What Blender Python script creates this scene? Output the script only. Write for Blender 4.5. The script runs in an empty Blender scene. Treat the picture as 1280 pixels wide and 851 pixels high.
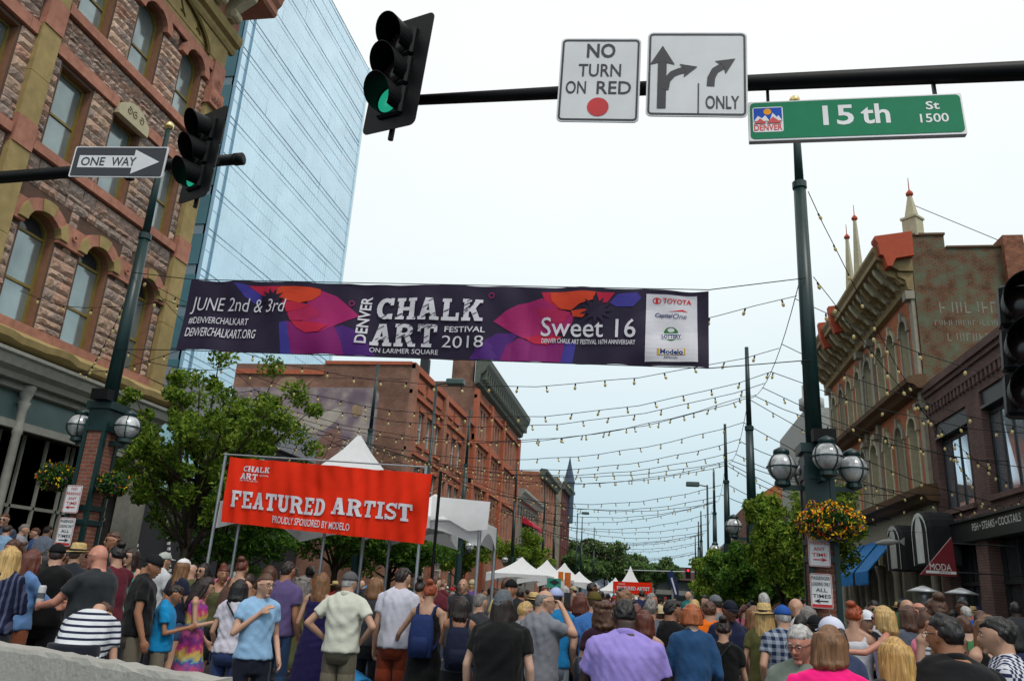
import bpy, bmesh, math, random
import numpy as np
from mathutils import Matrix, Vector
random.seed(7); rng = np.random.default_rng(7)
R = math.radians; PI = math.pi
scene = bpy.context.scene; COL = scene.collection

# ---------------------------------------------------------------- camera
FPX = 986.7; CAM = np.array([0, 0, 1.65])
_y = np.array([175, -324.5, -FPX]); _y /= np.linalg.norm(_y)
_z = np.array([190, 3102.5, -FPX]); _z -= _y * (_y @ _z); _z /= np.linalg.norm(_z)
_x = np.cross(_y, _z); M_CW = np.stack([_x, _y, _z], 1)
camd = bpy.data.cameras.new('camera'); cam = bpy.data.objects.new('camera', camd); COL.objects.link(cam)
camd.sensor_width = 36; camd.lens = FPX / 1280 * 36; camd.clip_start = .1; camd.clip_end = 3000
m4 = Matrix.Identity(4)
for i in range(3):
    for j in range(3): m4[i][j] = M_CW.T[i][j]
    m4[i][3] = CAM[i]
cam.matrix_world = m4; scene.camera = cam
def ray(px, py): return M_CW.T @ np.array([px - 640, 425.5 - py, -FPX])
def atY(px, py, Y): d = ray(px, py); return CAM + d * Y / d[1]
def atX(px, py, X): d = ray(px, py); return CAM + d * X / d[0]
def atZ(px, py, Z): d = ray(px, py); return CAM + d * (Z - CAM[2]) / d[2]

# ---------------------------------------------------------------- world, sun, exposure
def lin(r, g, b): return tuple(((v / 255) / 12.92 if v <= 10 else ((v / 255 + .055) / 1.055) ** 2.4) for v in (r, g, b))
SUN_EL, SUN_AZ = R(55), R(142)
w = bpy.data.worlds.new('World'); scene.world = w; w.use_nodes = True
nt = w.node_tree; nt.nodes.clear()
out = nt.nodes.new('ShaderNodeOutputWorld'); bg = nt.nodes.new('ShaderNodeBackground'); sky = nt.nodes.new('ShaderNodeTexSky')
sky.sky_type = 'NISHITA'; sky.sun_disc = False; sky.sun_elevation = SUN_EL; sky.sun_rotation = SUN_AZ
tc = nt.nodes.new('ShaderNodeTexCoord'); sp = nt.nodes.new('ShaderNodeSeparateXYZ'); cr = nt.nodes.new('ShaderNodeValToRGB')
nt.links.new(tc.outputs['Generated'], sp.inputs[0]); nt.links.new(sp.outputs['Z'], cr.inputs[0])
el = cr.color_ramp.elements; el[0].position = 0.0; el[0].color = (4.5, 6.3, 7.2, 1); el[1].position = .62; el[1].color = (10.2, 10.4, 10.3, 1)
for p, c in ((.10, (5.5, 7.3, 8.1)), (.22, (7.5, 8.9, 9.4)), (.40, (9.3, 10.0, 10.1))):
    e = el.new(p); e.color = (*c, 1)
ns = nt.nodes.new('ShaderNodeTexNoise'); ns.inputs['Scale'].default_value = 1.6; ns.inputs['Detail'].default_value = 4
nt.links.new(tc.outputs['Generated'], ns.inputs['Vector'])
mr = nt.nodes.new('ShaderNodeMapRange'); mr.inputs['To Min'].default_value = .93; mr.inputs['To Max'].default_value = 1.07
nt.links.new(ns.outputs['Fac'], mr.inputs[0])
mv = nt.nodes.new('ShaderNodeMix'); mv.data_type = 'RGBA'; mv.inputs[0].default_value = .965
mu = nt.nodes.new('ShaderNodeVectorMath'); mu.operation = 'SCALE'
nt.links.new(cr.outputs[0], mu.inputs[0]); nt.links.new(mr.outputs[0], mu.inputs['Scale'])
nt.links.new(sky.outputs[0], mv.inputs[6]); nt.links.new(mu.outputs[0], mv.inputs[7])
nt.links.new(mv.outputs[2], bg.inputs[0]); bg.inputs[1].default_value = .1
nt.links.new(bg.outputs[0], out.inputs[0])
sd = bpy.data.lights.new('sun', 'SUN'); sd.energy = 1.5; sd.angle = R(14); sd.color = (1, .96, .9)
so = bpy.data.objects.new('sun', sd); COL.objects.link(so)
sdir = Vector((math.sin(SUN_AZ) * math.cos(SUN_EL), math.cos(SUN_AZ) * math.cos(SUN_EL), math.sin(SUN_EL)))
so.rotation_euler = sdir.to_track_quat('Z', 'Y').to_euler()
scene.view_settings.view_transform = 'Standard'; scene.view_settings.look = 'None'
scene.view_settings.exposure = 0; scene.view_settings.gamma = 1
scene.cycles.max_bounces = 5; scene.cycles.diffuse_bounces = 1; scene.cycles.glossy_bounces = 3; scene.cycles.transmission_bounces = 3; scene.cycles.transparent_max_bounces = 6

# ---------------------------------------------------------------- materials
MATS = {}
def mat(name, col=(.5, .5, .5), rough=.7, metal=0, var=.12, scale=6, bump=0, bscale=None, objcol=False, col2=None, spec=.5, brick=None, axes='yz', emit=None, sheen=0, trans=0, dirt=0, island=None, stripes=None):
    if name in MATS: return MATS[name]
    m = bpy.data.materials.new(name); m.use_nodes = True; t = m.node_tree; N = t.nodes; L = t.links
    b = N['Principled BSDF']; b.inputs['Roughness'].default_value = rough; b.inputs['Metallic'].default_value = metal
    b.inputs['Specular IOR Level'].default_value = spec * (.4 if rough >= .55 else 1)
    g = N.new('ShaderNodeNewGeometry'); tc = N.new('ShaderNodeTexCoord')
    vec = tc.outputs['Object'] if not brick else g.outputs['Position']
    n = N.new('ShaderNodeTexNoise'); n.inputs['Scale'].default_value = scale; n.inputs['Detail'].default_value = 5; L.new(vec, n.inputs['Vector'])
    src = None
    if objcol:
        o = N.new('ShaderNodeObjectInfo'); src = o.outputs['Color']
    elif brick:
        bw, bh, mort, c2, mc = brick
        s = N.new('ShaderNodeSeparateXYZ'); L.new(g.outputs['Position'], s.inputs[0]); c = N.new('ShaderNodeCombineXYZ')
        L.new(s.outputs['Y' if axes[0] == 'y' else 'X'], c.inputs[0]); L.new(s.outputs['Z'], c.inputs[1])
        bt = N.new('ShaderNodeTexBrick'); L.new(c.outputs[0], bt.inputs['Vector']); bt.inputs['Scale'].default_value = 1
        bt.inputs['Brick Width'].default_value = bw; bt.inputs['Row Height'].default_value = bh; bt.inputs['Mortar Size'].default_value = mort
        bt.inputs['Color1'].default_value = (*col, 1); bt.inputs['Color2'].default_value = (*c2, 1); bt.inputs['Mortar'].default_value = (*mc, 1)
        bt.inputs['Mortar Smooth'].default_value = .3; src = bt.outputs['Color']
    elif island:
        r = N.new('ShaderNodeValToRGB'); L.new(g.outputs['Random Per Island'], r.inputs[0]); e = r.color_ramp.elements
        e[0].color = (*island[0], 1); e[1].color = (*island[-1], 1)
        for k, cc in enumerate(island[1:-1]): q = e.new((k + 1) / (len(island) - 1)); q.color = (*cc, 1)
        src = r.outputs[0]
    elif stripes:
        ax, freq, c2 = stripes; s = N.new('ShaderNodeSeparateXYZ'); L.new(tc.outputs['Object'], s.inputs[0])
        ml = N.new('ShaderNodeMath'); ml.operation = 'MULTIPLY'; ml.inputs[1].default_value = freq; L.new(s.outputs[ax], ml.inputs[0])
        fr = N.new('ShaderNodeMath'); fr.operation = 'FRACT'; L.new(ml.outputs[0], fr.inputs[0])
        gt = N.new('ShaderNodeMath'); gt.operation = 'GREATER_THAN'; gt.inputs[1].default_value = .6; L.new(fr.outputs[0], gt.inputs[0])
        mx = N.new('ShaderNodeMix'); mx.data_type = 'RGBA'; mx.inputs[6].default_value = (*col, 1); mx.inputs[7].default_value = (*c2, 1); L.new(gt.outputs[0], mx.inputs[0]); src = mx.outputs[2]
    mx = N.new('ShaderNodeMix'); mx.data_type = 'RGBA'; mx.blend_type = 'MIX'
    if col2:
        r2 = N.new('ShaderNodeMapRange'); r2.inputs['From Min'].default_value = .42; r2.inputs['From Max'].default_value = .62; L.new(n.outputs['Fac'], r2.inputs[0]); L.new(r2.outputs[0], mx.inputs[0])
        if src is not None: L.new(src, mx.inputs[6])
        else: mx.inputs[6].default_value = (*col, 1)
        mx.inputs[7].default_value = (*col2, 1); src = mx.outputs[2]
    elif src is None:
        mx.inputs[0].default_value = 0; mx.inputs[6].default_value = (*col, 1); src = mx.outputs[2]
    r3 = N.new('ShaderNodeMapRange'); r3.inputs['From Min'].default_value = .3; r3.inputs['From Max'].default_value = .7
    r3.inputs['To Min'].default_value = 1 - var; r3.inputs['To Max'].default_value = 1 + var; L.new(n.outputs['Fac'], r3.inputs[0])
    vm = N.new('ShaderNodeVectorMath'); vm.operation = 'SCALE'; L.new(src, vm.inputs[0]); L.new(r3.outputs[0], vm.inputs['Scale']); last = vm.outputs[0]
    if dirt:
        n3 = N.new('ShaderNodeTexNoise'); n3.inputs['Scale'].default_value = .35; n3.inputs['Detail'].default_value = 8; L.new(g.outputs['Position'], n3.inputs['Vector'])
        r4 = N.new('ShaderNodeMapRange'); r4.inputs['From Min'].default_value = .35; r4.inputs['From Max'].default_value = .7; r4.inputs['To Min'].default_value = 1; r4.inputs['To Max'].default_value = 1 - dirt; L.new(n3.outputs['Fac'], r4.inputs[0])
        v2 = N.new('ShaderNodeVectorMath'); v2.operation = 'SCALE'; L.new(last, v2.inputs[0]); L.new(r4.outputs[0], v2.inputs['Scale']); last = v2.outputs[0]
    L.new(last, b.inputs['Base Color'])
    if bump:
        n2 = N.new('ShaderNodeTexNoise'); n2.inputs['Scale'].default_value = bscale or scale * 4; n2.inputs['Detail'].default_value = 6; L.new(vec, n2.inputs['Vector'])
        bp = N.new('ShaderNodeBump'); bp.inputs['Strength'].default_value = bump; bp.inputs['Distance'].default_value = .02; L.new(n2.outputs['Fac'], bp.inputs['Height']); L.new(bp.outputs[0], b.inputs['Normal'])
        if brick:
            b2 = N.new('ShaderNodeBump'); b2.invert = True; b2.inputs['Strength'].default_value = .6; b2.inputs['Distance'].default_value = .01
            L.new(bt.outputs['Fac'], b2.inputs['Height']); L.new(bp.outputs[0], b2.inputs['Normal']); L.new(b2.outputs[0], b.inputs['Normal'])
    if emit: b.inputs['Emission Color'].default_value = (*emit[0], 1); b.inputs['Emission Strength'].default_value = emit[1]
    if sheen: b.inputs['Sheen Weight'].default_value = sheen
    if trans:
        tr = N.new('ShaderNodeBsdfTranslucent'); L.new(last, tr.inputs[0]); ms = N.new('ShaderNodeMixShader'); ms.inputs[0].default_value = trans
        o = N['Material Output']; L.new(b.outputs[0], ms.inputs[1]); L.new(tr.outputs[0], ms.inputs[2]); L.new(ms.outputs[0], o.inputs[0])
    MATS[name] = m; return m
def cm(name, r, g, b, k=1.0, **kw):
    c = tuple(min(.9, v * k) for v in lin(r, g, b)); return mat(name, c, **kw)

# ---------------------------------------------------------------- mesh builder
class MB:
    def __init__(s): s.v = []; s.f = []; s.m = []
    def add(s, vs, fs, mi=0):
        o = len(s.v); s.v.extend([tuple(map(float, p)) for p in vs]); s.f.extend([tuple(i + o for i in f) for f in fs]); s.m.extend([mi] * len(fs)); return s
    def box(s, x0, x1, y0, y1, z0, z1, mi=0):
        vs = [(x, y, z) for z in (z0, z1) for y in (y0, y1) for x in (x0, x1)]
        return s.add(vs, [(0, 2, 3, 1), (4, 5, 7, 6), (0, 1, 5, 4), (2, 6, 7, 3), (0, 4, 6, 2), (1, 3, 7, 5)], mi)
    def bbox(s, x0, x1, y0, y1, z0, z1, bv=.01, mi=0):   # bevelled box along all long edges (chamfer)
        a = bv; X = [x0, x0 + a, x1 - a, x1]; Y = [y0, y0 + a, y1 - a, y1]
        def rg(z, i): 
            q = a * i
            return [(x0 + a + q, y0 + q, z), (x1 - a - q, y0 + q, z), (x1 - q, y0 + a + q, z), (x1 - q, y1 - a - q, z), (x1 - a - q, y1 - q, z), (x0 + a + q, y1 - q, z), (x0 + q, y1 - a - q, z), (x0 + q, y0 + a + q, z)]
        rs = [rg(z0, .9), rg(z0 + a, 0), rg(z1 - a, 0), rg(z1, .9)]
        return s.rings(rs, mi)
    def rings(s, rs, mi=0, caps=True, closed=True):
        n = len(rs[0]); vs = [p for r in rs for p in r]; fs = []
        for k in range(len(rs) - 1):
            for i in range(n if closed else n - 1):
                j = (i + 1) % n; fs.append((k * n + i, k * n + j, (k + 1) * n + j, (k + 1) * n + i))
        if caps and closed: fs.append(tuple(range(n - 1, -1, -1))); fs.append(tuple(range((len(rs) - 1) * n, len(rs) * n)))
        return s.add(vs, fs, mi)
    def tube(s, pts, r, n=8, mi=0, caps=True):
        pts = [np.array(p, float) for p in pts]; k = len(pts); rr = r if hasattr(r, '__len__') else [r] * k
        rs = []; up = None
        for i in range(k):
            d = pts[min(i + 1, k - 1)] - pts[max(i - 1, 0)]; d = d / (np.linalg.norm(d) + 1e-9)
            if up is None:
                up = np.array([0, 0, 1.]) if abs(d[2]) < .9 else np.array([1., 0, 0])
            a = np.cross(d, up); a /= np.linalg.norm(a) + 1e-9; b = np.cross(d, a); up = -b if False else up
            rs.append([pts[i] + rr[i] * (math.cos(2 * PI * j / n) * a + math.sin(2 * PI * j / n) * b) for j in range(n)])
        return s.rings(rs, mi, caps)
    def lathe(s, prof, n=16, c=(0, 0, 0), mi=0, caps=True, axis='z'):
        rs = []
        for (r, z) in prof:
            ring = []
            for j in range(n):
                a = 2 * PI * j / n; p = (r * math.cos(a), r * math.sin(a), z)
                if axis == 'y': p = (p[0], z, p[1])
                if axis == 'x': p = (z, p[0], p[1])
                ring.append((c[0] + p[0], c[1] + p[1], c[2] + p[2]))
            rs.append(ring)
        return s.rings(rs, mi, caps)
    def sphere(s, c, r, n=12, m=8, mi=0):
        r = r if hasattr(r, '__len__') else (r, r, r)
        rs = [[(c[0] + r[0] * math.sin(PI * k / m) * math.cos(2 * PI * j / n), c[1] + r[1] * math.sin(PI * k / m) * math.sin(2 * PI * j / n), c[2] - r[2] * math.cos(PI * k / m)) for j in range(n)] for k in range(m + 1)]
        for k in (0, m):
            rs[k] = [(p[0] + 1e-4 * math.cos(j), p[1] + 1e-4 * math.sin(j), p[2]) for j, p in enumerate(rs[k])]
        return s.rings(rs, mi)
    def xf(s, fn): s.v = [tuple(fn(p)) for p in s.v]; return s
    def join(s, o, mi=None):
        s.add(o.v, o.f); s.m[-len(o.f):] = o.m if mi is None else [mi] * len(o.f); return s
    def mesh(s, name, mats, smooth=False):
        me = bpy.data.meshes.new(name); me.from_pydata(s.v, [], s.f); mats = mats if isinstance(mats, (list, tuple)) else [mats]
        for q in mats: me.materials.append(q)
        if len(mats) > 1: me.polygons.foreach_set('material_index', s.m)
        if smooth: me.polygons.foreach_set('use_smooth', [True] * len(s.f))
        me.update(); return me
    def build(s, name, mats, parent=None, smooth=False, **props):
        o = link(name, s.mesh(name, mats, smooth), parent)
        for k, v in props.items(): o[k] = v
        return o
def link(name, data, parent=None, loc=None, color=None):
    o = bpy.data.objects.new(name, data); COL.objects.link(o)
    if parent is not None: o.parent = parent
    if loc is not None: o.location = loc
    if color is not None: o.color = (*color[:3], 1)
    return o
def tag(o, label=None, cat=None, group=None, kind=None):
    if label: o['label'] = label
    if cat: o['category'] = cat
    if group: o['group'] = group
    if kind: o['kind'] = kind
    return o
def thing(name, label, cat, loc=(0, 0, 0), rotz=0, group=None):
    o = bpy.data.objects.new(name, None); COL.objects.link(o); o.location = loc; o.rotation_euler = (0, 0, rotz); o.empty_display_size = .2
    return tag(o, label, cat, group)
def relt(mb, loc, rz=0):   # world coords -> local of a thing at loc, rotation rz
    c, s = math.cos(-rz), math.sin(-rz)
    return mb.xf(lambda p: ((p[0] - loc[0]) * c - (p[1] - loc[1]) * s, (p[0] - loc[0]) * s + (p[1] - loc[1]) * c, p[2] - loc[2]))

# text -> 2D mesh
_tc = {}
def text2d(body, bold=0.0, shear=0.0):
    key = (body, bold, shear)
    if key in _tc: return _tc[key]
    cu = bpy.data.curves.new('text', 'FONT'); cu.body = body; cu.size = 1; cu.offset = bold; cu.shear = shear; cu.resolution_u = 3; cu.fill_mode = 'FRONT'
    o = bpy.data.objects.new('text', cu); COL.objects.link(o)
    dg = bpy.context.evaluated_depsgraph_get(); me = bpy.data.meshes.new_from_object(o.evaluated_get(dg))
    v = np.array([tuple(p.co) for p in me.vertices])[:, :2]; f = [tuple(p.vertices) for p in me.polygons]
    bpy.data.objects.remove(o); bpy.data.curves.remove(cu); bpy.data.meshes.remove(me)
    mn, mx = v.min(0), v.max(0); v = (v - mn) / (mx - mn)
    _tc[key] = (v, f, (mx - mn)[0] / (mx - mn)[1]); return _tc[key]
def cut_grid(vs, fs, step):   # cut a flat 2D mesh along vertical lines so it can follow folds
    bm = bmesh.new(); bv = [bm.verts.new((p[0], p[1], 0)) for p in vs]
    for f in fs:
        try: bm.faces.new([bv[i] for i in f])
        except Exception: pass
    x0 = min(p[0] for p in vs); x1 = max(p[0] for p in vs); x = math.floor(x0 / step + 1) * step
    while x < x1:
        bmesh.ops.bisect_plane(bm, geom=bm.verts[:] + bm.edges[:] + bm.faces[:], plane_co=(x, 0, 0), plane_no=(1, 0, 0)); x += step
    for k in range(1, 18):
        if min(p[1] for p in vs) < k / 18 < max(p[1] for p in vs): bmesh.ops.bisect_plane(bm, geom=bm.verts[:] + bm.edges[:] + bm.faces[:], plane_co=(0, k / 18, 0), plane_no=(0, 1, 0))
    bmesh.ops.triangulate(bm, faces=bm.faces[:])
    bm.verts.index_update(); v = [tuple(p.co)[:2] for p in bm.verts]; f = [tuple(q.index for q in g.verts) for g in bm.faces]; bm.free(); return v, f
# slab-serif capitals from strokes: quads in a w x 1 box
def glyph(ch):
    t = .25; sh = .15; q = []
    def r(x0, y0, x1, y1): q.append([(x0, y0), (x1, y0), (x1, y1), (x0, y1)])
    def d(x0, y0, x1, y1, w): q.append([(x0 - w / 2, y0), (x0 + w / 2, y0), (x1 + w / 2, y1), (x1 - w / 2, y1)])
    def arc(cx, cy, rx, ry, a0, a1, tx=t, ty=.2, n=8):
        for k in range(n):
            a, b = R(a0 + (a1 - a0) * k / n), R(a0 + (a1 - a0) * (k + 1) / n)
            q.append([(cx + rx * math.cos(a), cy + ry * math.sin(a)), (cx + rx * math.cos(b), cy + ry * math.sin(b)), (cx + (rx - tx) * math.cos(b), cy + (ry - ty) * math.sin(b)), (cx + (rx - tx) * math.cos(a), cy + (ry - ty) * math.sin(a))])
    def stem(x, top=True, bot=True, e=.08):
        r(x, 0, x + t, 1)
        if bot: r(x - e, 0, x + t + e, sh)
        if top: r(x - e, 1 - sh, x + t + e, 1)
    w = .8
    if ch == 'F': stem(.1); r(.3, .82, .8, 1); r(.66, .66, .8, .9); r(.3, .44, .6, .6); w = .84
    elif ch == 'E': stem(.1); r(.3, .82, .8, 1); r(.66, .68, .8, .9); r(.3, .43, .62, .58); r(.3, 0, .84, .17); r(.7, .1, .84, .34); w = .88
    elif ch == 'A': d(.2, .1, .44, 1, .24); d(.76, .1, .52, 1, .26); r(.3, .28, .66, .42); r(0, 0, .38, sh); r(.56, 0, .98, sh); r(.3, 1 - sh, .62, 1); w = 1.0
    elif ch == 'T': stem(.3, top=False, e=.1); r(0, .82, .86, 1); r(0, .66, .14, .9); r(.72, .66, .86, .9); w = .88
    elif ch == 'U': r(.1, .35, .1 + t, 1); r(.6, .35, .6 + .22, 1); arc(.46, .36, .36, .36, 180, 360, .24, .2); r(0, 1 - sh, .42, 1); r(.52, 1 - sh, .92, 1); w = .94
    elif ch in 'RP':
        stem(.1); r(.3, .84, .5, 1); arc(.48, .72, .36, .28, -90, 90, .24, .17); r(.3, .44, .5, .6)
        if ch == 'R': d(.78, .05, .56, .5, .26); r(.66, 0, .98, sh); w = .98
        else: w = .88
    elif ch == 'D': stem(.1); r(.3, .83, .45, 1); r(.3, 0, .45, .17); arc(.44, .5, .42, .5, -90, 90, .25, .18); w = .9
    elif ch == 'I': stem(.12, e=.12); w = .5
    elif ch == 'S': arc(.42, .72, .38, .28, 20, 270, .2, .17); arc(.42, .28, .4, .28, -160, 90, .2, .17); r(.66, .68, .8, 1); r(.02, 0, .16, .32); w = .84
    elif ch == 'C': arc(.48, .5, .46, .5, 50, 310, .26, .19, 12); r(.66, .66, .82, 1); r(.66, 0, .82, .26); w = .88
    elif ch == 'H': stem(.1); stem(.66); r(.3, .42, .7, .58); w = 1.02
    elif ch == 'L': stem(.1); r(.3, 0, .82, .17); r(.68, .1, .82, .36); w = .86
    elif ch == 'K': stem(.1); d(.42, .42, .74, .95, .26); d(.76, .05, .52, .55, .28); r(.58, 1 - sh, .94, 1); r(.62, 0, 1.0, sh); w = 1.02
    elif ch == ' ': w = .42
    return q, w
def slab(word, roughen=0):
    qs = []; x = 0
    for ch in word:
        q, w = glyph(ch)
        for s in q: qs.append([(a + x, b) for a, b in s])
        x += w + .07
    return [[(a / x, b) for a, b in s] for s in qs], x
# ================================================================= SETTING
asphalt = mat('asphalt', (.05, .05, .052), .9, var=.25, scale=3, bump=.3, bscale=60, dirt=.3)
conc = mat('sidewalk_concrete', (.27, .26, .245), .85, var=.12, scale=2, bump=.2, bscale=40, dirt=.25)
g = MB().add([(-600, -200, 0), (600, -200, 0), (600, 900, 0), (-600, 900, 0)], [(0, 1, 2, 3)]).build('ground', asphalt); tag(g, kind='structure')
MB().box(-15, -10.9, 6.5, 165, .004, .14).build('sidewalk', conc, kind='structure')
MB().box(3.4, 9, 8.5, 165, .004, .14).build('sidewalk', conc, kind='structure')
paint = mat('road_paint', (.7, .7, .66), .6, var=.2, scale=20)
for k in range(9):
    MB().add([(-9.6 + k * 1.4, 8.6, .004), (-9.0 + k * 1.4, 8.6, .004), (-9.0 + k * 1.4, 10.4, .004), (-9.6 + k * 1.4, 10.4, .004)], [(0, 1, 2, 3)]).build('crosswalk_stripe', paint, kind='structure')
chalk = mat('chalk_drawing', (.55, .42, .3), .9, var=.3, scale=1.2, col2=(.16, .33, .45))
for k, (x, y) in enumerate([(-3.6, 10.6), (-6.2, 10.8), (-.9, 12.4)]):
    MB().add([(x - 1, y - 1, .008), (x + 1, y - 1, .008), (x + 1, y + 1, .008), (x - 1, y + 1, .008)], [(0, 1, 2, 3)]).build('chalk_drawing', chalk, kind='structure')

class Fac:
    def __init__(s, o, d, n): s.o = np.array(o, float); s.d = np.array(d, float); s.n = np.array(n, float)
    def P(s, a, z, d=0): p = s.o + s.d * a + s.n * d; return (p[0], p[1], p[2] + z)
    def box(s, mb, a0, a1, z0, z1, d0, d1, mi=0):
        vs = [s.P(a, z, d) for z in (z0, z1) for d in (d0, d1) for a in (a0, a1)]
        return mb.add(vs, [(0, 2, 3, 1), (4, 5, 7, 6), (0, 1, 5, 4), (2, 6, 7, 3), (0, 4, 6, 2), (1, 3, 7, 5)], mi)
    def prof(s, mb, a0, a1, pr, mi=0):   # extrude a (d,z) profile along the facade
        return mb.rings([[s.P(a0, z, d) for d, z in pr], [s.P(a1, z, d) for d, z in pr]], mi)
    def wall(s, mb, a0, a1, z0, z1, ops, depth=.3, mi=0, rmi=None, n=8):
        rmi = mi if rmi is None else rmi
        A = sorted({a0, a1} | {v for o in ops for v in (o[0], o[1]) if a0 < v < a1}); Z = sorted({z0, z1} | {v for o in ops for v in (o[2], o[3], o[3] + o[4]) if z0 < v < z1})
        for i in range(len(A) - 1):
            for j in range(len(Z) - 1):
                ca, cz = (A[i] + A[i + 1]) / 2, (Z[j] + Z[j + 1]) / 2
                if any(o[0] < ca < o[1] and o[2] < cz < o[3] + o[4] for o in ops): continue
                mb.add([s.P(A[i], Z[j]), s.P(A[i + 1], Z[j]), s.P(A[i + 1], Z[j + 1]), s.P(A[i], Z[j + 1])], [(0, 1, 2, 3)], mi)
        for (b0, b1, c0, c1, r) in ops:
            top = arcpts(b0, b1, c1, r, n)
            if r > 0:
                for k in range(len(top) - 1):
                    (u, v), (u2, v2) = top[k], top[k + 1]
                    mb.add([s.P(u, v), s.P(u2, v2), s.P(u2, c1 + r), s.P(u, c1 + r)], [(0, 1, 2, 3)], mi)
            loop = [(b0, c0), (b0, c1)] + (top[1:-1] if r > 0 else []) + [(b1, c1), (b1, c0)]
            for k in range(len(loop)):
                p, q = loop[k], loop[(k + 1) % len(loop)]
                mb.add([s.P(*p), s.P(*q), s.P(*q, -depth), s.P(*p, -depth)], [(0, 1, 2, 3)], rmi)
        return mb
def arcpts(b0, b1, c1, r, n=8):
    if r <= 0: return [(b0, c1), (b1, c1)]
    m = (b0 + b1) / 2; h = (b1 - b0) / 2
    return [(m - h * math.cos(PI * k / n), c1 + r * math.sin(PI * k / n)) for k in range(n + 1)]
def arch_ring(F, mb, b0, b1, c1, r, t, d0, d1, mis, n=9, e=.0):
    ip = arcpts(b0, b1, c1, r, n); op = arcpts(b0 - t, b1 + t, c1, r + t, n)
    for k in range(n):
        q = [ip[k], ip[k + 1], op[k + 1], op[k]]
        vs = [F.P(a, z, d) for d in (d0, d1) for a, z in q]
        mb.add(vs, [(0, 1, 2, 3), (7, 6, 5, 4), (0, 4, 5, 1), (1, 5, 6, 2), (2, 6, 7, 3), (3, 7, 4, 0)], mis[k % len(mis)])
glass = mat('window_glass', (.30, .36, .36), .12, metal=.55, var=.25, scale=.8, bump=.04, bscale=2)
glass_dark = mat('window_glass_dark', (.03, .035, .04), .08, metal=.0, var=.3, scale=.8, spec=.8)
blind = mat('window_blind', (.42, .44, .42), .5, var=.1)
def window(F, par, b0, b1, c0, c1, r, depth, fm, gm, fw=.06, rails=(.5,), cols=0, name='window', shade=True, gm2=None):
    """frame with panes as children; panes tilt by a hair so that each mirrors a slightly different sky"""
    f = MB(); dd = -depth + .02; fd = -depth + .1
    F.box(f, b0, b0 + fw, c0, c1, dd, fd); F.box(f, b1 - fw, b1, c0, c1, dd, fd); F.box(f, b0 + fw, b1 - fw, c0, c0 + fw, dd, fd)
    if r > 0: arch_ring(F, f, b0 + fw, b1 - fw, c1, r - fw, fw, dd, fd, [0], 8)
    else: F.box(f, b0 + fw, b1 - fw, c1 - fw, c1, dd, fd)
    H = c1 - c0
    for t in rails: F.box(f, b0 + fw, b1 - fw, c0 + H * t - fw * .45, c0 + H * t + fw * .45, dd, fd - .01)
    for k in range(cols): a = b0 + (b1 - b0) * (k + 1) / (cols + 1); F.box(f, a - fw * .35, a + fw * .35, c0 + fw, c1 - fw, dd + .003, fd - .02)
    fo = f.build(name, fm, par)
    zs = [c0 + fw] + [c0 + H * t for t in rails] + [c1 if r > 0 else c1 - fw]
    xs = [b0 + fw] + [b0 + (b1 - b0) * (k + 1) / (cols + 1) for k in range(cols)] + [b1 - fw]
    for i in range(len(zs) - 1):
        for j in range(len(xs) - 1):
            m = MB(); t1, t2 = random.uniform(-.006, .006), random.uniform(-.006, .006)
            if r > 0 and i == len(zs) - 2:
                pts = [(xs[j], zs[i]), (xs[j + 1], zs[i])] + [p for p in reversed(arcpts(b0 + fw, b1 - fw, c1, r - fw, 8))]
                m.add([F.P(a, z, dd - .002) for a, z in pts], [tuple(range(len(pts)))])
            else:
                m.add([F.P(xs[j], zs[i], dd + .03 + t1), F.P(xs[j + 1], zs[i], dd + .03 - t1 + t2), F.P(xs[j + 1], zs[i + 1], dd + .03 - t2), F.P(xs[j], zs[i + 1], dd + .03)], [(0, 1, 2, 3)])
            m.build('pane', (gm2 if (gm2 and i == len(zs) - 2) else gm), fo)
    return fo

# ---------------------------------------------------------------- red sandstone building on the left
FL = Fac((-15, 0, 0), (0, 1, 0), (1, 0, 0))
SS_PAL = [(146, 122, 106), (138, 112, 98), (128, 111, 101), (152, 129, 113), (142, 110, 94), (122, 108, 100), (146, 123, 105), (134, 114, 104)]
sst = [cm('rock_faced_sandstone_%d' % i, *c, k=1.9, rough=.95, var=.3, scale=5, bump=1.0, bscale=14, dirt=.2) for i, c in enumerate(SS_PAL)]
orange = cm('orange_sandstone', 162, 112, 94, k=1.3, rough=.85, var=.16, scale=5, bump=.3, bscale=30, dirt=.25)
ochre = cm('ochre_stone', 154, 134, 90, k=1.25, rough=.85, var=.14, scale=4, bump=.25, bscale=30, dirt=.25)
cream = cm('cream_stone', 190, 180, 150, k=1.0, rough=.8, var=.1)
goldtrim = cm('mustard_window_frame', 130, 112, 52, k=1.0, rough=.5, var=.1)
greystone = cm('grey_painted_storefront', 138, 138, 130, k=1.25, rough=.6, var=.12, dirt=.2, bump=.1)
carved = cm('carved_dark_relief', 92, 78, 36, rough=.8)
mortar = cm('sandstone_mortar', 96, 76, 66, rough=.95)
B1 = thing('sandstone_building', 'four storey rough pink sandstone corner building with mustard pilasters and storefront at left', 'building', (-15, 18, 0))
def B1p(mb, name, m, par=None, **k): return relt(mb, (-15, 18, 0)).build(name, m, B1 if par is None else par, **k)
class FacL(Fac):   # facade already expressed in the thing's local frame
    pass
F1 = Fac((0, -18, 0), (0, 1, 0), (1, 0, 0))
ops = []
for a in (10.4, 12.4, 14.95, 17.05, 19.3):
    wd = 1.12 if a < 19 else 1.05
    if a in (10.4, 12.4): wd = 1.05
    ops += [(a, a + wd, 7.05, 9.5, .42), (a, a + wd, 11.5, 13.85, 0), (a, a + wd, 15.5, 17.5, .5)]
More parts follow.
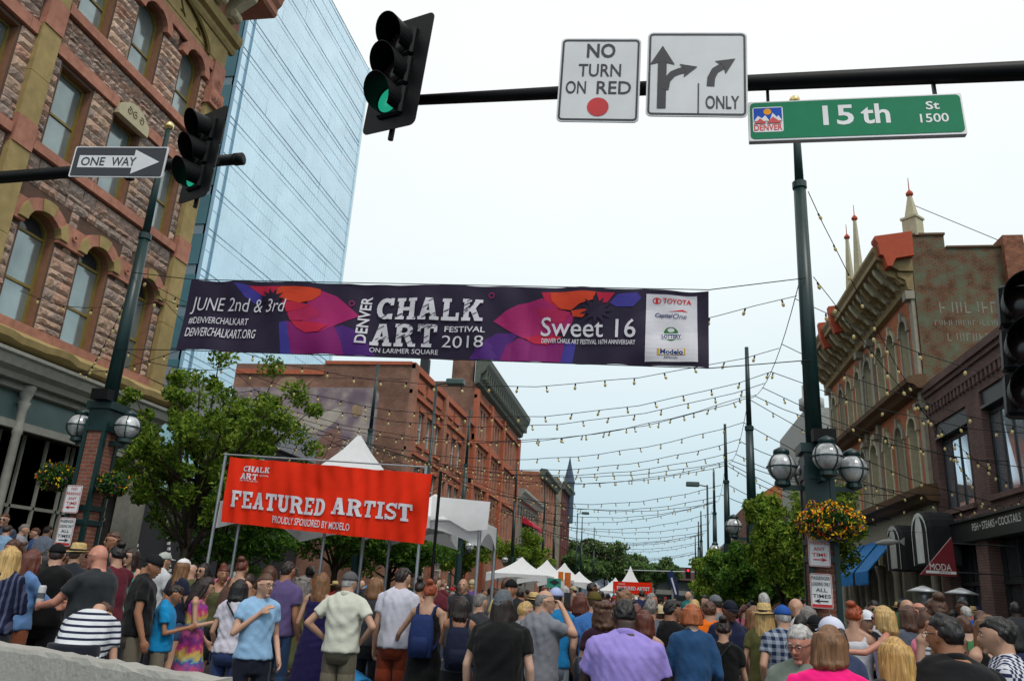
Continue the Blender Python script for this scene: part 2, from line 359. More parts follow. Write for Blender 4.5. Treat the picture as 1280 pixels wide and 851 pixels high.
mb = MB(); F1.wall(mb, 6.0, 21.4, 6.4, 18.5, ops, .32, 0, 1)
mb.build('wall', [mortar, cm('brown_reveal', 128, 92, 70, k=1.2, rough=.8)], B1)
mb = MB().box(-14, -.5, -12, 3.38, 0, 22.6); mb.build('building_core', mat('roof_dark', (.06, .06, .06), .9), B1)
mb = MB(); F1.box(mb, 21.3, 21.4, 0, 22, -12, -.02); mb.build('gable_wall', sst[1], B1)
# rock-faced stones, course by course
def stone_mesh(seed, mt):
    r = random.Random(seed); n = 5; m = 3; f = MB(); vs = []
    for j in range(m + 1):
        for i in range(n + 1):
            u, v = i / n, j / m; edge = min(u, 1 - u, v, 1 - v) == 0
            vs.append(((.2 + r.uniform(.3, 1.0)) if not edge else .12 + r.uniform(0, .12), u - .5 + (0 if edge else r.uniform(-.05, .05)), v - .5 + (0 if edge else r.uniform(-.06, .06))))
    fs = [(j * (n + 1) + i, j * (n + 1) + i + 1, (j + 1) * (n + 1) + i + 1, (j + 1) * (n + 1) + i) for j in range(m) for i in range(n)]
    k = len(vs); rim = [i for i in range(n)] + [(n) + j * (n + 1) for j in range(m)] + [m * (n + 1) + n - i for i in range(n)] + [(m - j) * (n + 1) for j in range(m)]
    for i in rim: vs.append((0, vs[i][1], vs[i][2]))
    L_ = len(rim); fs += [(rim[i], rim[(i + 1) % L_], k + (i + 1) % L_, k + i)[::-1] for i in range(L_)]
    f.add(vs, fs); return f.mesh('stone', mt)
stones = [[stone_mesh(10 * i + j, sst[i]) for j in range(2)] for i in range(len(sst))]
cand = []
z = 7.08; rr = random.Random(3)
bands = [(7.08, 9.95, .25), (10.0, 11.2, .2), (11.5, 13.95, .25), (14.32, 15.15, .17), (15.48, 18.0, .25)]
def blocked(a0, a1, z0, z1):
    iv = []
    for o in ops:
        zt = o[3] + (o[4] + .42 if o[4] else .4); mrg = .0
        if z0 < zt and z1 > o[2] - .02:
            pad = .34 if (o[4] and z1 > o[3]) else .06
            iv.append((o[0] - pad, o[1] + pad))
    return iv
for (zb0, zb1, hh) in bands:
    z = zb0
    while z < zb1 - .08:
        h = min(hh * rr.choice((.8, 1, 1.25)), zb1 - z)
        if zb1 - z - h < .1: h = zb1 - z
        for (s0, s1) in ((6.1, 13.9), (14.58, 20.68)):
            iv = sorted(blocked(s0, s1, z, z + h)); segs = []; p = s0
            for (b0, b1) in iv:
                if b0 > p: segs.append((p, b0))
                p = max(p, b1)
            if p < s1: segs.append((p, s1))
            for (q0, q1) in segs:
                a = q0
                while a < q1 - .05:
                    l = rr.uniform(.28, .62)
                    if q1 - a - l < .25: l = q1 - a
                    if l > 1.1: l = l / 2
                    cand.append((a, a + l, z, z + h)); a += l
        z += h
cand.sort(key=lambda c: (c[1] < 14.0, c[2]))
extra = [MB() for _ in sst]
for i, (a0, a1, z0, z1) in enumerate(cand):
    k = rr.randrange(len(sst))
    if 10.0 <= z0 < 11.3 or 14.3 < z0 < 15.2: k = rr.choice((2, 5, 7, 1))
    me = stones[k][rr.randrange(2)]
    if i < 299:
        o = link('stone', me, B1, (0, (a0 + a1) / 2 - 18, (z0 + z1) / 2)); o.scale = (.075, (a1 - a0 - .018), (z1 - z0 - .016))
        if rr.random() < .5: o.scale[2] *= -1; o.scale[0] *= .8
    else:
        extra[k].add([(v.co[0] * .075, (a0 + a1) / 2 - 18 + v.co[1] * (a1 - a0 - .018), (z0 + z1) / 2 + v.co[2] * (z1 - z0 - .016)) for v in me.vertices], [tuple(p.vertices) for p in me.polygons])
big = MB()
for k, e in enumerate(extra):
    if e.v: big.join(e, k)
if big.v: big.build('stone_courses', sst, B1, kind='stuff')
# trim: sills, bands, pilasters
def blocks(F, par, a0, a1, z0, z1, d, L_, mt, name='stone_block', seed=1):
    r = random.Random(seed); a = a0
    while a < a1 - .01:
        l = min(L_ * r.uniform(.8, 1.2), a1 - a)
        if a1 - a - l < .25: l = a1 - a
        m = MB(); F.box(m, a + .004, a + l - .004, z0, z1, .0, d + r.uniform(-.006, .006)); m.build(name, mt, par); a += l
blocks(F1, B1, 6.1, 20.72, 6.84, 7.06, .2, 1.3, orange, 'sill_block', 1)
blocks(F1, B1, 14.58, 20.68, 11.22, 11.47, .16, 1.1, orange, 'sill_block', 2); blocks(F1, B1, 6.1, 13.9, 11.22, 11.47, .16, 1.3, orange, 'sill_block', 3)
blocks(F1, B1, 14.58, 20.68, 15.19, 15.46, .17, 1.2, orange, 'sill_block', 4); blocks(F1, B1, 6.1, 13.9, 15.19, 15.46, .17, 1.3, orange, 'sill_block', 5)
blocks(F1, B1, 14.58, 17.0, 13.97, 14.29, .12, 1.0, orange, 'lintel_block', 6); blocks(F1, B1, 18.2, 20.68, 13.97, 14.29, .12, 1.0, orange, 'lintel_block', 7); blocks(F1, B1, 6.1, 13.9, 13.97, 14.29, .12, 1.0, orange, 'lintel_block', 8)
for (p0, p1) in ((13.93, 14.54), (20.72, 21.38)):
    zz = [6.4, 7.06, 8.9, 11.05, 11.78, 13.0, 14.35, 15.2, 16.6, 17.2, 18.45]
    mt = [ochre, ochre, ochre, orange, ochre, ochre, orange, ochre, ochre, orange]
    for i in range(len(zz) - 1):
        m = MB(); F1.box(m, p0, p1, zz[i] + .006, zz[i + 1] - .006, 0, .17 if mt[i] is ochre else .2); m.build('pilaster_block', mt[i], B1)
# orange spandrels beside the second floor arches + voussoirs
for o in ops:
    b0, b1, c0, c1, r_ = o
    if r_ == .42:
        ip = arcpts(b0, b1, c1, r_, 15); op = arcpts(b0 - .27, b1 + .27, c1, r_ + .32, 15)
        for k in range(5):
            m = MB(); m.rings([[F1.P(*ip[j], 0), F1.P(*op[j], 0), F1.P(*op[j], .17 + .03 * (k % 2 == 0)), F1.P(*ip[j], .17 + .03 * (k % 2 == 0))] for j in range(k * 3, k * 3 + 4)]); m.build('voussoir', ochre if k % 2 == 0 else orange, B1)
    elif r_ > 0:
        m = MB(); arch_ring(F1, m, b0, b1, c1, r_, .28, 0, .17, [0], 9); m.build('window_arch', orange, B1)
for (a0, a1) in ((16.09, 17.03), (18.19, 19.28), (14.55, 14.93), (20.37, 20.71), (13.54, 13.92)):
    m = MB(); F1.box(m, a0, a1, 9.42, 10.0, 0, .13); m.lathe([(.07, .15), (.085, .175), (.085, .19), (.05, .19), (.05, .16)], 14, (0, (a0 + a1) / 2 - 18, 9.72), axis='x') if a1 - a0 > .5 else None
    m.build('spandrel_stone', orange, B1)
# carved cream lintel on third floor
m = MB(); ar = [(16.95, 13.82), (18.3, 13.82), (18.3, 14.12)] + [(18.3 - 1.35 * k / 8, 14.12 + .33 * math.sin(PI * k / 8)) for k in range(1, 8)] + [(16.95, 14.12)]
m.rings([[F1.P(a, z, 0) for a, z in ar], [F1.P(a, z, .2) for a, z in ar]]); lt = m.build('carved_lintel', cream, B1)
m = MB()
for cx, dr in ((17.35, 1), (17.62, -1), (17.9, 1)):
    pts = [(F1.P(cx + dr * (.02 + .012 * t) * math.cos(t * .9), 14.12 + (.02 + .011 * t) * math.sin(t * .9), .205)) for t in np.linspace(0, 9, 22)]
    m.tube(pts, .012, 5)
m.build('scroll_carving', carved, lt)
# windows
for (b0, b1, c0, c1, r_) in ops:
    if r_ == .42: window(F1, B1, b0, b1, c0, c1, r_, .32, goldtrim, glass, .075, (.44, .96), gm2=glass_dark, name='window')
    else: window(F1, B1, b0, b1, c0, c1, r_, .32, goldtrim, glass, .07, (.48,), name='window')
# great ochre arch, frieze and cornice
m = MB(); F1.box(m, 6.0, 21.4, 18.5, 19.35, -.3, .1); F1.box(m, 6, 21.4, 18.0, 18.5, -.3, .08); m.build('frieze', ochre, B1)
m = MB(); F1.box(m, 14.58, 20.7, 17.96, 18.28, .08, .16); m.build('orange_band', orange, B1)
m = MB(); arch_ring(F1, m, 15.3, 20.2, 18.3, .95, .16, .1, .2, [0], 16); m.build('relief_arch', carved, B1)
for cx in (16.3, 17.4, 18.6, 19.5):
    m = MB(); m.tube([F1.P(cx + .32 * math.sin(t) * (1 - t / 9), 18.75 + .1 * t - .15 + .12 * math.cos(t * 1.6), .11) for t in np.linspace(0, 5.5, 16)], .03, 5); m.build('scroll_carving', carved, B1)
m = MB(); F1.prof(m, 6, 21.7, [(0, 19.3), (.15, 19.3), (.22, 19.42), (.22, 19.55), (.38, 19.62), (.42, 19.8), (.42, 19.95), (0, 19.95)]); m.build('lower_cornice', ochre, B1)
m = MB(); F1.box(m, 6, 21.5, 19.95, 21.1, 0, .3); m.build('bracket_frieze', orange, B1)
for k, a in enumerate(np.arange(6.5, 21.6, .95)):
    m = MB(); pr = [(.3, 20.0), (.55, 20.0), (.66, 20.12), (.62, 20.4), (.9, 20.62), (1.2, 20.85), (1.25, 21.08), (.3, 21.08)]; F1.prof(m, a - .17, a + .17, pr)
    m.lathe([(.13, -.2), (.16, -.18), (.16, .18), (.13, .2)], 10, (.6, a - 18, 20.18), axis='y'); m.build('cornice_bracket', cream, B1)
m = MB(); F1.prof(m, 6, 22.0, [(0, 21.1), (1.3, 21.1), (1.38, 21.2), (1.38, 21.45), (1.5, 21.6), (1.6, 21.95), (1.6, 22.1), (0, 22.2)]); m.build('cornice', orange, B1)
m = MB(); F1.box(m, 20.66, 21.44, 16.7, 17.35, 0, .3); m.lathe([(.1, .3), (.13, .33), (.13, .35), (.08, .35)], 12, (0, 21.05 - 18, 17.7), axis='x')
for k in range(4): m.sphere((.3, 20.8 + k * .17 - 18, 17.05), (.08, .09, .22), 8, 5)
m.build('pilaster_capital', orange, B1)
# ledge and storefront
m = MB(); n = 40; 
vs = []; 
for k in range(n + 1):
    a = 6 + 15.6 * k / n; j = random.uniform(-.04, .04); vs.append([F1.P(a, z + (j if q in (2, 3) else 0), d + (j if q in (2, 3) else 0)) for q, (d, z) in enumerate([(0, 6.42), (.3, 6.42), (.52, 6.5), (.55, 6.66), (.2, 6.84), (0, 6.84)])])
m.rings(vs); m.build('weathered_ledge', ochre, B1)
m = MB(); F1.prof(m, 6, 21.5, [(0, 5.72), (.3, 5.72), (.34, 5.85), (.5, 5.95), (.55, 6.15), (.62, 6.2), (.62, 6.28), (0, 6.4)]); m.build('storefront_cornice', greystone, B1)
m = MB(); F1.box(m, 6, 21.5, 0, .5, -.1, .1); F1.box(m, 6, 20.9, 4.66, 4.84, -.1, .08); F1.box(m, 6, 21, 5.55, 5.72, -.1, .12); m.build('storefront_frame', greystone, B1)
for a in (8.2, 10.9, 13.6, 16.32, 18.9):
    m = MB(); m.lathe([(.17, 0), (.17, .5), (.12, .56), (.105, 2.2), (.1, 4.5), (.12, 4.55), (.12, 4.65), (.1, 4.7), (.1, 5.1), (.15, 5.3), (.1, 5.32), (.17, 5.55), (.19, 5.7)], 14, (.1, a - 18, 0)); m.build('iron_column', greystone, B1, smooth=True)
m = MB(); F1.box(m, 20.82, 21.5, 0, 5.72, -.2, .28); F1.box(m, 20.74, 21.58, 0, .6, -.2, .36); F1.box(m, 20.78, 21.54, 4.6, 4.75, 0, .34); F1.box(m, 20.98, 21.34, 1, 4.3, .28, .31); m.build('corner_pier', greystone, B1)
for k, a in enumerate((6, 8.2, 10.9, 13.6, 16.32, 18.9)):
    a1 = (8.2, 10.9, 13.6, 16.32, 18.9, 20.82)[k]
    m = MB(); m.add([F1.P(a, 4.84, -.08), F1.P(a1, 4.84, -.08), F1.P(a1, 5.55, -.08), F1.P(a, 5.55, -.08)], [(0, 1, 2, 3)]); m.build('transom_pane', mat('transom_glass', (.14, .21, .21), .25, var=.3, scale=.6, metal=.2), B1)
    m = MB(); m.add([F1.P(a, .5, -.5), F1.P(a1, .5, -.5), F1.P(a1, 4.66, -.5), F1.P(a, 4.66, -.5)], [(0, 1, 2, 3)]); m.build('shop_window', mat('shop_glass', (.10, .115, .11), .12, metal=.45, var=.5, scale=.7), B1)
    f_ = MB(); [F1.box(f_, q - .03, q + .03, .5, 4.66, -.49, -.42) for q in np.linspace(a + .1, a1 - .1, 4)]; F1.box(f_, a, a1, 2.9, 2.98, -.49, -.42); F1.box(f_, a, a1, .5, .7, -.49, -.4); f_.build('window_mullion', greystone, B1, kind='stuff')
tr = MB().box(-14.4, -10.55, 12.4, 19.5, .14, .72).build('terrace', conc, kind='structure')

# ---------------------------------------------------------------- glass tower behind it
TX, TY0, TY1, TH = -40.0, 59.5, 90.2, 71
tglass = mat('tower_glass', (.60, .78, .89), .22, metal=.8, var=.06, scale=.08, dirt=.12)
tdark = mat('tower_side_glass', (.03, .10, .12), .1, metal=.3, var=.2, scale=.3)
mull = mat('tower_mullion', (.22, .36, .46), .5, metal=.3); mull2 = mat('tower_spandrel', (.12, .17, .2), .45, metal=.2); mull_l = mat('tower_fin', (.72, .86, .94), .35, metal=.4)
T = thing('glass_tower', 'tall pale blue glass office tower rising behind the sandstone building', 'skyscraper', (TX, TY0, 0))
FT = Fac((0, 0, 0), (0, 1, 0), (1, 0, 0)); W_ = TY1 - TY0
MB().box(-30, -.2, .2, W_, 0, TH - 4).build('core', mull2, T)
nfl = 18; fh = 3.95
fins = MB(); lines = MB()
for k in range(nfl):
    z0 = k * fh; z1 = z0 + fh
    for c in range(6):
        m = MB(); y0, y1 = 1.4 + (W_ - 1.8) * c / 6, 1.4 + (W_ - 1.8) * (c + 1) / 6; j = random.uniform(-.02, .02)
        m.add([FT.P(y0, z0, .02 + j), FT.P(y1, z0, .02), FT.P(y1, z1, .02 + j), FT.P(y0, z1, .02)], [(0, 1, 2, 3)]); m.build('glass_panel', tglass, T)
    FT.box(lines, 0, W_, z1 - .04, z1 + .04, -.1, .05); FT.box(lines, 0, W_, z1 - .62, z1 - .58, -.1, .045); FT.box(lines, 0, W_, z1 - 2.1, z1 - 2.07, -.1, .03)
lines.build('floor_line', mull, T, kind='stuff')
for c in range(45):
    y = 1.4 + (W_ - 1.8) * c / 44; FT.box(fins, y - .025, y + .025, 0, TH, -.1, .04)
fins.build('vertical_fin', mull_l, T, kind='stuff')
m = MB(); FT.box(m, -.05, .1, 0, TH + .5, -.3, .15); FT.box(m, 1.32, 1.42, 0, TH, -.1, .16); m.build('corner_mullion', mull, T)
m = MB(); FT.box(m, .1, 1.32, 0, TH, -.1, .01); m.build('corner_glass', tglass, T)
m = MB(); FT.box(m, W_ - .4, W_ + .1, 0, TH + .3, -.3, .14); m.build('edge_glass', mat('tower_edge', (.6, .75, .82), .3, metal=.5), T)
m = MB()
for k in range(nfl * 2):
    z0 = k * fh / 2
    if k % 2 == 0:
        for c in range(3): m.box(-1.25 - c * 1.3, -.15 - c * 1.3, -.16, 0, z0 + .25, z0 + fh - .75)
m.build('side_window', tdark, T, kind='stuff')
MB().box(-4.3, -.1, -.05, .2, 0, TH).build('side_wall', mull2, T)
MB().box(-4.6, -4.3, -.25, .02, 0, TH).build('side_fin', mat('tower_side_fin', (.33, .43, .48), .4), T)

# ---------------------------------------------------------------- set-back dark building and small shop between
DB = thing('modern_building', 'dark modern building with slanted glazing set back behind the left street tree', 'building', (-20, 30, 0))
dk = mat('dark_cladding', (.035, .035, .04), .6); wht = mat('white_enamel', (.75, .76, .76), .5)
m = MB().box(-8, 0, -6, 14, 0, 9.4); m.build('wall', dk, DB)
m = MB().box(-8, .3, -6.2, 14.2, 8.2, 9.7); m.build('fascia', cm('grey_fascia', 150, 152, 160, k=.8, rough=.6), DB)
for k in range(6):
    y0 = -5.4 + k * 3.1; f = MB().box(0, .12, y0, y0 + 2.7, 4.6, 7.6).build('window', dk, DB)
    MB().add([(.13, y0 + .15, 4.75), (.13, y0 + 2.55, 4.75), (.13, y0 + 2.55, 7.45), (.13, y0 + .15, 7.45)], [(0, 1, 2, 3)]).build('pane', mat('teal_glass', (.32, .5, .52), .15, metal=.5, var=.2), f)
for k in range(3):
    y0 = -4 + k * 2.2
    m = MB()
    for q in range(14): t = q / 14; m.box(.1, .2, y0 + t * 1.2, y0 + t * 1.2 + .1, 4.3 - t * 3.0 - .12, 4.3 - t * 3.0)
    m.build('light_strip', wht, DB, kind='stuff')
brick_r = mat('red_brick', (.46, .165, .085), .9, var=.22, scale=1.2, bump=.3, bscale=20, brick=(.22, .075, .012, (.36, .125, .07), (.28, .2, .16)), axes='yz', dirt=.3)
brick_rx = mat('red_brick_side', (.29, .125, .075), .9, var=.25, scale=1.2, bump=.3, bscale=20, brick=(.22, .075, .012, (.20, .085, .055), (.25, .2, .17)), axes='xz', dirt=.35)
SB = thing('small_shop', 'low brick shop with a curved metal canopy below the mural wall', 'shop', (-19, 44.5, 0))
MB().box(-4.5, 3, 0, 1.9, 0, 6.6).build('wall', brick_rx, SB); MB().box(-4.6, 3.2, -.15, 1.9, 6.6, 6.85).build('coping', cream, SB)
MB().box(1.4, 2.2, -.5, .0, 0, 9.2).build('chimney', brick_rx, SB)
m = MB(); m.rings([[(x, -.3 - 1.1 * math.sin(a) * 0 + (1 - math.cos(a)) * .9 - .9, 6.9 + 1.1 * math.sin(a)) for a in np.linspace(0, PI / 2, 8)] + [(x, .0, 6.9)] for x in (-3.6, 1.3)]); m.build('curved_canopy', cm('blue_grey_metal', 120, 135, 150, rough=.35, metal=.4), SB)
for x in np.arange(-3.6, 1.4, .8):
    m = MB(); m.tube([(x, -.3 + (1 - math.cos(a)) * .9 - .9, 6.92 + 1.12 * math.sin(a)) for a in np.linspace(0, PI / 2, 8)], .04, 5); m.build('canopy_rib', cream, SB)

# ---------------------------------------------------------------- long red brick block with mural (left)
stone_l = cm('red_sandstone_trim', 176, 100, 74, rough=.85, var=.12, dirt=.2); wfr = mat('white_window_frame', (.5, .48, .44), .6)
def brick_block(name, label, Y0, Y1, top, ops_, mats_, X=-15, depth=12, face=1, side=True, wallm=None, sidem=None, framem=None, **kw):
    b = thing(name, label, 'building', (X, Y0, 0)); F = Fac((0, 0, 0), (0, 1, 0), (face, 0, 0))
    F.wall(m_ := MB(), 0, Y1 - Y0, 0, top, [(a - Y0, c - Y0, z0, z1, r) for a, c, z0, z1, r in ops_], .25); m_.build('wall', wallm, b)
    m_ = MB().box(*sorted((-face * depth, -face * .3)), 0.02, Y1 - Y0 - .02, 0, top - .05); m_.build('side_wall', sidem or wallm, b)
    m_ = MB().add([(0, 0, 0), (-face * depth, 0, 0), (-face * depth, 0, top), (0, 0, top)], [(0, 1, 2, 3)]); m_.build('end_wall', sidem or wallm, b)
    m_ = MB().add([(0, 0, top), (0, Y1 - Y0, top), (-face * depth, Y1 - Y0, top), (-face * depth, 0, top)], [(0, 1, 2, 3)]); m_.build('roof', MATS['roof_dark'], b)
    for a, c, z0, z1, r in ops_: window(F, b, a - Y0, c - Y0, z0, z1, r, .25, framem or wfr, glass_dark if random.random() < .5 else glass, .09, (.5,), name='window')
    return b, F
o1 = []
for a in (46.5, 48.7, 50.7, 52.9, 55.4, 57.6, 59.6): 
    o1 += [(a, a + 1.15, 10.35, 12.5, 0), (a, a + 1.15, 6.7, 9.0, 0)]
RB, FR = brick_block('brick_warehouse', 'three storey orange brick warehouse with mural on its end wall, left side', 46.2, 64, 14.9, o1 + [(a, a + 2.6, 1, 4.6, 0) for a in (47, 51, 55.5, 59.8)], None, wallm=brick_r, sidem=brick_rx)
def rb(F, b, Y0, a0, a1, z0, z1, d, mt, name): m = MB(); F.box(m, a0 - Y0, a1 - Y0, z0, z1, 0.001, d); return m.build(name, mt, b)
rb(FR, RB, 46.2, 46.2, 64, 5.2, 5.7, .2, stone_l, 'string_course'); rb(FR, RB, 46.2, 46.2, 64, 9.55, 9.75, .14, stone_l, 'string_course'); rb(FR, RB, 46.2, 46.2, 64, 13.1, 13.35, .2, stone_l, 'cornice'); rb(FR, RB, 46.2, 46.2, 64, 14.7, 15.1, .25, stone_l, 'coping')
for a in (46.2, 54.1, 61.0): rb(FR, RB, 46.2, a, a + .8, 0, 15.0, .28, brick_r, 'pilaster')
for a in (47.5, 49.9, 52.1, 55.5, 57.6): rb(FR, RB, 46.2, a, a + 1.7, 13.7, 14.4, .12, stone_l, 'parapet_panel')
for a, c, z0, z1, r in o1: rb(FR, RB, 46.2, a - .1, c + .1, z0 - .18, z0, .14, stone_l, 'sill'); rb(FR, RB, 46.2, a - .1, c + .1, z1, z1 + .3, .08, stone_l, 'lintel')
mural = mat('faded_mural_paint', lin(128, 112, 124), .9, var=.22, scale=.9, col2=lin(158, 146, 140), bump=.2, bscale=20, dirt=.2)
FM = Fac((0, -.012, 0), (1, 0, 0), (0, -1, 0))
m = MB(); m.add([FM.P(a, z) for a, z in ((-11.9, 5.5), (-2.1, 5.5), (-1.95, 6), (-1.95, 13.0), (-2.3, 13.4), (-11.9, 13.3))], [tuple(range(6))]); m.build('mural', mural, RB)
def blob(name, pts, mt, d): m = MB(); m.add([FM.P(a, z, d) for a, z in pts], [tuple(range(len(pts)))]); m.build(name, mt, RB)
def oval(cx, cz, rx, rz, n=18, jit=.12, rot=0): 
    return [(cx + (rx * math.cos(t) * math.cos(rot) - rz * math.sin(t) * math.sin(rot)) * random.uniform(1 - jit, 1 + jit), cz + (rx * math.cos(t) * math.sin(rot) + rz * math.sin(t) * math.cos(rot)) * random.uniform(1 - jit, 1 + jit)) for t in np.linspace(0, 2 * PI, n, endpoint=False)]
pal = cm('mural_pale', 168, 160, 150, var=.15, scale=1.5, rough=.9); pbr = cm('mural_brown', 132, 100, 92, var=.2, scale=2, rough=.9); ptn = cm('mural_tan', 150, 128, 104, var=.2, scale=2, rough=.9)
for a in (oval(-6.9, 10.7, 1.5, .7, rot=.3), oval(-5.2, 11.3, 1.1, .5, rot=.6), oval(-8.2, 9.0, 1.4, .7)): blob('mural_figure', a, pal, .006 + abs(a[0][1] - 9) * .0008)
for a in (oval(-4.9, 9.6, .8, 1.3, rot=-.4), oval(-9.6, 9.8, .8, .5)): blob('mural_figure', a, pbr, .010)
for i_, a in enumerate((oval(-8.3, 13.6, .75, .4, jit=.05, rot=.3), oval(-7.3, 13.2, .95, .12, jit=.02, rot=.75), oval(-3.3, 11.9, .35, .4))): blob('mural_figure', a, ptn, .018 + i_ * .004)
m = MB(); m.box(-11.9, -5.8, -.12, 0, 14.2, 14.5).box(-5.8, 0, -.12, 0, 14.9, 15.12).build('end_coping', stone_l, RB)
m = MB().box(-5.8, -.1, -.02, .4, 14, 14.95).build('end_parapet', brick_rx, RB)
m = MB().box(-9.6, -8.7, -.05, .1, 10.9, 12.6).build('mural_window', glass, RB)
dcor = cm('dark_green_cornice', 92, 98, 90, rough=.7, var=.15)
o2 = []
for (a0, n_) in ((65.6, 4), (71.3, 4), (78.0, 4)):
    for k in range(n_):
        a = a0 + k * (1.28 if a0 < 78 else 1.6)
        for z0, z1 in ((14.4, 16.8), (10.7, 13.2), (6.9, 9.5)): o2.append((a, a + .8, z0, z1, 0))
R2, FR2 = brick_block('brick_commercial_block', 'taller four storey red brick block with dark cornice beyond the mural warehouse', 64, 87.5, 18.6, o2, None, wallm=brick_r, sidem=brick_rx, depth=14)
for a in (64, 70.4, 76.9, 86.6): rb(FR2, R2, 64, a, a + .8, 0, 18, .35, stone_l, 'pilaster')
for z0, z1 in ((5.4, 6.0), (10.0, 10.4), (13.6, 14.1), (17.2, 17.5)): rb(FR2, R2, 64, 64, 87.5, z0, z1, .25, stone_l, 'string_course')
m = MB(); FR2.prof(m, -.3, 24, [(0, 18.3), (.4, 18.5), (.5, 19.2), (.9, 19.6), (1.15, 20.1), (1.2, 20.6), (0, 20.8)]); m.build('cornice', dcor, R2)
for k in range(24): m = MB(); FR2.box(m, k + .1, k + .35, 18.8, 19.7, .45, .95); m.build('cornice_bracket', dcor, R2)
MB().box(-2.2, -.3, .3, .9, 18.6, 22.2).build('chimney', brick_rx, R2)
MB().box(-6.0, -5.2, 3, 3.6, 18.6, 21.5).build('roof_ladder', dk, R2)
# further blocks to the left
def farblock(name, label, X, Y0, Y1, top, wm, n, fl, hz=3.6, z0=5, face=1, cor=None, ww=.45):
    ops_ = []; st = (Y1 - Y0) / n
    for k in range(n):
        for f in range(fl): ops_.append((Y0 + k * st + st * (1 - ww) / 2, Y0 + k * st + st * (1 + ww) / 2, z0 + f * hz, z0 + f * hz + hz * .6, 0))
    b, F = brick_block(name, label, Y0, Y1, top, ops_, None, X=X, face=face, wallm=wm, sidem=wm, depth=12)
    if cor: m = MB(); F.prof(m, -.2, Y1 - Y0, [(0, top - .9), (.4, top - .8), (.6, top - .3), (.9, top), (.9, top + .3), (0, top + .4)]); m.build('cornice', cor, b)
    return b, F
gstone = cm('grey_stone', 140, 136, 126, rough=.85, var=.15, dirt=.2, k=.85); gcor = cm('grey_cornice', 150, 150, 142, rough=.8)
b, F = farblock('grey_stone_building', 'low pale grey stone building with a red awning, beyond the brick blocks', -15, 89, 106, 12.5, gstone, 8, 2, 3.7, 5.2, cor=gcor)
m = MB(); F.prof(m, 4, 14, [(0, 10.2), (1.3, 9.3), (1.3, 9.0), (.02, 9.4)]); m.build('awning', cm('red_awning', 190, 40, 60, rough=.7), b)
farblock('brown_brick_building', 'brown brick building with dark corner turret far down the left side', -15, 107, 125, 17.5, brick_r, 6, 4, 3.4, 4.5, cor=dcor)
farblock('tan_stone_building', 'narrow tan stone building far down the left side', -15, 126, 133, 19.5, cm('tan_stone', 150, 138, 120, rough=.85, k=.8), 3, 5, 3.4, 4)
bt, F = farblock('turreted_building', 'far dark red building with a pointed blue grey turret', -15, 134, 148, 19.5, cm('dark_red_brick', 100, 58, 56, rough=.9), 5, 5, 3.4, 4, cor=dcor)
MB().lathe([(.9, 14), (.95, 21), (1.1, 21.2), (.8, 22.3), (.3, 24.5), (.04, 26)], 10, (0, 11, 0)).build('turret', cm('blue_slate', 70, 84, 100, rough=.6), bt)

# ---------------------------------------------------------------- right side: dark brick restaurant building
FRt = Fac((9, 0, 0), (0, 1, 0), (-1, 0, 0))
brick_d = mat('dark_brick', (.19, .115, .1), .9, var=.18, scale=1.5, bump=.35, bscale=25, brick=(.22, .075, .011, (.15, .09, .08), (.1, .075, .07)), axes='yz', dirt=.25)
D1 = thing('restaurant_building', 'two storey dark brown brick restaurant building with large black windows at right', 'building', (9, 10, 0)); FD = Fac((0, -10, 0), (0, 1, 0), (-1, 0, 0))
oD = [(24.45, 27.2, 4.8, 7.6, 0), (20.75, 23.4, 4.85, 7.75, 0), (17.0, 19.7, 4.85, 7.75, 0), (13.3, 16.0, 4.85, 7.75, 0)]
blackm = mat('black_steel', (.015, .017, .018), .45, var=.1)
m = MB(); FD.wall(m, 8, 27.68, 4.5, 8.75, oD, .32); m.build('wall', brick_d, D1)
MB().box(.4, 12, -2, 17.66, 0, 8.7).build('building_core', MATS['roof_dark'], D1)
for a, c, z0, z1, r in oD:
    f = window(FD, D1, a, c, z0, z1 - .42, 0, .3, blackm, mat('blue_sky_glass', (.72, .82, .93), .08, metal=.9, var=.15, scale=.5), .1, (.92,), 3)
    m = MB(); FD.box(m, a, c, z1 - .4, z1 + .02, -.2, -.06); FD.box(m, a, c, z1 - .5, z1 - .42, -.2, .0); m.build('shutter_box', blackm, D1)
    m = MB(); FD.box(m, a - .05, c + .05, z0 - .14, z0, -.1, .1); m.build('sill', brick_d, D1)
m = MB(); FD.box(m, 8, 27.7, 8.75, 8.98, -.3, .14); FD.box(m, 8, 27.7, 8.6, 8.75, 0, .07); m.build('coping', brick_d, D1)
m = MB(); FD.box(m, 8, 27.7, 8.22, 8.3, 0, .09)
for a in np.arange(8.1, 27.6, .3): FD.box(m, a, a + .15, 7.98, 8.22, 0, .08)
m.build('dentil_course', brick_d, D1, kind='stuff')
m = MB(); FD.box(m, 8, 27.7, 4.3, 4.5, -.3, .1); m.build('brick_ledge', brick_d, D1)
m = MB(); FD.box(m, 8, 27.66, 3.75, 4.3, -.05, .22); FD.box(m, 8, 27.68, 4.3, 4.36, .1, .3); m.build('sign_band', blackm, D1)
for a0, a1 in ((27.0, 27.68), (23.9, 24.7), (19.6, 20.5), (15.3, 16.2), (11, 12)):
    m = MB(); FD.box(m, a0, a1, 0, 3.75, -.4, .06); m.build('brick_pier', brick_d, D1)
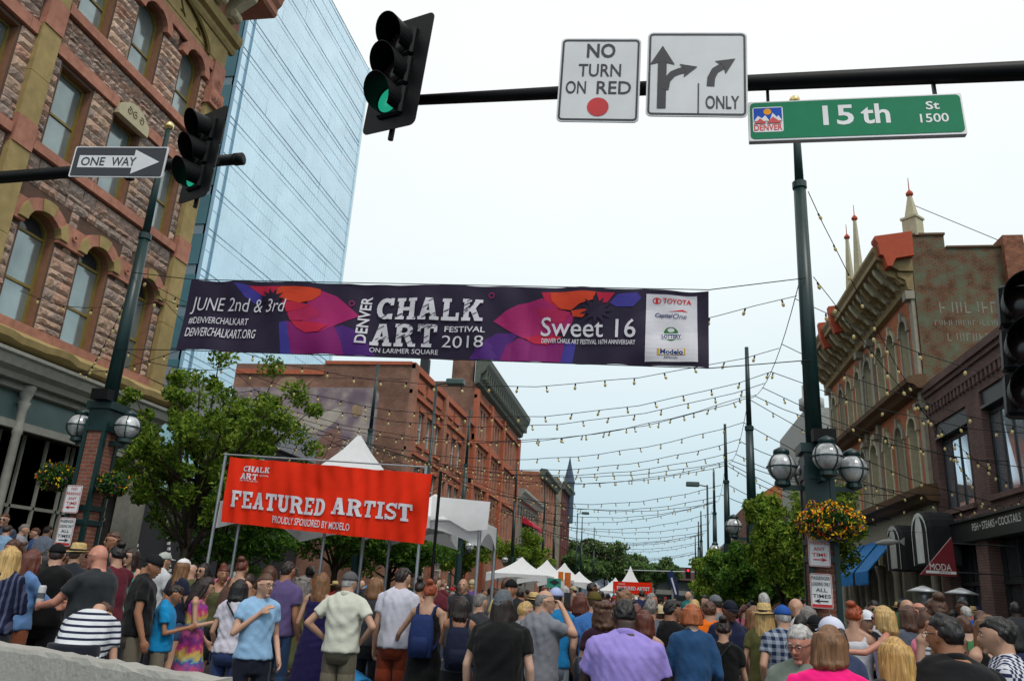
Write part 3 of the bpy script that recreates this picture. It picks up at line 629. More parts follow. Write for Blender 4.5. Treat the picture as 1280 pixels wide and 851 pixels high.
for a0, a1 in ((24.7, 27.0), (20.5, 23.9), (16.2, 19.6), (12, 15.3), (8, 11)):
    m = MB(); m.add([FD.P(a0, 0, -.35), FD.P(a1, 0, -.35), FD.P(a1, 3.75, -.35), FD.P(a0, 3.75, -.35)], [(0, 1, 2, 3)]); m.build('shop_window', glass_dark, D1)
    f = MB()
    for t in (0.02, .35, .68, .98): a = a0 + (a1 - a0) * t; FD.box(f, a - .04, a + .04, 0, 3.7, -.34, -.25)
    FD.box(f, a0, a1, 2.6, 2.7, -.34, -.24); f.build('shop_frame', blackm, D1)
v, f, asp = text2d('FISH • STEAKS • COCKTAILS', .0)
m = MB(); hgt = .2; Lw = 3.1; m.add([FD.P(24.35 - p[0] * Lw, 4.0 + p[1] * hgt, .225) for p in v], f); m.build('sign_lettering', mat('white_letter', (.8, .8, .78), .5), D1, kind='stuff')
# ---------------------------------------------------------------- ornate Victorian building
brick_o = mat('orange_brick', (.56, .18, .085), .9, var=.16, scale=1.2, bump=.2, brick=(.22, .075, .008, (.48, .15, .07), (.34, .2, .13)), axes='yz', dirt=.2)
cream2 = cm('cream_painted_stone', 184, 176, 148, rough=.7, var=.12, dirt=.15, k=1.05); grey2 = cm('grey_painted_stone', 156, 150, 134, rough=.7, var=.12, dirt=.2, k=1.0)
oliv = cm('olive_gold_cornice', 150, 130, 92, rough=.7, var=.15, dirt=.25); terra = cm('terracotta_paint', 172, 76, 50, rough=.6, var=.1); brownc = cm('brown_belt_course', 108, 84, 62, rough=.7, var=.15, dirt=.3)
V = thing('victorian_building', 'ornate three storey orange brick building with cream arched windows and red spires at right', 'building', (9, 27.7, 0)); FV = Fac((0, -27.7, 0), (0, 1, 0), (-1, 0, 0))
wc = [28.75, 30.35, 31.95, 33.75, 35.55, 37.15, 38.75, 40.3]; oV = []
for i, a in enumerate(wc):
    wd = .85 if i != 3 else 1.0
    oV += [(a, a + wd, 9.35, 11.45, .42), (a, a + wd, 5.75, 7.85, .42)]
m = MB(); FV.wall(m, 27.72, 41.8, 5.2, 13.0, oV, .28, 0, 1); m.build('wall', [brick_o, cream2], V)
side_b = mat('ghost_sign_brick', (.24, .17, .10), .95, var=.5, scale=2.5, bump=.4, bscale=20, col2=(.12, .13, .085), brick=(.22, .075, .012, (.3, .12, .06), (.12, .1, .08)), axes='xz', dirt=.3)
m = MB(); m.box(0.02, 1.15, 0, .6, 0, 14.6).box(1.15, 3.0, 0, .6, 0, 14.1).build('side_wall', side_b, V)
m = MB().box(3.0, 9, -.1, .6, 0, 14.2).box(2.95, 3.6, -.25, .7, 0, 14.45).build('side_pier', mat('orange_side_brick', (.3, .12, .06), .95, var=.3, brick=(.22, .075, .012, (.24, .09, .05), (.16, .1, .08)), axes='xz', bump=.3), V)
m = MB().box(0, 1.18, -.06, .66, 14.6, 14.68).box(1.18, 3.0, -.06, .66, 14.1, 14.17).build('side_coping', brownc, V)
MB().box(.3, 9, .6, 14, 0, 12.9).build('building_core', MATS['roof_dark'], V)
# ghost sign letters (faded paint; unreadable in the photograph except for strokes)
gp = mat('faded_sign_paint', lin(158, 156, 146), .95, var=.6, scale=9, col2=(.13, .13, .09))
gr = random.Random(12)   # only worn strokes of the old wall sign are left, as in the photograph
for (z0, hh, x0, x1, st_) in ((11.65, .42, .75, 2.8, .27), (11.2, .2, .55, 2.7, .15), (10.65, .28, .9, 2.4, .2)):
    m = MB(); x = x0
    while x < x1:
        wd = st_ * .62; k = gr.randrange(4); b = wd * .26
        if k != 2: m.add([(x, -.006, z0), (x + b, -.006, z0), (x + b, -.006, z0 + hh), (x, -.006, z0 + hh)], [(0, 1, 2, 3)])
        if k in (1, 2): m.add([(x + wd - b, -.006, z0 + hh * .1), (x + wd, -.006, z0 + hh * .1), (x + wd, -.006, z0 + hh), (x + wd - b, -.006, z0 + hh)], [(0, 1, 2, 3)])
        if k in (0, 3): zz = z0 + hh * gr.choice((0, .4, .84)); m.add([(x + b + .002, -.0065, zz), (x + wd, -.0065, zz), (x + wd, -.0065, zz + hh * .15), (x + b + .002, -.0065, zz + hh * .15)], [(0, 1, 2, 3)])
        x += st_
    m.build('faded_strokes', gp, V, kind='stuff')
for i, (b0, b1, c0, c1, r_) in enumerate(oV):
    window(FV, V, b0, b1, c0, c1, r_, .28, cream2, glass, .07, (.5,))
    m = MB(); arch_ring(FV, m, b0, b1, c1, r_, .15, 0, .1, [0], 8); FV.box(m, b0 - .13, b0 - .01, c0, c1, 0, .05); FV.box(m, b1 + .01, b1 + .13, c0, c1, 0, .05)
    FV.box(m, b0 - .18, b0 + .0, c1 - .12, c1 + .02, .0, .11); FV.box(m, b1, b1 + .18, c1 - .12, c1 + .02, .0, .11); FV.box(m, (b0 + b1) / 2 - .09, (b0 + b1) / 2 + .09, c1 + r_ - .05, c1 + r_ + .3, 0, .15)
    FV.box(m, b0 - .15, b1 + .15, c0 - .12, c0, 0, .1); m.build('window_surround', cream2 if i % 3 else grey2, V)
for a in (27.75, 33.2, 34.95, 41.3):
    m = MB(); FV.box(m, a, a + .32, 9.3, 12.9, 0, .12); FV.box(m, a - .05, a + .37, 12.2, 12.5, 0, .3); FV.box(m, a, a + .32, 5.7, 9.0, 0, .12); FV.box(m, a - .05, a + .37, 8.3, 8.5, 0, .3); m.build('pilaster', grey2, V)
for z0, z1 in ((9.0, 9.3), (5.3, 5.65)):
    m = MB(); FV.prof(m, 27.4, 41.9, [(0, z0 - .12), (.3, z0 - .08), (.42, z0 + .05), (.62, z0 + .1), (.66, z1 - .05), (.4, z1 + .06), (0, z1 + .12)]); m.build('belt_course', brownc, V)
m = MB(); FV.prof(m, 27.7, 42, [(0, 12.5), (.2, 12.55), (.26, 12.9), (.5, 13.05), (.5, 13.2), (0, 13.2)]); m.build('cornice_moulding', oliv, V)
m = MB(); FV.prof(m, 27.6, 42, [(0, 13.2), (.45, 13.22), (1.05, 13.62), (1.2, 13.66), (1.2, 13.85), (1.3, 14.0), (1.3, 14.12), (0, 14.3)]); m.build('cornice', oliv, V)
for k, a in enumerate(np.arange(27.9, 41.8, .62)):
    m = MB(); FV.prof(m, a - .11, a + .11, [(.1, 12.75), (.4, 12.8), (.55, 13.0), (.8, 13.1), (1.05, 13.45), (1.1, 13.62), (.1, 13.3)]); m.build('cornice_bracket', cream2 if k % 2 else oliv, V)
for a in (27.35, 34.4, 36.6):
    m = MB(); FV.prof(m, a, a + (.5 if a < 28 else .35), [(0, 13.7), (.6, 13.6), (.75, 13.3), (.9, 13.3), (1.0, 13.7), (1.12, 13.75), (1.15, 14.15), (1.25, 14.35), (1.25, 14.45), (0, 14.62)] if a < 28 else [(.7, 13.3), (1.2, 13.2), (1.36, 13.7), (1.42, 14.4), (.7, 14.5)]); m.build('terracotta_end_block', terra, V)
for (a, z0, hh, s) in ((27.95, 14.6, 1.75, 1.0), (33.4, 14.0, 4.1, .95), (34.9, 14.0, 3.9, .95)):
    m = MB(); q = 27.7
    m.lathe([(.36 * s, z0), (.36 * s, z0 + .7), (.42 * s, z0 + .72), (.42 * s, z0 + .8), (.25 * s, z0 + .84), (.07, z0 + hh)], 4, (.25 if a < 28 else -.3, a - q, 0)); sp_ = m.build('spire', cream2, V)
    m = MB(); m.lathe([(.02, z0 + hh - .1), (.13, z0 + hh), (.13, z0 + hh + .07), (.02, z0 + hh + .22), (.012, z0 + hh + .7)], 8, (.25 if a < 28 else -.3, a - q, 0)); m.build('finial', terra, sp_)
m = MB(); m.tube([(.3, .3, 16.0), (3.6, .3, 14.2)], .015, 4).build('guy_wire', blackm, V)
# ground floor arcade, blue awning, striped awnings
m = MB(); oA = [(a, a + 1.5, .14, 3.5, .6) for a in (28.3, 30.4, 32.5, 34.6, 36.7, 38.8)]; FV.wall(m, 27.72, 41.8, 0, 5.2, oA, .4, 0, 0); m.build('arcade_wall', grey2, V)
for a in (28.05, 30.1, 32.2, 34.3, 36.4, 38.5, 40.6):
    m = MB(); m.lathe([(.2, .14), (.2, .5), (.14, .56), (.12, 3.0), (.2, 3.3), (.2, 3.45)], 12, (-.15, a - 27.7, 0)); m.build('column', grey2, V, smooth=True)
for (b0, b1, c0, c1, r_) in oA:
    m = MB(); arch_ring(FV, m, b0, b1, c1, r_, .2, 0, .12, [0], 8); m.build('arch_moulding', cream2, V)
    m = MB(); m.add([FV.P(b0, 0, -.39), FV.P(b1, 0, -.39), FV.P(b1, 4.2, -.39), FV.P(b0, 4.2, -.39)], [(0, 1, 2, 3)]); m.build('shop_window', glass_dark, V)
blackc = mat('black_canvas', (.02, .02, .022), .8); whitec = cm('white_canvas', 205, 208, 205, rough=.8)
bluec = mat('blue_striped_canvas', lin(28, 136, 205), .7, stripes=('Y', 5.5, lin(12, 74, 150)), var=.15)
def dome_awning(a0, a1, z0, z1, d, lab):
    t = thing('arched_awning', lab, 'awning', (9 - .02, (a0 + a1) / 2, z0), group='black and white arched awnings'); hw = (a1 - a0) / 2
    def sec(u, dd, s=1.0): # rounded-top vertical bullnose
        return [(-dd, -hw * s, 0), (-dd, -hw * s, (z1 - z0) * .62 * s)] + [(-dd, -hw * s * math.cos(p), (z1 - z0) * (.62 + .38 * math.sin(p)) * s) for p in np.linspace(0.2, PI - .2, 9)] + [(-dd, hw * s, (z1 - z0) * .62 * s), (-dd, hw * s, 0)]
    m = MB(); m.rings([sec(0, 0.02), sec(0, d * .85), sec(0, d, .93)]); m.build('canvas', blackc, t)
    m = MB(); s2 = sec(0, d + .012, .9); s3 = sec(0, d + .012, .97); 
    m.rings([s3, s2], caps=False, closed=False); m.build('white_piping', whitec, t)
    m = MB(); q = [(-d - .014, y * .45, z * .88 + .05) for (_, y, z) in sec(0, 0)]; m.add(q, [tuple(range(len(q)))]); m.build('white_panel', whitec, t)
dome_awning(25.9, 27.4, 3.15, 4.75, .9, 'black arched awning with white centre panel, nearer of two by the red triangular sign')
dome_awning(28.7, 30.3, 3.1, 4.6, .9, 'black arched awning with white centre panel, next to the blue striped awning')
t = thing('blue_awning', 'bright blue striped awning with scalloped valance on the ornate building', 'awning', (8.6, 32.0, 2.7))
for k, a in enumerate((0.2, 2.6, 4.9)):
    m = MB(); pr = [(.35, 1.75), (-.75, .45), (-.75, .05), (-.72, .05), (-.72, .42), (.35, 1.68)]
    m.rings([[(x, a, z) for x, z in pr], [(x, a + 2.0, z) for x, z in pr]]); m.build('canvas', bluec, t)
    m = MB(); m.rings([[(-.74, a + .2 * j, .06), (-.74, a + .2 * j + .1, -.08), (-.74, a + .2 * j + .2, .06), (-.735, a + .2 * j + .1, .08)] for j in range(1)]) ; 
    for j in range(10): m.add([(-.745, a + .2 * j, .06), (-.745, a + .2 * j + .05, -.04), (-.745, a + .2 * j + .15, -.04), (-.745, a + .2 * j + .2, .06)], [(0, 1, 2, 3)])
    m.build('valance', bluec, t)
# MODA projecting sign
ms = thing('triangular_sign', 'dark red triangular projecting MODA MAN sign beside the restaurant', 'sign', (7.05, 22.0, 2.65))
m = MB(); tr_ = [(-.45, 0), (.4, 0), (.36, .95)]; m.rings([[(x, .04, z) for x, z in tr_], [(x, -.04, z) for x, z in tr_]]); m.build('panel', cm('dark_red_enamel', 120, 26, 34, rough=.4), ms)
v, f, a_ = text2d('MODA', .0); m = MB(); m.add([(-.22 + p[0] * .5, -.045, .13 + p[1] * .16) for p in v], f); m.build('lettering', MATS['white_letter'], ms)
m = MB(); m.add([(-.32, -.045, .05), (.38, -.045, .05), (.38, -.045, .115), (-.32, -.045, .115)], [(0, 1, 2, 3)]); m.build('white_bar', MATS['white_letter'], ms)
v, f, a_ = text2d('MAN', .0); m = MB(); m.add([(.0 + p[0] * .25, -.048, .06 + p[1] * .045) for p in v], f); m.build('lettering', MATS['dark_red_enamel'], ms)
m = MB(); m.tube([(.4, 0, .1), (1.9, 0, .1)], .02, 6).tube([(.38, 0, .8), (1.9, 0, .8)], .02, 6).build('bracket', blackm, ms)
# gabled and white buildings further on the right
gb = thing('gabled_building', 'red and orange gabled building beyond the right street trees', 'building', (10, 60, 0))
MB().box(-3, 8, 0, 14, 0, 9).build('wall', brick_rx, gb)
m = MB(); m.rings([[(-3, 0, 9), (8, 0, 9), (2.5, 0, 12.5)], [(-3, 14, 9), (8, 14, 9), (2.5, 14, 12.5)]]); m.build('roof', cm('orange_roof', 170, 110, 70, rough=.8), gb)
MB().box(.6, 1.4, 1, 1.8, 9, 12.6).build('chimney', brick_rx, gb)
wb = thing('white_cupola_building', 'white painted building with an urn finial just behind the right lamp post', 'building', (9.2, 46, 0))
MB().box(-.6, 9, 0, 10, 0, 12.6).build('wall', cm('white_stucco', 180, 182, 178, rough=.7, k=.8), wb)
MB().lathe([(.7, 12.6), (.7, 13.2), (.5, 13.3), (.5, 14.0), (.3, 14.2), (.12, 14.3), (.1, 14.6), (.25, 14.8), (.25, 15), (.06, 15.2), (.16, 15.4), (.03, 15.6)], 12, (-.2, .6, 0)).build('urn_finial', cm('white_stucco2', 190, 192, 188, rough=.7, k=.8), wb, smooth=True)
farblock('brick_row_building', 'plain red brick building hidden behind the right trees', 9.6, 75, 150, 8.5, brick_r, 14, 2, 3.3, 1.5, face=-1, cor=gcor)
# far end of the street
eb = thing('parking_structure', 'long low brown brick building closing the far end of the street', 'building', (3, 175, 0))
m = MB(); m.box(-8, 45, 0, 20, 6.0, 8.6).build('upper_wall', cm('brown_concrete', 104, 82, 78, rough=.85, k=.9), eb)
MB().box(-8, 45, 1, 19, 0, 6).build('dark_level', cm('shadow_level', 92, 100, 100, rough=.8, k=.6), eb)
MB().box(-8, 45, -.1, 0.3, 3.0, 3.9).build('parapet', cm('grey_concrete', 136, 136, 130, rough=.8, k=.8), eb)
for x in range(-7, 45, 4): MB().box(x, x + .4, -.2, .6, 0, 6).build('column', MATS['grey_concrete'], eb)
lb = thing('distant_office', 'hazy grey building far behind the left row', 'building', (-24, 210, 0)); MB().box(-16, 12, 0, 20, 0, 13).build('wall', cm('hazy_grey', 120, 132, 146, rough=.9, k=.8), lb)
MB().box(-16, 12, -.3, 0, 9, 10).build('window_band', glass_dark, lb)
# ================================================================= STREET FURNITURE
green = cm('dark_green_paint', 14, 46, 46, rough=.4, var=.1, k=1.0, spec=.5)
blackp = mat('black_paint', (.004, .0045, .005), .5, spec=.2, var=.15, bump=.05); brickp = mat('pier_brick', (.25, .08, .05), .9, var=.2, brick=(.2, .07, .01, (.2, .07, .045), (.2, .16, .14)), axes='xz', bump=.3)
gold = mat('gilt', (.75, .58, .25), .25, metal=.9)
globe = mat('lamp_globe_glass', (.5, .52, .53), .12, metal=.3, var=.5, scale=5, bump=.05, bscale=9)
galv = mat('galvanised_steel', (.38, .40, .42), .35, metal=.7, var=.1)
signw = mat('white_sign_sheeting', (.74, .75, .77), .35, var=.07, scale=3, dirt=.12); signk = cm('dark_legend', 44, 46, 56, rough=.5, k=.7); signr = cm('red_legend', 196, 28, 36, rough=.4); alum = mat('sign_aluminium', (.5, .52, .54), .4, metal=.5)
def rrect(x0, x1, z0, z1, r, n=4):
    pts = []
    for cx, cz, a0 in ((x1 - r, z0 + r, -90), (x1 - r, z1 - r, 0), (x0 + r, z1 - r, 90), (x0 + r, z0 + r, 180)):
        for k in range(n + 1): a = R(a0 + 90 * k / n); pts.append((cx + r * math.cos(a), cz + r * math.sin(a)))
    return pts
def plate(par, name, pts, y0, y1, m): 
    b = MB(); b.rings([[(x, y1, z) for x, z in pts], [(x, y0, z) for x, z in pts]]); return b.build(name, m, par)
def flat(par, name, pts, y, m): b = MB(); b.add([(x, y, z) for x, z in pts], [tuple(range(len(pts)))]); return b.build(name, m, par)
def border(par, x0, x1, z0, z1, r, t, y, m):
    a = rrect(x0, x1, z0, z1, r); c = rrect(x0 + t, x1 - t, z0 + t, z1 - t, max(r - t, .003)); b = MB(); n = len(a)
    b.add([(x, y, z) for x, z in a] + [(x, y, z) for x, z in c], [(i, (i + 1) % n, n + (i + 1) % n, n + i) for i in range(n)]); return b.build('border', m, par)
def txt(par, s, x0, x1, z0, z1, y, m, bold=0, shear=0, name='lettering'):
    # one object per word
    words = s.split(' '); v, f, a = text2d(s, bold, shear); b = MB(); 
    b.add([(x0 + p[0] * (x1 - x0), y, z0 + p[1] * (z1 - z0)) for p in v], f); return b.build(name, m, par, kind='stuff')
def arrow_poly(pts, w, head, hw):   # curved arrow: centreline points, stroke width
    pts = [np.array(p, float) for p in pts]; L_, R_ = [], []
    for i, p in enumerate(pts):
        d = pts[min(i + 1, len(pts) - 1)] - pts[max(i - 1, 0)]; d /= np.linalg.norm(d); n = np.array([-d[1], d[0]]); L_.append(p + n * w / 2); R_.append(p - n * w / 2)
    d = pts[-1] - pts[-2]; d /= np.linalg.norm(d); n = np.array([-d[1], d[0]]); e = pts[-1]
    quads = [[L_[i], L_[i + 1], R_[i + 1], R_[i]] for i in range(len(pts) - 1)]
    return quads + [[e + n * hw - d * .03, e + d * head, e], [e - n * hw - d * .03, e, e + d * head]]
def polys(par, name, ps, y, m):
    b = MB()
    for p in ps: b.add([(q[0], y, q[1]) for q in p], [tuple(range(len(p)))])
    return b.build(name, m, par, kind='stuff')

# right mast arm (runs in from a pole out of frame on the right)
AY, AZ = 6.5, 6.27
arm = thing('signal_mast_arm', 'long black tapered signal arm crossing the top right of the view', 'mast arm', (6.2, AY, 0))
MB().tube([(0, 0, 5.9), (0, 0, 0)], [.14, .18], 16).build('pole', blackp, arm, smooth=True)
MB().tube([(.1, 0, AZ - .09), (-2.9, 0, AZ - .02), (-5.3, 0, AZ), (-8.9, 0, AZ + .0)], [.105, .088, .075, .05], 16).build('arm', blackp, arm, smooth=True)
# no turn on red
def hang(name, label, cat, x, y, z, rz=0, ry=0, rx=0):
    t = thing(name, label, cat, (x, y, z)); t.rotation_euler = (rx, ry, rz); return t
s1 = hang('no_turn_sign', 'white NO TURN ON RED sign with red dot clamped to the black signal arm', 'sign', -.51, AY - .16, AZ, R(4), R(1.2))
plate(s1, 'panel', rrect(-.38, .38, -.45, .47, .05), -.0, .012, signw); border(s1, -.365, .365, -.435, .455, .04, .018, -.004, signk)
txt(s1, 'NO', -.13, .14, .25, .41, -.004, signk, .022); txt(s1, 'TURN', -.2, .2, .04, .18, -.004, signk, .01); txt(s1, 'ON', -.31, -.12, -.15, -.01, -.004, signk, .01); txt(s1, 'RED', -.02, .3, -.15, -.01, -.004, signk, .01)
flat(s1, 'red_dot', [(.0 + .1 * math.cos(a), -.29 + .1 * math.sin(a)) for a in np.linspace(0, 2 * PI, 28, endpoint=False)], -.004, signr)
for z in (.2, -.2): MB().box(-.06, .06, .012, .1, z - .02, z + .02).build('bracket', blackp, s1)
s2 = hang('lane_use_sign', 'white lane sign with straight and right arrows beside a right turn ONLY arrow', 'sign', .385, AY - .16, AZ + .01, R(4), R(1.2))
plate(s2, 'panel', rrect(-.455, .455, -.45, .46, .05), -.0, .012, signw); border(s2, -.44, .44, -.435, .445, .04, .018, -.004, signk)
polys(s2, 'straight_arrow', arrow_poly([(-.315, -.37), (-.315, -.1), (-.315, .13)], .08, .18, .115), -.004, signk)
polys(s2, 'right_arrow', arrow_poly([(-.285, -.17), (-.27, -.07), (-.22, .0), (-.16, .03), (-.11, .045)], .065, .12, .075), -.0055, signk)
polys(s2, 'turn_arrow', arrow_poly([(.125, -.13), (.13, -.04), (.165, .04), (.235, .09)], .07, .14, .085), -.004, signk)
flat(s2, 'divider', [(.01, -.42), (.022, -.42), (.022, -.1), (.01, -.1)], -.004, signk); txt(s2, 'ONLY', .08, .38, -.37, -.23, -.004, signk, .014)
# 15th street sign (green, hung below the arm, tilted face)
s3 = hang('street_name_sign', 'green 15th St 1500 street name sign with small mountain city emblem, hung under the arm', 'sign', 1.75, AY - .02, 5.86, R(-1), R(.9), R(-6))
sg = cm('sign_green', 0, 122, 84, rough=.6, var=.05); plate(s3, 'panel', rrect(-.9, .9, -.24, .2, .01), -.0, .05, signw)
flat(s3, 'green_face', rrect(-.885, .885, -.22, .185, .04), -.004, sg)
txt(s3, '15', -.26, .0, -.1, .12, -.007, signw, .02); txt(s3, 'th', .06, .30, -.1, .12, -.007, signw, .02); txt(s3, 'St', .6, .71, .03, .12, -.007, signw, .015); txt(s3, '1500', .54, .77, -.11, -.015, -.007, signw, .012)
def emb(pts, y, m, n='emblem'): flat(s3, n, pts, y, m)
flat(s3, 'emblem', rrect(-.865, -.6, -.15, .13, .02), -.007, signw); emb([(-.855, -.03), (-.61, -.03), (-.61, .12), (-.855, .12)], -.009, cm('emblem_blue', 30, 80, 180))
emb([(-.735 + .035 * math.cos(a), .075 + .035 * math.sin(a)) for a in np.linspace(0, 2 * PI, 14, endpoint=False)], -.011, cm('emblem_orange', 240, 160, 30))
polys(s3, 'emblem', [[(-.855, -.03), (-.82, .03), (-.785, -.0), (-.785, -.03)], [(-.785, -.03), (-.785, .0), (-.755, .035), (-.72, -.03)], [(-.72, -.03), (-.69, .06), (-.655, .01), (-.655, -.03)], [(-.655, -.03), (-.655, .01), (-.64, .03), (-.61, -.03)]], -.012, signw)
polys(s3, 'emblem', [[(-.855, -.055), (-.8, .0), (-.745, -.055)], [(-.745, -.055), (-.69, .015), (-.61, -.055)]], -.0135, signr)
txt(s3, 'DENVER', -.855, -.61, -.135, -.065, -.009, signr, .02)
for x in (-.72, .7): MB().box(x - .012, x + .012, .01, .05, .18, .42).build('hanger', blackp, s3)
# traffic signal heads
lens_g = mat('green_lens', (.01, .12, .08), .25, emit=((.02, .55, .33), .55)); lens_k = mat('dark_lens', (.02, .012, .01), .2)
def signal(name, label, x, y, z, rz, ry, backplate=True, lit=True, spacing=.355, k=1.0, arrow=False):
    t = hang(name, label, 'traffic light', x, y, z, rz, ry); t.scale = (k, k, k)
    for i in range(3):
        zc = (1 - i) * spacing
        b = MB().bbox(-.17, .17, -.02, .17, zc - spacing / 2 + .004, zc + spacing / 2 - .004, .025); b.build('housing', blackp, t)
        f = MB(); f.lathe([(.155, -.06), (.165, -.02)], 24, (0, 0, zc), axis='y', caps=True)
        ln = MB(); ln.lathe([(.004, -.075), (.06, -.07), (.11, -.055), (.145, -.03)], 24, (0, 0, zc), axis='y', caps=False)
        lens = ln.build('lens', (lens_g if (lit and i == 2) else lens_k), t, smooth=True)
        # visor: cut tunnel
        v = MB(); n = 22; ring = []
        for q, (rad, yy) in enumerate(((.165, -.02), (.17, -.3), (.163, -.3), (.158, -.02))):
            rr_ = []
            for j in range(n):
                a = R(-52 + 284 * j / (n - 1)); l = yy if yy > -.1 else -.12 - .2 * (.5 + .5 * math.sin(a)) ** .8
                rr_.append((rad * math.cos(a), l, zc + rad * math.sin(a)))
            ring.append(rr_)
        v.rings(ring, closed=False); v.build('visor', blackp, t, smooth=False)
    if backplate:
        plate(t, 'backplate', rrect(-.36, .36, -spacing * 1.5 - .14, spacing * 1.5 + .14, .07), .03, .04, blackp)
    MB().box(-.04, .04, .17, .26, -.05, .05).tube([(0, .1, -spacing * 1.5), (0, .1, -spacing * 1.5 - .22)], .03, 8).build('mount', blackp, t)
    return t
signal('traffic_signal', 'large black traffic light with green lens lit at the tip of the long overhead arm', -2.50, AY - .22, AZ + .18, R(-22), R(5), k=.93)
# left mast arm
arm2 = thing('signal_mast_arm', 'black signal arm with capped end reaching in from the left edge', 'mast arm', (-14.0, 8.4, 0))
LZ = 6.62
MB().tube([(0, 0, 5.9), (0, 0, 0)], [.14, .18], 16).build('pole', blackp, arm2, smooth=True)
pe = atZ(0, 222, LZ); pf = atZ(300, 199, LZ); dv = (pf - pe); 
MB().tube([np.array(pe) - dv * 2 - np.array([-14, 8.4, 0]), pe - np.array([-14, 8.4, 0]), pf - np.array([-14, 8.4, 0])], [.1, .085, .07], 16).build('arm', blackp, arm2, smooth=True)
MB().tube([pf - dv * .02 - np.array([-14, 8.4, 0]), pf + dv * .01 - np.array([-14, 8.4, 0])], [.08, .08], 16).build('end_cap', blackp, arm2, smooth=True)
pc = atY(150, 204, 7.75)
s4 = hang('one_way_sign', 'black and white ONE WAY arrow sign on the left signal arm', 'sign', pc[0], 7.72, pc[2], R(3), R(1.0))
plate(s4, 'panel', rrect(-.63, .63, -.215, .215, .02), 0, .012, signw); flat(s4, 'black_face', rrect(-.61, .61, -.2, .2, .02), -.004, signk)
polys(s4, 'arrow', [[(-.54, -.085), (.2, -.085), (.2, .085), (-.54, .085)], [(.2, -.17), (.55, 0), (.2, .0)], [(.2, .0), (.55, 0), (.2, .17)]], -.007, signw)
txt(s4, 'ONE', -.5, -.18, -.06, .06, -.010, signk, .012); txt(s4, 'WAY', -.09, .24, -.06, .06, -.010, signk, .012)
MB().box(-.05, .05, .012, .3, -.1, .1).build('bracket', blackp, s4)
pc = atY(265, 206, 7.6)
signal('traffic_signal', 'black traffic light with green arrow lit, hung near the tip of the left arm', pc[0], 7.35, pc[2], R(-28), R(5), k=.86)
signal('traffic_signal', 'black traffic light cut off by the right edge of the view', 2.5, 5.6, 3.42, R(-15), R(3), backplate=False, lit=False, k=.88)
pl = thing('signal_pole', 'pole at the right edge carrying the low traffic light', 'pole', (3.3, 5.9, 0)); MB().tube([(0, 0, 0), (0, 0, 4.4)], .09, 12).build('shaft', blackp, pl); MB().tube([(0, 0, 3.5), (-.6, -.1, 3.5)], .03, 8).build('bracket', blackp, pl)

# ---------------------------------------------------------------- lamp posts
def globe_lamp(par, x, y, z, r=.225):
    g_ = MB(); g_.sphere((x, y, z), (r, r, r), 20, 14); gl = g_.build('lamp_globe', globe, par, smooth=True)
    m = MB(); m.tube([(x + (r + .008) * math.cos(a), y + (r + .008) * math.sin(a), z) for a in np.linspace(0, 2 * PI, 25)], .012, 5)
    for k in range(4):
        p = k * PI / 2 + .5; m.tube([(x + (r + .008) * math.sin(a) * math.cos(p), y + (r + .008) * math.sin(a) * math.sin(p), z + (r + .008) * math.cos(a)) for a in np.linspace(.2, PI - .2, 12)], .011, 5)
    m.build('cage', green, gl)
    m = MB(); m.lathe([(.1, z + r - .03), (.13, z + r - .01), (.12, z + r + .05), (.05, z + r + .09), (.01, z + r + .11)], 14, (x, y, 0)); m.build('cap', green, gl, smooth=True)
    m = MB(); m.lathe([(.05, z - r - .1), (.13, z - r - .06), (.12, z - r + .0), (.09, z - r + .03)], 14, (x, y, 0)); m.build('base', green, gl)
def lamp_post(label, x, y, ztop, zp, globes, armz, seg, basket_bar=None, group=None, detail=True, head=.5):
    t = thing('lamp_post', label, 'lamp post', (x, y, 0), group=group)
    if detail:
        MB().box(-.2, .2, -.2, .2, .3, zp - head).build('brick_pier', brickp, t)
        MB().bbox(-.3, .3, -.3, .3, 0, .3, .03).build('base', conc, t)
        m = MB()
        for sx in (-1, 1):
            for sy in (-1, 1): m = MB().box(*sorted((sx * .15, sx * .225)), *sorted((sy * .15, sy * .225)), .3, zp - .3); m.build('corner_angle', green, t)
        for z in (1.4, 2.35, 2.6, zp - .5): MB().box(-.232, .232, -.232, .232, z, z + .09).build('band', green, t)
        MB().box(-.21, .21, -.21, .21, zp - head, zp).build('post_head', green, t)
        MB().box(-.26, .26, -.26, .26, zp - .08, zp + .06).build('cap_plate', green, t)
        m = MB().box(-.09, .25, -.42, -.22, zp + .06, zp + .26); m.build('speaker', blackp, t)
    else:
        MB().tube([(0, 0, 0), (0, 0, zp)], [.2, .16], 8).build('post_head', green, t)
    q = MB().tube([(0, 0, zp - .1), (0, 0, seg)], [.135, .105], 12); q.build('lower_pole', green, t, smooth=True)
    MB().tube([(0, 0, seg - .06), (0, 0, seg + .06)], [.125, .125], 12).build('pole_collar', green, t)
    MB().tube([(0, 0, seg), (0, 0, ztop - .1)], [.08, .055], 10).build('upper_pole', green, t, smooth=True)
    if detail: MB().sphere((0, 0, ztop), .1, 14, 10).build('finial', gold, t, smooth=True)
    for gx, gy, gz in globes:
        MB().box(min(0, gx), max(0, gx) + .001, gy * .5 - .03, gy * .5 + .03, gz - .36, gz - .28).build('lamp_arm', green, t) if abs(gx) > .1 else MB().box(-.03, .03, min(0, gy), max(0, gy), gz - .36, gz - .28).build('lamp_arm', green, t)
        globe_lamp(t, gx, gy, gz)
    return t
LPR = lamp_post('tall dark green lamp post with brick pier and three caged globes, nearest on the right', 2.56, 13.2, 10.6, 4.1, [(-.52, 0, 3.8), (.55, 0, 3.8), (.08, -.5, 3.9), (-.05, .5, 3.75)], 3.4, 8.84, head=1.15)
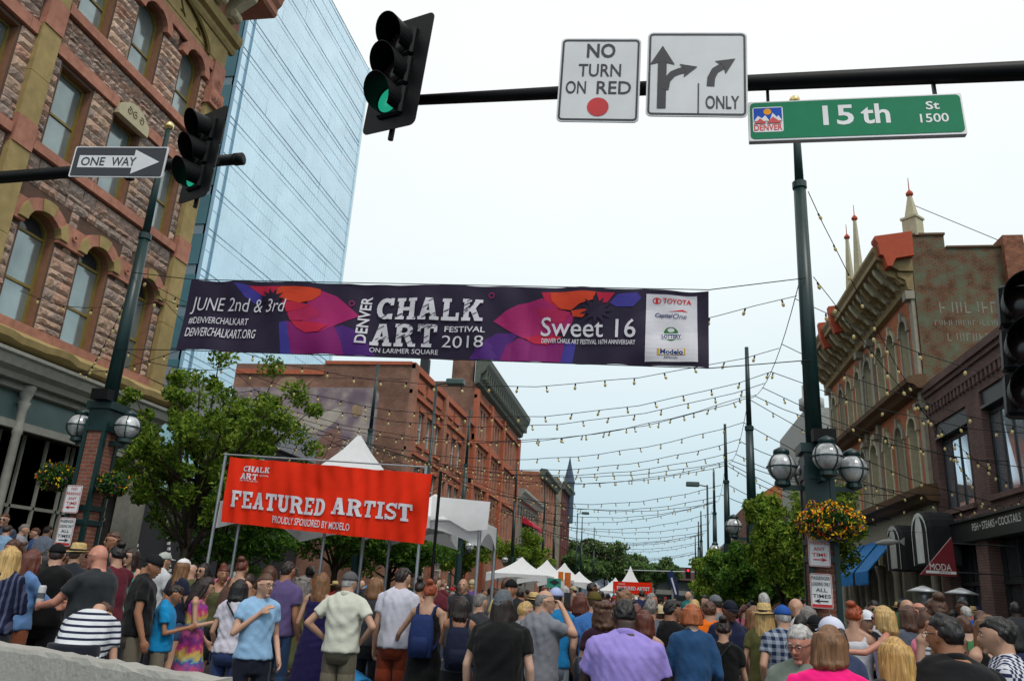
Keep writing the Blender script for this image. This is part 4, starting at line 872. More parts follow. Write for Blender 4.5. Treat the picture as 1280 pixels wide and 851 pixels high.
LPL = lamp_post('tall green lamp post with gilt ball top, brick pier and two globes, nearest left', -10.22, 13.2, 10.7, 4.55, [(-.5, 0, 4.17), (.5, 0, 4.17), (0, .5, 4.17)], 3.8, 8.1)
def far_post(px, py, Z, side, label, group, gl=True, light=False):
    p = atZ(px, py, Z); x, y = p[0], p[1]; big_ = y < 45
    t = lamp_post(label, x, y, Z, 4.0, [(-.5, 0, 3.72), (.5, 0, 3.72)] if gl and y < 60 else [], 3, Z * .72, group=group, detail=False)
    if gl and y >= 60: MB().sphere((-.4, 0, 3.2), .25, 8, 6).build('lamp_globe', globe, t); MB().sphere((.4, 0, 3.2), .25, 8, 6).build('lamp_globe', globe, t)
    return (x, y, Z)
LPosts = [(-10.22, 13.2, 10.7)]; RPosts = [(2.56, 13.2, 10.6)]
for i, (px, py) in enumerate([(473, 452), (588, 510), (647, 572), (682, 607), (695, 618), (728, 645), (743, 658)]):
    LPosts.append(far_post(px, py, 10.9, -1, ['tall green post rising behind the white tent peak', 'tall green post in front of the brick warehouse', 'tall green post with globes where the red brick block ends', 'slim post before the pale stone building', 'thin far post before the turret', 'thin far left post left of the distant trees', 'farthest thin post on the left of the street'][i], 'tall posts on the left side'))
for i, (px, py) in enumerate([(933, 430), (906, 527), (892, 585), (876, 637), (873, 650), (869, 668)]):
    RPosts.append(far_post(px, py, 9.0, 1, ['second tall green post on the right with globes above the trees', 'third tall green post on the right', 'fourth tall post on the right, thinner', 'fifth distant post on the right', 'sixth distant post on the right', 'farthest thin post on the right'][i], 'tall posts on the right side'))
def street_light(px, py, Z, d, label):
    p = atZ(px, py, Z); t = thing('street_light', label, 'street light', (p[0], p[1], 0)); MB().tube([(0, 0, 0), (0, 0, Z)], [.085, .06], 10).build('pole', green, t, smooth=True)
    MB().tube([(0, 0, Z - .1), (d * .6, 0, Z)], .04, 8).build('arm', green, t); MB().bbox(*sorted((d * .5, d * 1.35)), -.25, .25, Z - .12, Z + .16, .04).build('lamp_head', cm('green_grey_head', 70, 92, 90, rough=.5), t)
street_light(546, 478, 10.9, 1, 'single arm street light with boxy head, left side by the mural corner'); street_light(884, 606, 9.0, -1, 'street light with boxy head reaching left, right side of street'); street_light(722, 641, 10.9, 1, 'far street light reaching right, left of the distant trees')
# parking signs
def parking(px, y, x, z1, z2, lab):
    for (z, nm, col, rows, ar) in ((z1, 'NO PARKING ANY TIME', signr, ['NO', 'PARKING', 'ANY', 'TIME'], 1), (z2, 'PASSENGER LOADING ONLY ALL TIMES', signk, ['PASSENGER', 'LOADING ONLY', 'ALL', 'TIMES'], -1)):
        t = thing('parking_sign', ('white sign with red NO PARKING ANY TIME lettering, ' if col is signr else 'white sign with dark PASSENGER LOADING ONLY ALL TIMES lettering, ') + lab, 'sign', (x, y, z)); h = .245; w_ = .155
        plate(t, 'panel', rrect(-w_, w_, -h, h, .03), 0, .008, signw); border(t, -w_ + .008, w_ - .008, -h + .008, h - .008, .025, .008, -.003, signr)
        zz = h - .03
        for i, r_ in enumerate(rows):
            hh = .06; wd = min(.26, .045 * len(r_) * 1.0 + .03); txt(t, r_, -wd / 2, wd / 2, zz - hh, zz - .008, -.004, col, .01); zz -= hh + .025
        s = ar if px > 500 else -ar
        s = 1 if (px > 500) == (col is signr) else -1
        polys(t, 'arrow', arrow_poly([(-s * .09, zz - .02), (s * .02, zz - .02), (s * .05, zz - .02)], .018, .06, .035), -.004, col)
        if col is signk: flat(t, 'red_strip', [(-w_ + .02, -h + .02), (w_ - .02, -h + .02), (w_ - .02, -h + .055), (-w_ + .02, -h + .055)], -.004, signr)
parking(1020, 12.85, 2.47, 2.52, 1.93, 'on the right lamp post'); parking(100, 12.8, -10.22, 2.77, 2.2, 'on the left lamp post')
# ---------------------------------------------------------------- hanging baskets
leaf_g = mat('plant_leaf', (.04, .10, .02), .6, var=.3, island=[(.015, .05, .012), (.04, .11, .02), (.08, .16, .03)], trans=.25)
fl_y = mat('yellow_petal', lin(240, 190, 30), .6, var=.15, island=[lin(225, 130, 20), lin(245, 200, 30), lin(250, 215, 60)]); fl_o = mat('orange_petal', lin(225, 90, 30), .6, var=.2); fl_p = mat('purple_petal', lin(95, 70, 130), .6, var=.2)
def leaves(n, cfun, size, seed=0, fold=.3):
    r = np.random.default_rng(seed); c = cfun(r, n); a = r.normal(size=(n, 3)); a /= np.linalg.norm(a, axis=1)[:, None]; b = r.normal(size=(n, 3)); b -= a * (a * b).sum(1)[:, None]; b /= np.linalg.norm(b, axis=1)[:, None]
    s = size * r.uniform(.6, 1.3, (n, 1)); nn = np.cross(a, b)
    v = np.stack([c - a * s, c + b * s * .45 + nn * s * fold, c + a * s, c - b * s * .45 + nn * s * fold], 1).reshape(-1, 3)
    f = (np.arange(n)[:, None] * 4 + np.array([0, 1, 2, 3])).tolist()
    return v, f
def basket(label, x, y, z, rx, rz, seed, mix):
    t = thing('flower_basket', label, 'hanging basket', (x, y, z), group='flower baskets on the lamp posts')
    m = MB(); m.lathe([(.02, -rz * .9), (rx * .35, -rz * .8), (rx * .55, -rz * .3), (rx * .55, -rz * .2)], 14, (0, 0, 0)); m.build('basket', mat('coir_liner', (.05, .035, .02), .95, bump=.5), t)
    def blobc(k, lump=1):
        def fn(r, n):
            u = r.normal(size=(n, 3)); u /= np.linalg.norm(u, axis=1)[:, None]; u[:, 2] = np.where(u[:, 2] < -.5, u[:, 2] * .9, u[:, 2]); rad = r.uniform(k, 1.0, (n, 1)) * (1 + .18 * np.sin(u[:, :1] * 7 + seed) * np.cos(u[:, 1:2] * 6))
            return u * rad * np.array([rx, rx * .9, rz])
        return fn
    v, f = leaves(1500, blobc(.45), .045, seed); MB().add(v, f).build('foliage', leaf_g, t, kind='stuff')
    for (n, m_, s) in mix:
        v, f = leaves(n, lambda r, q: (lambda p: p)(blobc(.93)(r, q)), s, seed + n); MB().add(v, f).build('flowers', m_, t, kind='stuff')
    v = MB().tube([(0, 0, -rz * .4), (-.0, .35, -rz * .4)], .02, 6); v.build('bracket', green, t)
basket('big hanging basket of yellow and orange flowers on the right lamp post', 2.63, 12.75, 2.92, .46, .30, 5, [(650, fl_y, .03), (260, fl_o, .028), (220, fl_p, .028)])
basket('hanging basket with yellow blooms left of the left lamp post', -10.9, 13.1, 3.18, .36, .28, 6, [(110, fl_y, .028), (60, fl_p, .026), (24, fl_o, .026)])
basket('smaller hanging basket between the left lamp post and the street tree', -9.7, 13.1, 3.08, .3, .25, 8, [(90, fl_y, .028), (60, fl_p, .026), (16, fl_o, .026)])
# ---------------------------------------------------------------- big street banner
def folds(u, v, seed, amp):   # smooth creases
    return amp * (.22 * abs(math.sin(u * 31 + v * 9 * math.sin(u * 9) + seed)) + .5 * math.sin(u * 21 + seed + 2 * math.sin(v * 2.2 + seed)) + .3 * math.sin(u * 47 + 3 * v + seed * 2) + .2 * math.sin(u * 83 - 5 * v) + .35 * math.sin(u * 9 + v * 5 + seed)) * (.35 + .65 * abs(math.sin(u * PI * 3.5 + v)))
class Banner:
    def __init__(s, name, label, corners, col, amp, seed, Lw, cat='banner'):
        s.c = [np.array(c, float) for c in corners]   # TL TR BR BL
        s.o = s.c[0]; s.t = thing(name, label, cat, tuple(s.o)); s.amp, s.seed, s.Lw = amp, seed, Lw; nx = 125; nz = 18
        m = MB(); vs = [s.P(i / nx, j / nz) for j in range(nz + 1) for i in range(nx + 1)]
        m.add(vs, [(j * (nx + 1) + i, (j + 1) * (nx + 1) + i, (j + 1) * (nx + 1) + i + 1, j * (nx + 1) + i + 1) for j in range(nz) for i in range(nx)])
        s.cloth = m.build('fabric', col, s.t, smooth=True); s.k = 0
    def P(s, u, v, off=0):   # v from top
        a = s.c[0] * (1 - u) + s.c[1] * u; b = s.c[3] * (1 - u) + s.c[2] * u; p = a * (1 - v) + b * v
        sag = .012 * s.Lw / 8 * (abs(math.sin(u * PI * 9)) * (1 - 2 * v))
        n = np.cross(s.c[1] - s.c[0], s.c[0] - s.c[3]); n /= np.linalg.norm(n)
        if n[1] > 0: n = -n
        q = p + n * (folds(u, v, s.seed, s.amp) + off) - np.array([0, 0, sag]); return tuple(q - s.o)
    def draw(s, name, polys_, m, lvl):
        for po in polys_: pass
        b = MB()
        for po in polys_:
            # polygon in (u,v): triangulate by grid cutting
            v, f = cut_grid(po, [tuple(range(len(po)))], .008)
            b.add([s.P(x, y, .004 + lvl * .003 + s.k * .00025) for x, y in v], f); s.k = (s.k + 1) % 12
        return b.build(name, m, s.t, kind='stuff')
    def text(s, st, u0, u1, v0, v1, m, lvl=4, bold=0, shear=0, rot=False, name='lettering', slabf=False):
        b = MB()
        if slabf:
            qs, _ = slab(st)
            for i, q in enumerate(qs):
                pts = [(u0 + (a + shear * c * 0) * (u1 - u0), v1 + (v0 - v1) * c) for a, c in q]
                v, f = cut_grid(pts, [(0, 1, 2, 3)], .008); b.add([s.P(x, y, .004 + lvl * .003 + (i % 14) * .0004) for x, y in v], f)
        else:
            v, f, a = text2d(st, bold, shear)
            pts = [((u0 + p[0] * (u1 - u0), v1 + p[1] * (v0 - v1)) if not rot else (u1 - p[1] * (u1 - u0), v1 + p[0] * (v0 - v1))) for p in v]
            v, f = cut_grid(pts, f, .008); b.add([s.P(x, y, .004 + lvl * .003) for x, y in v], f)
        return b.build(name, m, s.t, kind='stuff')
navy = cm('banner_navy', 42, 34, 56, rough=.6, var=.08)
c4 = [atY(240, 350, 12.95), atY(886, 363, 12.95), atY(886, 461, 12.95), atY(221, 438, 12.95)]
BN = Banner('street_banner', 'long dark purple Denver Chalk Art Festival 2018 banner strung across the street', c4, navy, .075, 1.3, 9.8)
def UV(x, y):
    p = atY(200 + x / 1.8286, 330 + y / 1.8286, 12.95); zt = lambda t: c4[0][2] * (1 - t) + c4[1][2] * t; zb = lambda t: c4[3][2] * (1 - t) + c4[2][2] * t; u = .5
    for _ in range(3):
        v = (zt(u) - p[2]) / (zt(u) - zb(u)); xl = c4[0][0] * (1 - v) + c4[3][0] * v; xr = c4[1][0] * (1 - v) + c4[2][0] * v; u = (p[0] - xl) / (xr - xl)
    return (u, max(.005, min(.995, v)))
cols = {k: cm('banner_' + k, *v, rough=.6, var=.06) for k, v in dict(blue=(62, 56, 142), red=(184, 34, 66), orange=(206, 66, 38), magenta=(160, 36, 100), pink=(172, 36, 84), violet=(78, 38, 116), plum=(126, 30, 102), purple=(112, 42, 140)).items()}
ARTL = [('blue', 0, [(305, 50), (375, 62), (440, 100), (405, 150), (350, 110)]), ('red', 1, [(370, 62), (520, 66), (480, 112), (430, 105)]), ('magenta', 1, [(640, 76), (700, 82), (770, 108), (880, 205), (780, 240), (700, 280), (620, 278), (590, 235), (680, 200), (640, 150)]),
 ('pink', 2, [(548, 190), (600, 140), (655, 150), (705, 195), (640, 222), (560, 222)]), ('orange', 3, [(480, 112), (500, 80), (522, 66), (660, 70), (700, 78), (700, 102), (660, 130), (600, 142), (550, 132)]), ('red', 3, [(525, 132), (600, 142), (648, 152), (600, 172), (545, 185)]),
 ('violet', 0, [(740, 262), (800, 245), (855, 268), (905, 315), (945, 404), (800, 398), (780, 320)]), ('plum', 1, [(545, 225), (600, 236), (640, 282), (700, 282), (762, 250), (795, 320), (802, 398), (560, 388)]), ('red', 4, [(565, 224), (640, 228), (735, 245), (690, 278), (630, 280), (588, 255)]), ('blue', 0, [(510, 232), (546, 225), (562, 388), (512, 382)])]
ARTR = [('red', 1, [(465, 56), (530, 54), (600, 130), (520, 130), (480, 92)]), ('magenta', 1, [(245, 192), (300, 145), (360, 112), (470, 82), (540, 132), (612, 165), (600, 210), (520, 262), (450, 285), (380, 265), (310, 230)]), ('orange', 3, [(505, 56), (715, 56), (700, 92), (640, 112), (600, 140), (548, 132), (512, 96)]), ('pink', 2, [(440, 130), (520, 128), (600, 150), (560, 200), (470, 190)]), ('orange', 4, [(600, 142), (690, 132), (650, 172), (608, 168)]),
 ('violet', 0, [(130, 386), (180, 300), (260, 245), (365, 240), (310, 300), (275, 390)]), ('plum', 1, [(272, 388), (300, 300), (360, 262), (440, 290), (572, 282), (548, 396)]), ('red', 4, [(382, 262), (470, 244), (560, 262), (490, 298), (430, 290)]), ('blue', 0, [(548, 396), (572, 285), (622, 285), (604, 396)]), ('red', 1, [(715, 56), (800, 56), (765, 100), (730, 105)]), ('blue', 1, [(775, 102), (812, 62), (900, 56), (922, 82), (882, 122), (805, 120)])]
for A_, sx, sy, star in ((ARTL, 18.3, 18.3, (478, 122, 62)), (ARTR, 640, 36.6, (715, 138, 80))):
    for nm, l, p in A_: BN.draw('petal', [[UV(x * .5 + sx, y * .5 + sy) for x, y in p]], cols[nm], l)
    cx, cy, rr_ = star; st = []
    for k in range(22): a = PI * 2 * k / 22; q = rr_ * (1 if k % 2 == 0 else .5); st.append(UV((cx + q * math.cos(a)) * .5 + sx, max(42 + (sy > 20) * 14, (cy + q * .8 * math.sin(a)) * .5 + sy)))
    cc = UV(cx * .5 + sx, cy * .5 + sy)
    BN.draw('starburst', [[cc, st[k], st[(k + 1) % 22]] for k in range(22)], navy, 5)
for rx_, ry_ in ((439, 90), (759, 72)):
    BN.draw('ring', [[UV(rx_ + 7 * math.cos(a), ry_ + 7 * math.sin(a)), UV(rx_ + 7 * math.cos(a + .5), ry_ + 7 * math.sin(a + .5)), UV(rx_ + 4.8 * math.cos(a + .5), ry_ + 4.8 * math.sin(a + .5)), UV(rx_ + 4.8 * math.cos(a), ry_ + 4.8 * math.sin(a))] for a in np.arange(0, 6.2, .5)], cols['magenta'], 4)
bw = cm('banner_white', 214, 212, 220, rough=.6, var=.04)
def BT(st, x0, x1, y0, y1, **k):
    u0, v0 = UV(x0, y0); u1, _ = UV(x1, y0); _, v1 = UV((x0 + x1) / 2, y1); um, v0 = UV((x0 + x1) / 2, y0); BN.text(st, u0, u1, v0, v1, k.pop('m', bw), 8, **k)
BT('JUNE 2nd & 3rd', 76, 292, 78, 118, bold=-.004, shear=.12); BT('#DENVERCHALKART', 68, 202, 122, 139, bold=.004); BT('DENVERCHALKART.ORG', 62, 220, 148, 169, bold=.004)
BT('DENVER', 462, 487, 74, 184, bold=.02, rot=True); BT('CHALK', 498, 748, 80, 130, slabf=True); BT('ART', 486, 641, 139, 190, slabf=True)
BT('FESTIVAL', 652, 745, 145, 158, bold=.015); BT('2018', 646, 742, 166, 193, bold=-.004); BT('ON LARIMER SQUARE', 480, 636, 195, 208, bold=.0)
BT('Sweet 16', 872, 1088, 124, 168, bold=.006); BT('DENVER CHALK ART FESTIVAL 16TH ANNIVERSARY', 872, 1087, 173, 184, bold=.012)
# chalk strokes through the big letters
scr = []
for k in range(64):
    x = random.uniform(500, 738); y = random.uniform(84, 126) if k < 28 else random.uniform(142, 186); x = x if k < 28 else random.uniform(490, 632); l = random.uniform(8, 20)
    scr.append([UV(x, y), UV(x + l, y - l * .5), UV(x + l + 1, y - l * .5 + 1.2), UV(x + .6, y + 1.2)])
BN.draw('chalk_strokes', scr, navy, 11)
BN.draw('sponsor_panel', [[UV(1112, 69), UV(1228, 70), UV(1229, 228), UV(1108, 226)]], bw, 3)
tr = cm('logo_red', 210, 40, 50); tb = cm('logo_navy', 40, 60, 110); tg = cm('logo_green', 50, 120, 60); ty = cm('logo_gold', 205, 160, 60)
BT('TOYOTA', 1150, 1215, 78, 89, m=tr, bold=.02); BT('Capital', 1132, 1172, 112, 124, m=tb, bold=.02, shear=.2); BT('One', 1173, 1204, 112, 124, m=tb, bold=-.004, shear=.2)
def ell(cx, cy, rx, ry, n=16): return [UV(cx + rx * math.cos(a), cy + ry * math.sin(a)) for a in np.linspace(0, 2 * PI, n, endpoint=False)]
BN.draw('logo', [[UV(1136 + 10 * math.cos(a), 84 + 7 * math.sin(a)), UV(1136 + 10 * math.cos(a + .4), 84 + 7 * math.sin(a + .4)), UV(1136 + 8 * math.cos(a + .4), 84 + 5 * math.sin(a + .4)), UV(1136 + 8 * math.cos(a), 84 + 5 * math.sin(a))] for a in np.arange(0, 6.2, .4)] + [ell(1136, 84, 3, 6)], tr, 5)
BN.draw('logo', [[UV(1160, 108), UV(1195, 102), UV(1207, 108), UV(1192, 106)]], tr, 5)
BN.draw('logo', [ell(1168, 160, 17, 17)], tg, 5); BN.draw('logo', [ell(1168, 151, 8, 5)], bw, 6); BN.draw('logo', [[UV(1145, 159), UV(1193, 159), UV(1193, 173), UV(1145, 173)]], bw, 6); BT('LOTTERY', 1147, 1191, 161, 171, m=tb, bold=.03)
BN.draw('logo', [[UV(1136, 196), UV(1200, 196), UV(1200, 212), UV(1136, 212)]], ty, 5); BN.draw('logo', [[UV(1141, 197), UV(1197, 197), UV(1197, 211), UV(1141, 211)]], bw, 6); BT('Modelo', 1143, 1195, 198, 210, m=tb, bold=.03); BT('ESPECIAL', 1152, 1184, 215, 219, m=tb, bold=.02)
wire = mat('black_wire', (.015, .015, .016), .6)
rope = thing('banner_rope', 'upper and lower ropes stretching the long banner between the lamp posts', 'rope', (-10.2, 12.95, 0))
for (p, q, r_, s_) in ((c4[0], c4[1], 7.25, 7.0), (c4[3], c4[2], 5.65, 5.55)):
    pts = [(0, .1, r_)] + [tuple(np.array(p) * (1 - t) + np.array(q) * t - np.array([-10.2, 12.95, -.01])) for t in np.linspace(0, 1, 12)] + [(12.75, .1, s_)]; MB().tube(pts, .009, 5).build('rope', wire, rope)
# ---------------------------------------------------------------- light strings
socket = mat('bulb_socket', (.01, .01, .01), .6); bulbm = mat('amber_bulb', lin(176, 160, 104), .2, var=.2, emit=((.9, .75, .4), .06))
def bulb_mesh(s=1.0):
    m = MB(); m.lathe([(.013 * s, 0), (.02 * s, -.01), (.02 * s, -.07 * s), (.012 * s, -.075 * s)], 7, mi=0); m.lathe([(.012 * s, -.07 * s), (.032 * s, -.10 * s), (.036 * s, -.13 * s), (.024 * s, -.165 * s), (.004, -.175 * s)], 8, mi=1); return m
bme = bulb_mesh(.85).mesh('bulb', [socket, bulbm])
nstr = [0]; pcount = [0]
def string(p0, p1, sag, label, group, sp=.75, indiv=True, phase=0.3, wr=.008):
    p0, p1 = np.array(p0, float), np.array(p1, float); L_ = np.linalg.norm(p1 - p0); n = max(8, int(L_ / .7))
    t = thing('light_string', label, 'string lights', tuple(p0), group=group)
    f = lambda u: (p1 - p0) * u - np.array([0, 0, 4 * sag * u * (1 - u) + .02 * math.sin(u * 40 + phase * 9)])
    MB().tube([f(u) for u in np.linspace(0, 1, n + 1)], wr, 4).build('wire', wire, t)
    k = int(L_ / sp); jm = MB(); b = bulb_mesh(.9)
    for i in range(k):
        u = (i + phase) / k; p = f(u); an = random.uniform(-.35, .35)
        if indiv: o = link('bulb', bme, t, tuple(p)); o.rotation_euler = (an * .5, an, 0)
        else: jm.add([(v[0] + p[0] + v[2] * an, v[1] + p[1], v[2] + p[2]) for v in b.v], b.f); jm.m[-len(b.f):] = b.m
    if not indiv and jm.v: jm.build('bulbs', [socket, bulbm], t, kind='stuff')
# along the street cables the strings hang from
def cableZ(Y, s):  # height of the longitudinal catenary at Y
    posts = sorted({round(p[1], 2) for p in s}); zz = 7.35
    for a, b in zip(posts[:-1], posts[1:]):
        if a <= Y <= b: u = (Y - a) / (b - a); return zz - .9 * 4 * u * (1 - u) * min(1, (b - a) / 14)
    return zz
for (posts, nm, lab) in ((LPosts, -1, 'left'), (RPosts, 1, 'right')):
    t = thing('overhead_cable', 'thin support cable running from post to post on the %s side' % lab, 'cable', (0, 0, 0)); ps = sorted(posts, key=lambda p: p[1])
    for a, b in zip(ps[:-1], ps[1:]):
        pts = []
        for u in np.linspace(0, 1, 13): x = a[0] * (1 - u) + b[0] * u; y = a[1] * (1 - u) + b[1] * u; pts.append((x, y, cableZ(min(max(y, a[1]), b[1]), posts)))
        MB().tube(pts, .008, 4).build('cable_span', wire, t)
def xat(Y, posts):
    ps = sorted(posts, key=lambda p: p[1])
    for a, b in zip(ps[:-1], ps[1:]):
        if a[1] <= Y <= b[1]: u = (Y - a[1]) / (b[1] - a[1]); return a[0] * (1 - u) + b[0] * u
    return ps[-1][0]
Ys = [14.3, 16.2, 17.9, 19.6, 21.2, 22.8, 24.6, 26.4, 28.2, 30.0, 32.0, 34.2, 36.4, 38.8, 41.2, 44, 47, 50, 53.5, 57, 61, 65, 69.5, 74, 79, 85, 91, 98]
for i, Y in enumerate(Ys):
    xl, xr = xat(Y, LPosts), xat(Y, RPosts); zl, zr = cableZ(Y, LPosts), cableZ(Y, RPosts)
    where = 'string of amber bulbs sagging over the street, number %d from the banner' % (i + 1) if False else None
    ORD = ['first', 'second', 'third', 'fourth', 'fifth', 'sixth', 'seventh', 'eighth', 'ninth', 'tenth', 'eleventh', 'twelfth', 'thirteenth', 'fourteenth', 'fifteenth', 'sixteenth', 'seventeenth', 'eighteenth', 'nineteenth', 'twentieth', 'twenty first', 'twenty second', 'twenty third', 'twenty fourth', 'twenty fifth', 'twenty sixth', 'twenty seventh', 'twenty eighth']
    lab = ['nearest string of amber bulbs just behind the big banner', 'string of bulbs sagging just below the banner bottom edge', 'third sagging string of bulbs behind the banner', 'fourth sagging string of bulbs over the street', 'fifth sagging string of bulbs over the street'][i] if i < 5 else ORD[i] + (' string of bulbs over the street counting back from the big banner' if i < 13 else ' string over the street from the big banner, tiny with distance')
    string((xl, Y, zl), (xr, Y + random.uniform(-.6, .9), zr), 1.05 + random.uniform(-.12, .12), lab, 'bulb strings across the street', .62 if i < 13 else .8, i < 8, random.random(), .007 + i * .0004)
    if i < 14:
        string((xr, Y, zr), (8.95, Y * .98 + 1.2, 4.9 + random.uniform(-.4, .9)), .35, ORD[i] + ' bulb string from the banner going down from the right posts to the shop fronts', 'bulb strings down to the right buildings', .8, i < 6, random.random(), .008 + i * .0006)
        if Y < 47: string((xl, Y, zl), (-14.85, Y + 1.0, 6.6 + random.uniform(-.3, 1.6)), .3, ORD[i] + ' bulb string from the banner going from the left posts to the buildings', 'bulb strings to the left buildings', .8, i < 4, random.random(), .008 + i * .0006)
for i in range(12):  # crossing net over the left block front
    Y = 24 + i * 3.0; string((xat(Y, LPosts), Y, cableZ(Y, LPosts)), (-14.8, Y + 4.5, 4.2 + (i % 3) * .8), .4, ORD[i] + ' bulb string from the near corner draped before the red brick block', 'bulb strings before the brick block', .6, False, random.random(), .01)
for i in range(3): string((8.9, 27.3 - i * 3.3, 4.75), (8.9, 24.0 - i * 3.3, 4.7), .25, ['farthest', 'middle', 'nearest'][i] + ' bulb string looped along the restaurant sign band', 'bulb strings along the restaurant front', .45, True, .3)
string((2.7, 13.2, 7.1), (8.8, 21.5, 4.9), .5, 'bulb string from the right lamp post across the big dark windows', 'bulb strings down to the right buildings', .7, True, .2)
string((2.7, 13.2, 8.7), (8.85, 24, 5.2), .5, 'upper bulb string slanting from the right lamp post past the ornate facade', 'bulb strings down to the right buildings', .8, True, .6)
string((-10.3, 13.2, 6.9), (-14.85, 18, 6.4), .3, 'bulb string from the left lamp post to the storefront', 'bulb strings to the left buildings', .6, True, .6)
string((-10.3, 13.2, 7.3), (-9.0, 24, 9.2), .6, 'long bulb string from the left lamp post over the street tree', 'bulb strings to the left buildings', .9, True, .4)
# ---------------------------------------------------------------- FEATURED ARTIST tent, banner and frames
redb = cm('artist_red', 232, 50, 24, rough=.6, spec=.2, var=.05); whitet = mat('white_tent_vinyl', (.84, .85, .86), .5, var=.04, bump=.05, trans=.25)
c4 = [atY(288, 571, 11.55), atY(540, 592, 11.25), atY(530, 680, 11.25), atY(276, 652, 11.55)]
FB = Banner('artist_banner', 'red FEATURED ARTIST proudly sponsored by Modelo banner on the near tent', c4, redb, .055, 4.1, 3.5)
def FT_(st, x0, x1, y0, y1, **k):  # photo pixels
    def uv(x, y): u = (x - 282) / (535 - 282); t0 = 571 + 21 * u; t1 = 652 + 28 * u; return u + .002, (y - t0) / (t1 - t0)
    u0, _ = uv(x0, y0); u1, _ = uv(x1, y1); _, v0 = uv((x0 + x1) / 2, y0); _, v1 = uv((x0 + x1) / 2, y1); FB.text(st, u0, u1, v0, v1, k.pop('m', bw), 4, **k)
FT_('FEATURED', 292, 415, 619, 640, slabf=True); FT_('ARTIST', 421, 519, 627, 648, slabf=True); FT_('PROUDLY SPONSORED BY MODELO', 348, 445, 650, 659, bold=.008)
FT_('CHALK', 301, 338, 583.5, 590.5, slabf=True); FT_('ART', 299, 322, 592, 599.5, slabf=True); FT_('FESTIVAL', 324, 337, 594, 596.5); FT_('ON LARIMER SQUARE', 299, 322, 600.5, 602.5)
def ctent(name, label, x0, x1, y0, y1, ze, zp, legs=True, valance=True, wallback=False, polec=None, group=None, zb=0):
    cx, cy = (x0 + x1) / 2, (y0 + y1) / 2; t = thing(name, label, 'tent', (cx, cy, 0), group=group); hx, hy = (x1 - x0) / 2, (y1 - y0) / 2
    m = MB(); n = 8; corners = [(-hx, -hy), (hx, -hy), (hx, hy), (-hx, hy)]
    for k in range(4):   # concave high-peak panels
        a, b = np.array(corners[k]), np.array(corners[(k + 1) % 4]); rows = []
        for i in range(n + 1):
            s = 1 - i / n; zz = ze + (zp - ze) * ((i / n) ** 1.35 * .75 + (i / n) ** 3 * .25); row = []
            for j in range(9):
                q = (a * (1 - j / 8) + b * j / 8) * max(s, .015); row.append((q[0], q[1], zz - .05 * s * math.sin(PI * j / 8)))
            rows.append(row)
        mm = MB(); mm.rings(rows, caps=False, closed=False); mm.build('roof_panel', whitet, t, smooth=True)
        if valance:
            v = MB(); r2 = [[(a * (1 - j / 10) + b * j / 10) for j in range(11)]]
            top = [(p[0], p[1], ze) for p in r2[0]]; bot = [(p[0] * 1.003, p[1] * 1.003, ze - .42 + .27 * math.sin(PI * j / 10)) for j, p in enumerate(r2[0])]
            v.rings([top, bot], caps=False, closed=False); v.build('valance', whitet, t)
    if legs:
        for c in corners: MB().tube([(c[0] * .98, c[1] * .98, 0), (c[0] * .98, c[1] * .98, ze)], .03, 8).build('leg', galv, t)
        for k in range(4): a, b = corners[k], corners[(k + 1) % 4]; MB().tube([(a[0] * .98, a[1] * .98, ze - .03), (b[0] * .98, b[1] * .98, ze - .03)], .02, 6).build('eave_rail', galv, t)
    return t
ctent('canopy_tent', 'white peaked canopy behind the red featured artist banner', -6.75, -3.6, 11.75, 14.9, 2.75, 4.15, legs=False)
ctent('canopy_tent', 'white canopy with arched valance right of the red banner', -4.75, -2.75, 12.9, 14.3, 2.72, 3.2)
wb_c = [atY(540, 620, 12.8), atY(613, 627, 12.8), atY(603, 690, 12.8), atY(538, 650, 12.8)]
m = MB(); o_ = wb_c[0]; wbt = thing('white_backdrop', 'plain white sheet stretched on the frame right of the red banner', 'backdrop', tuple(o_)); pts = [wb_c[0], wb_c[1], wb_c[1] * .45 + wb_c[2] * .55 + [.02, 0, 0], wb_c[1] * .25 + wb_c[2] * .75 - [.28, 0, -.12], wb_c[0] * .2 + wb_c[3] * .8 + [.2, 0, 0], wb_c[3]]
m.add([tuple(p - o_) for p in pts], [tuple(range(len(pts)))]); m.build('sheet', whitet, wbt)
fr = thing('truss_stand', 'grey truss poles holding up the red artist banner', 'truss stand', (-5.2, 11.6, 0))
for (x, y, zt) in ((-6.74, 11.66, 3.5), (-6.45, 11.9, 2.8), (-3.30, 11.32, 3.35), (-3.12, 11.5, 3.3), (-5.0, 11.9, 2.5)):
    MB().tube([(x + 5.2, y - 11.6, 0), (x + 5.2, y - 11.6, zt)], .024, 8).build('pole', galv if x != -3.12 else blackp, fr)
MB().tube([(-1.54, .0, 3.47), (1.92, -.28, 3.33)], .012, 8).build('top_rail', galv, fr)
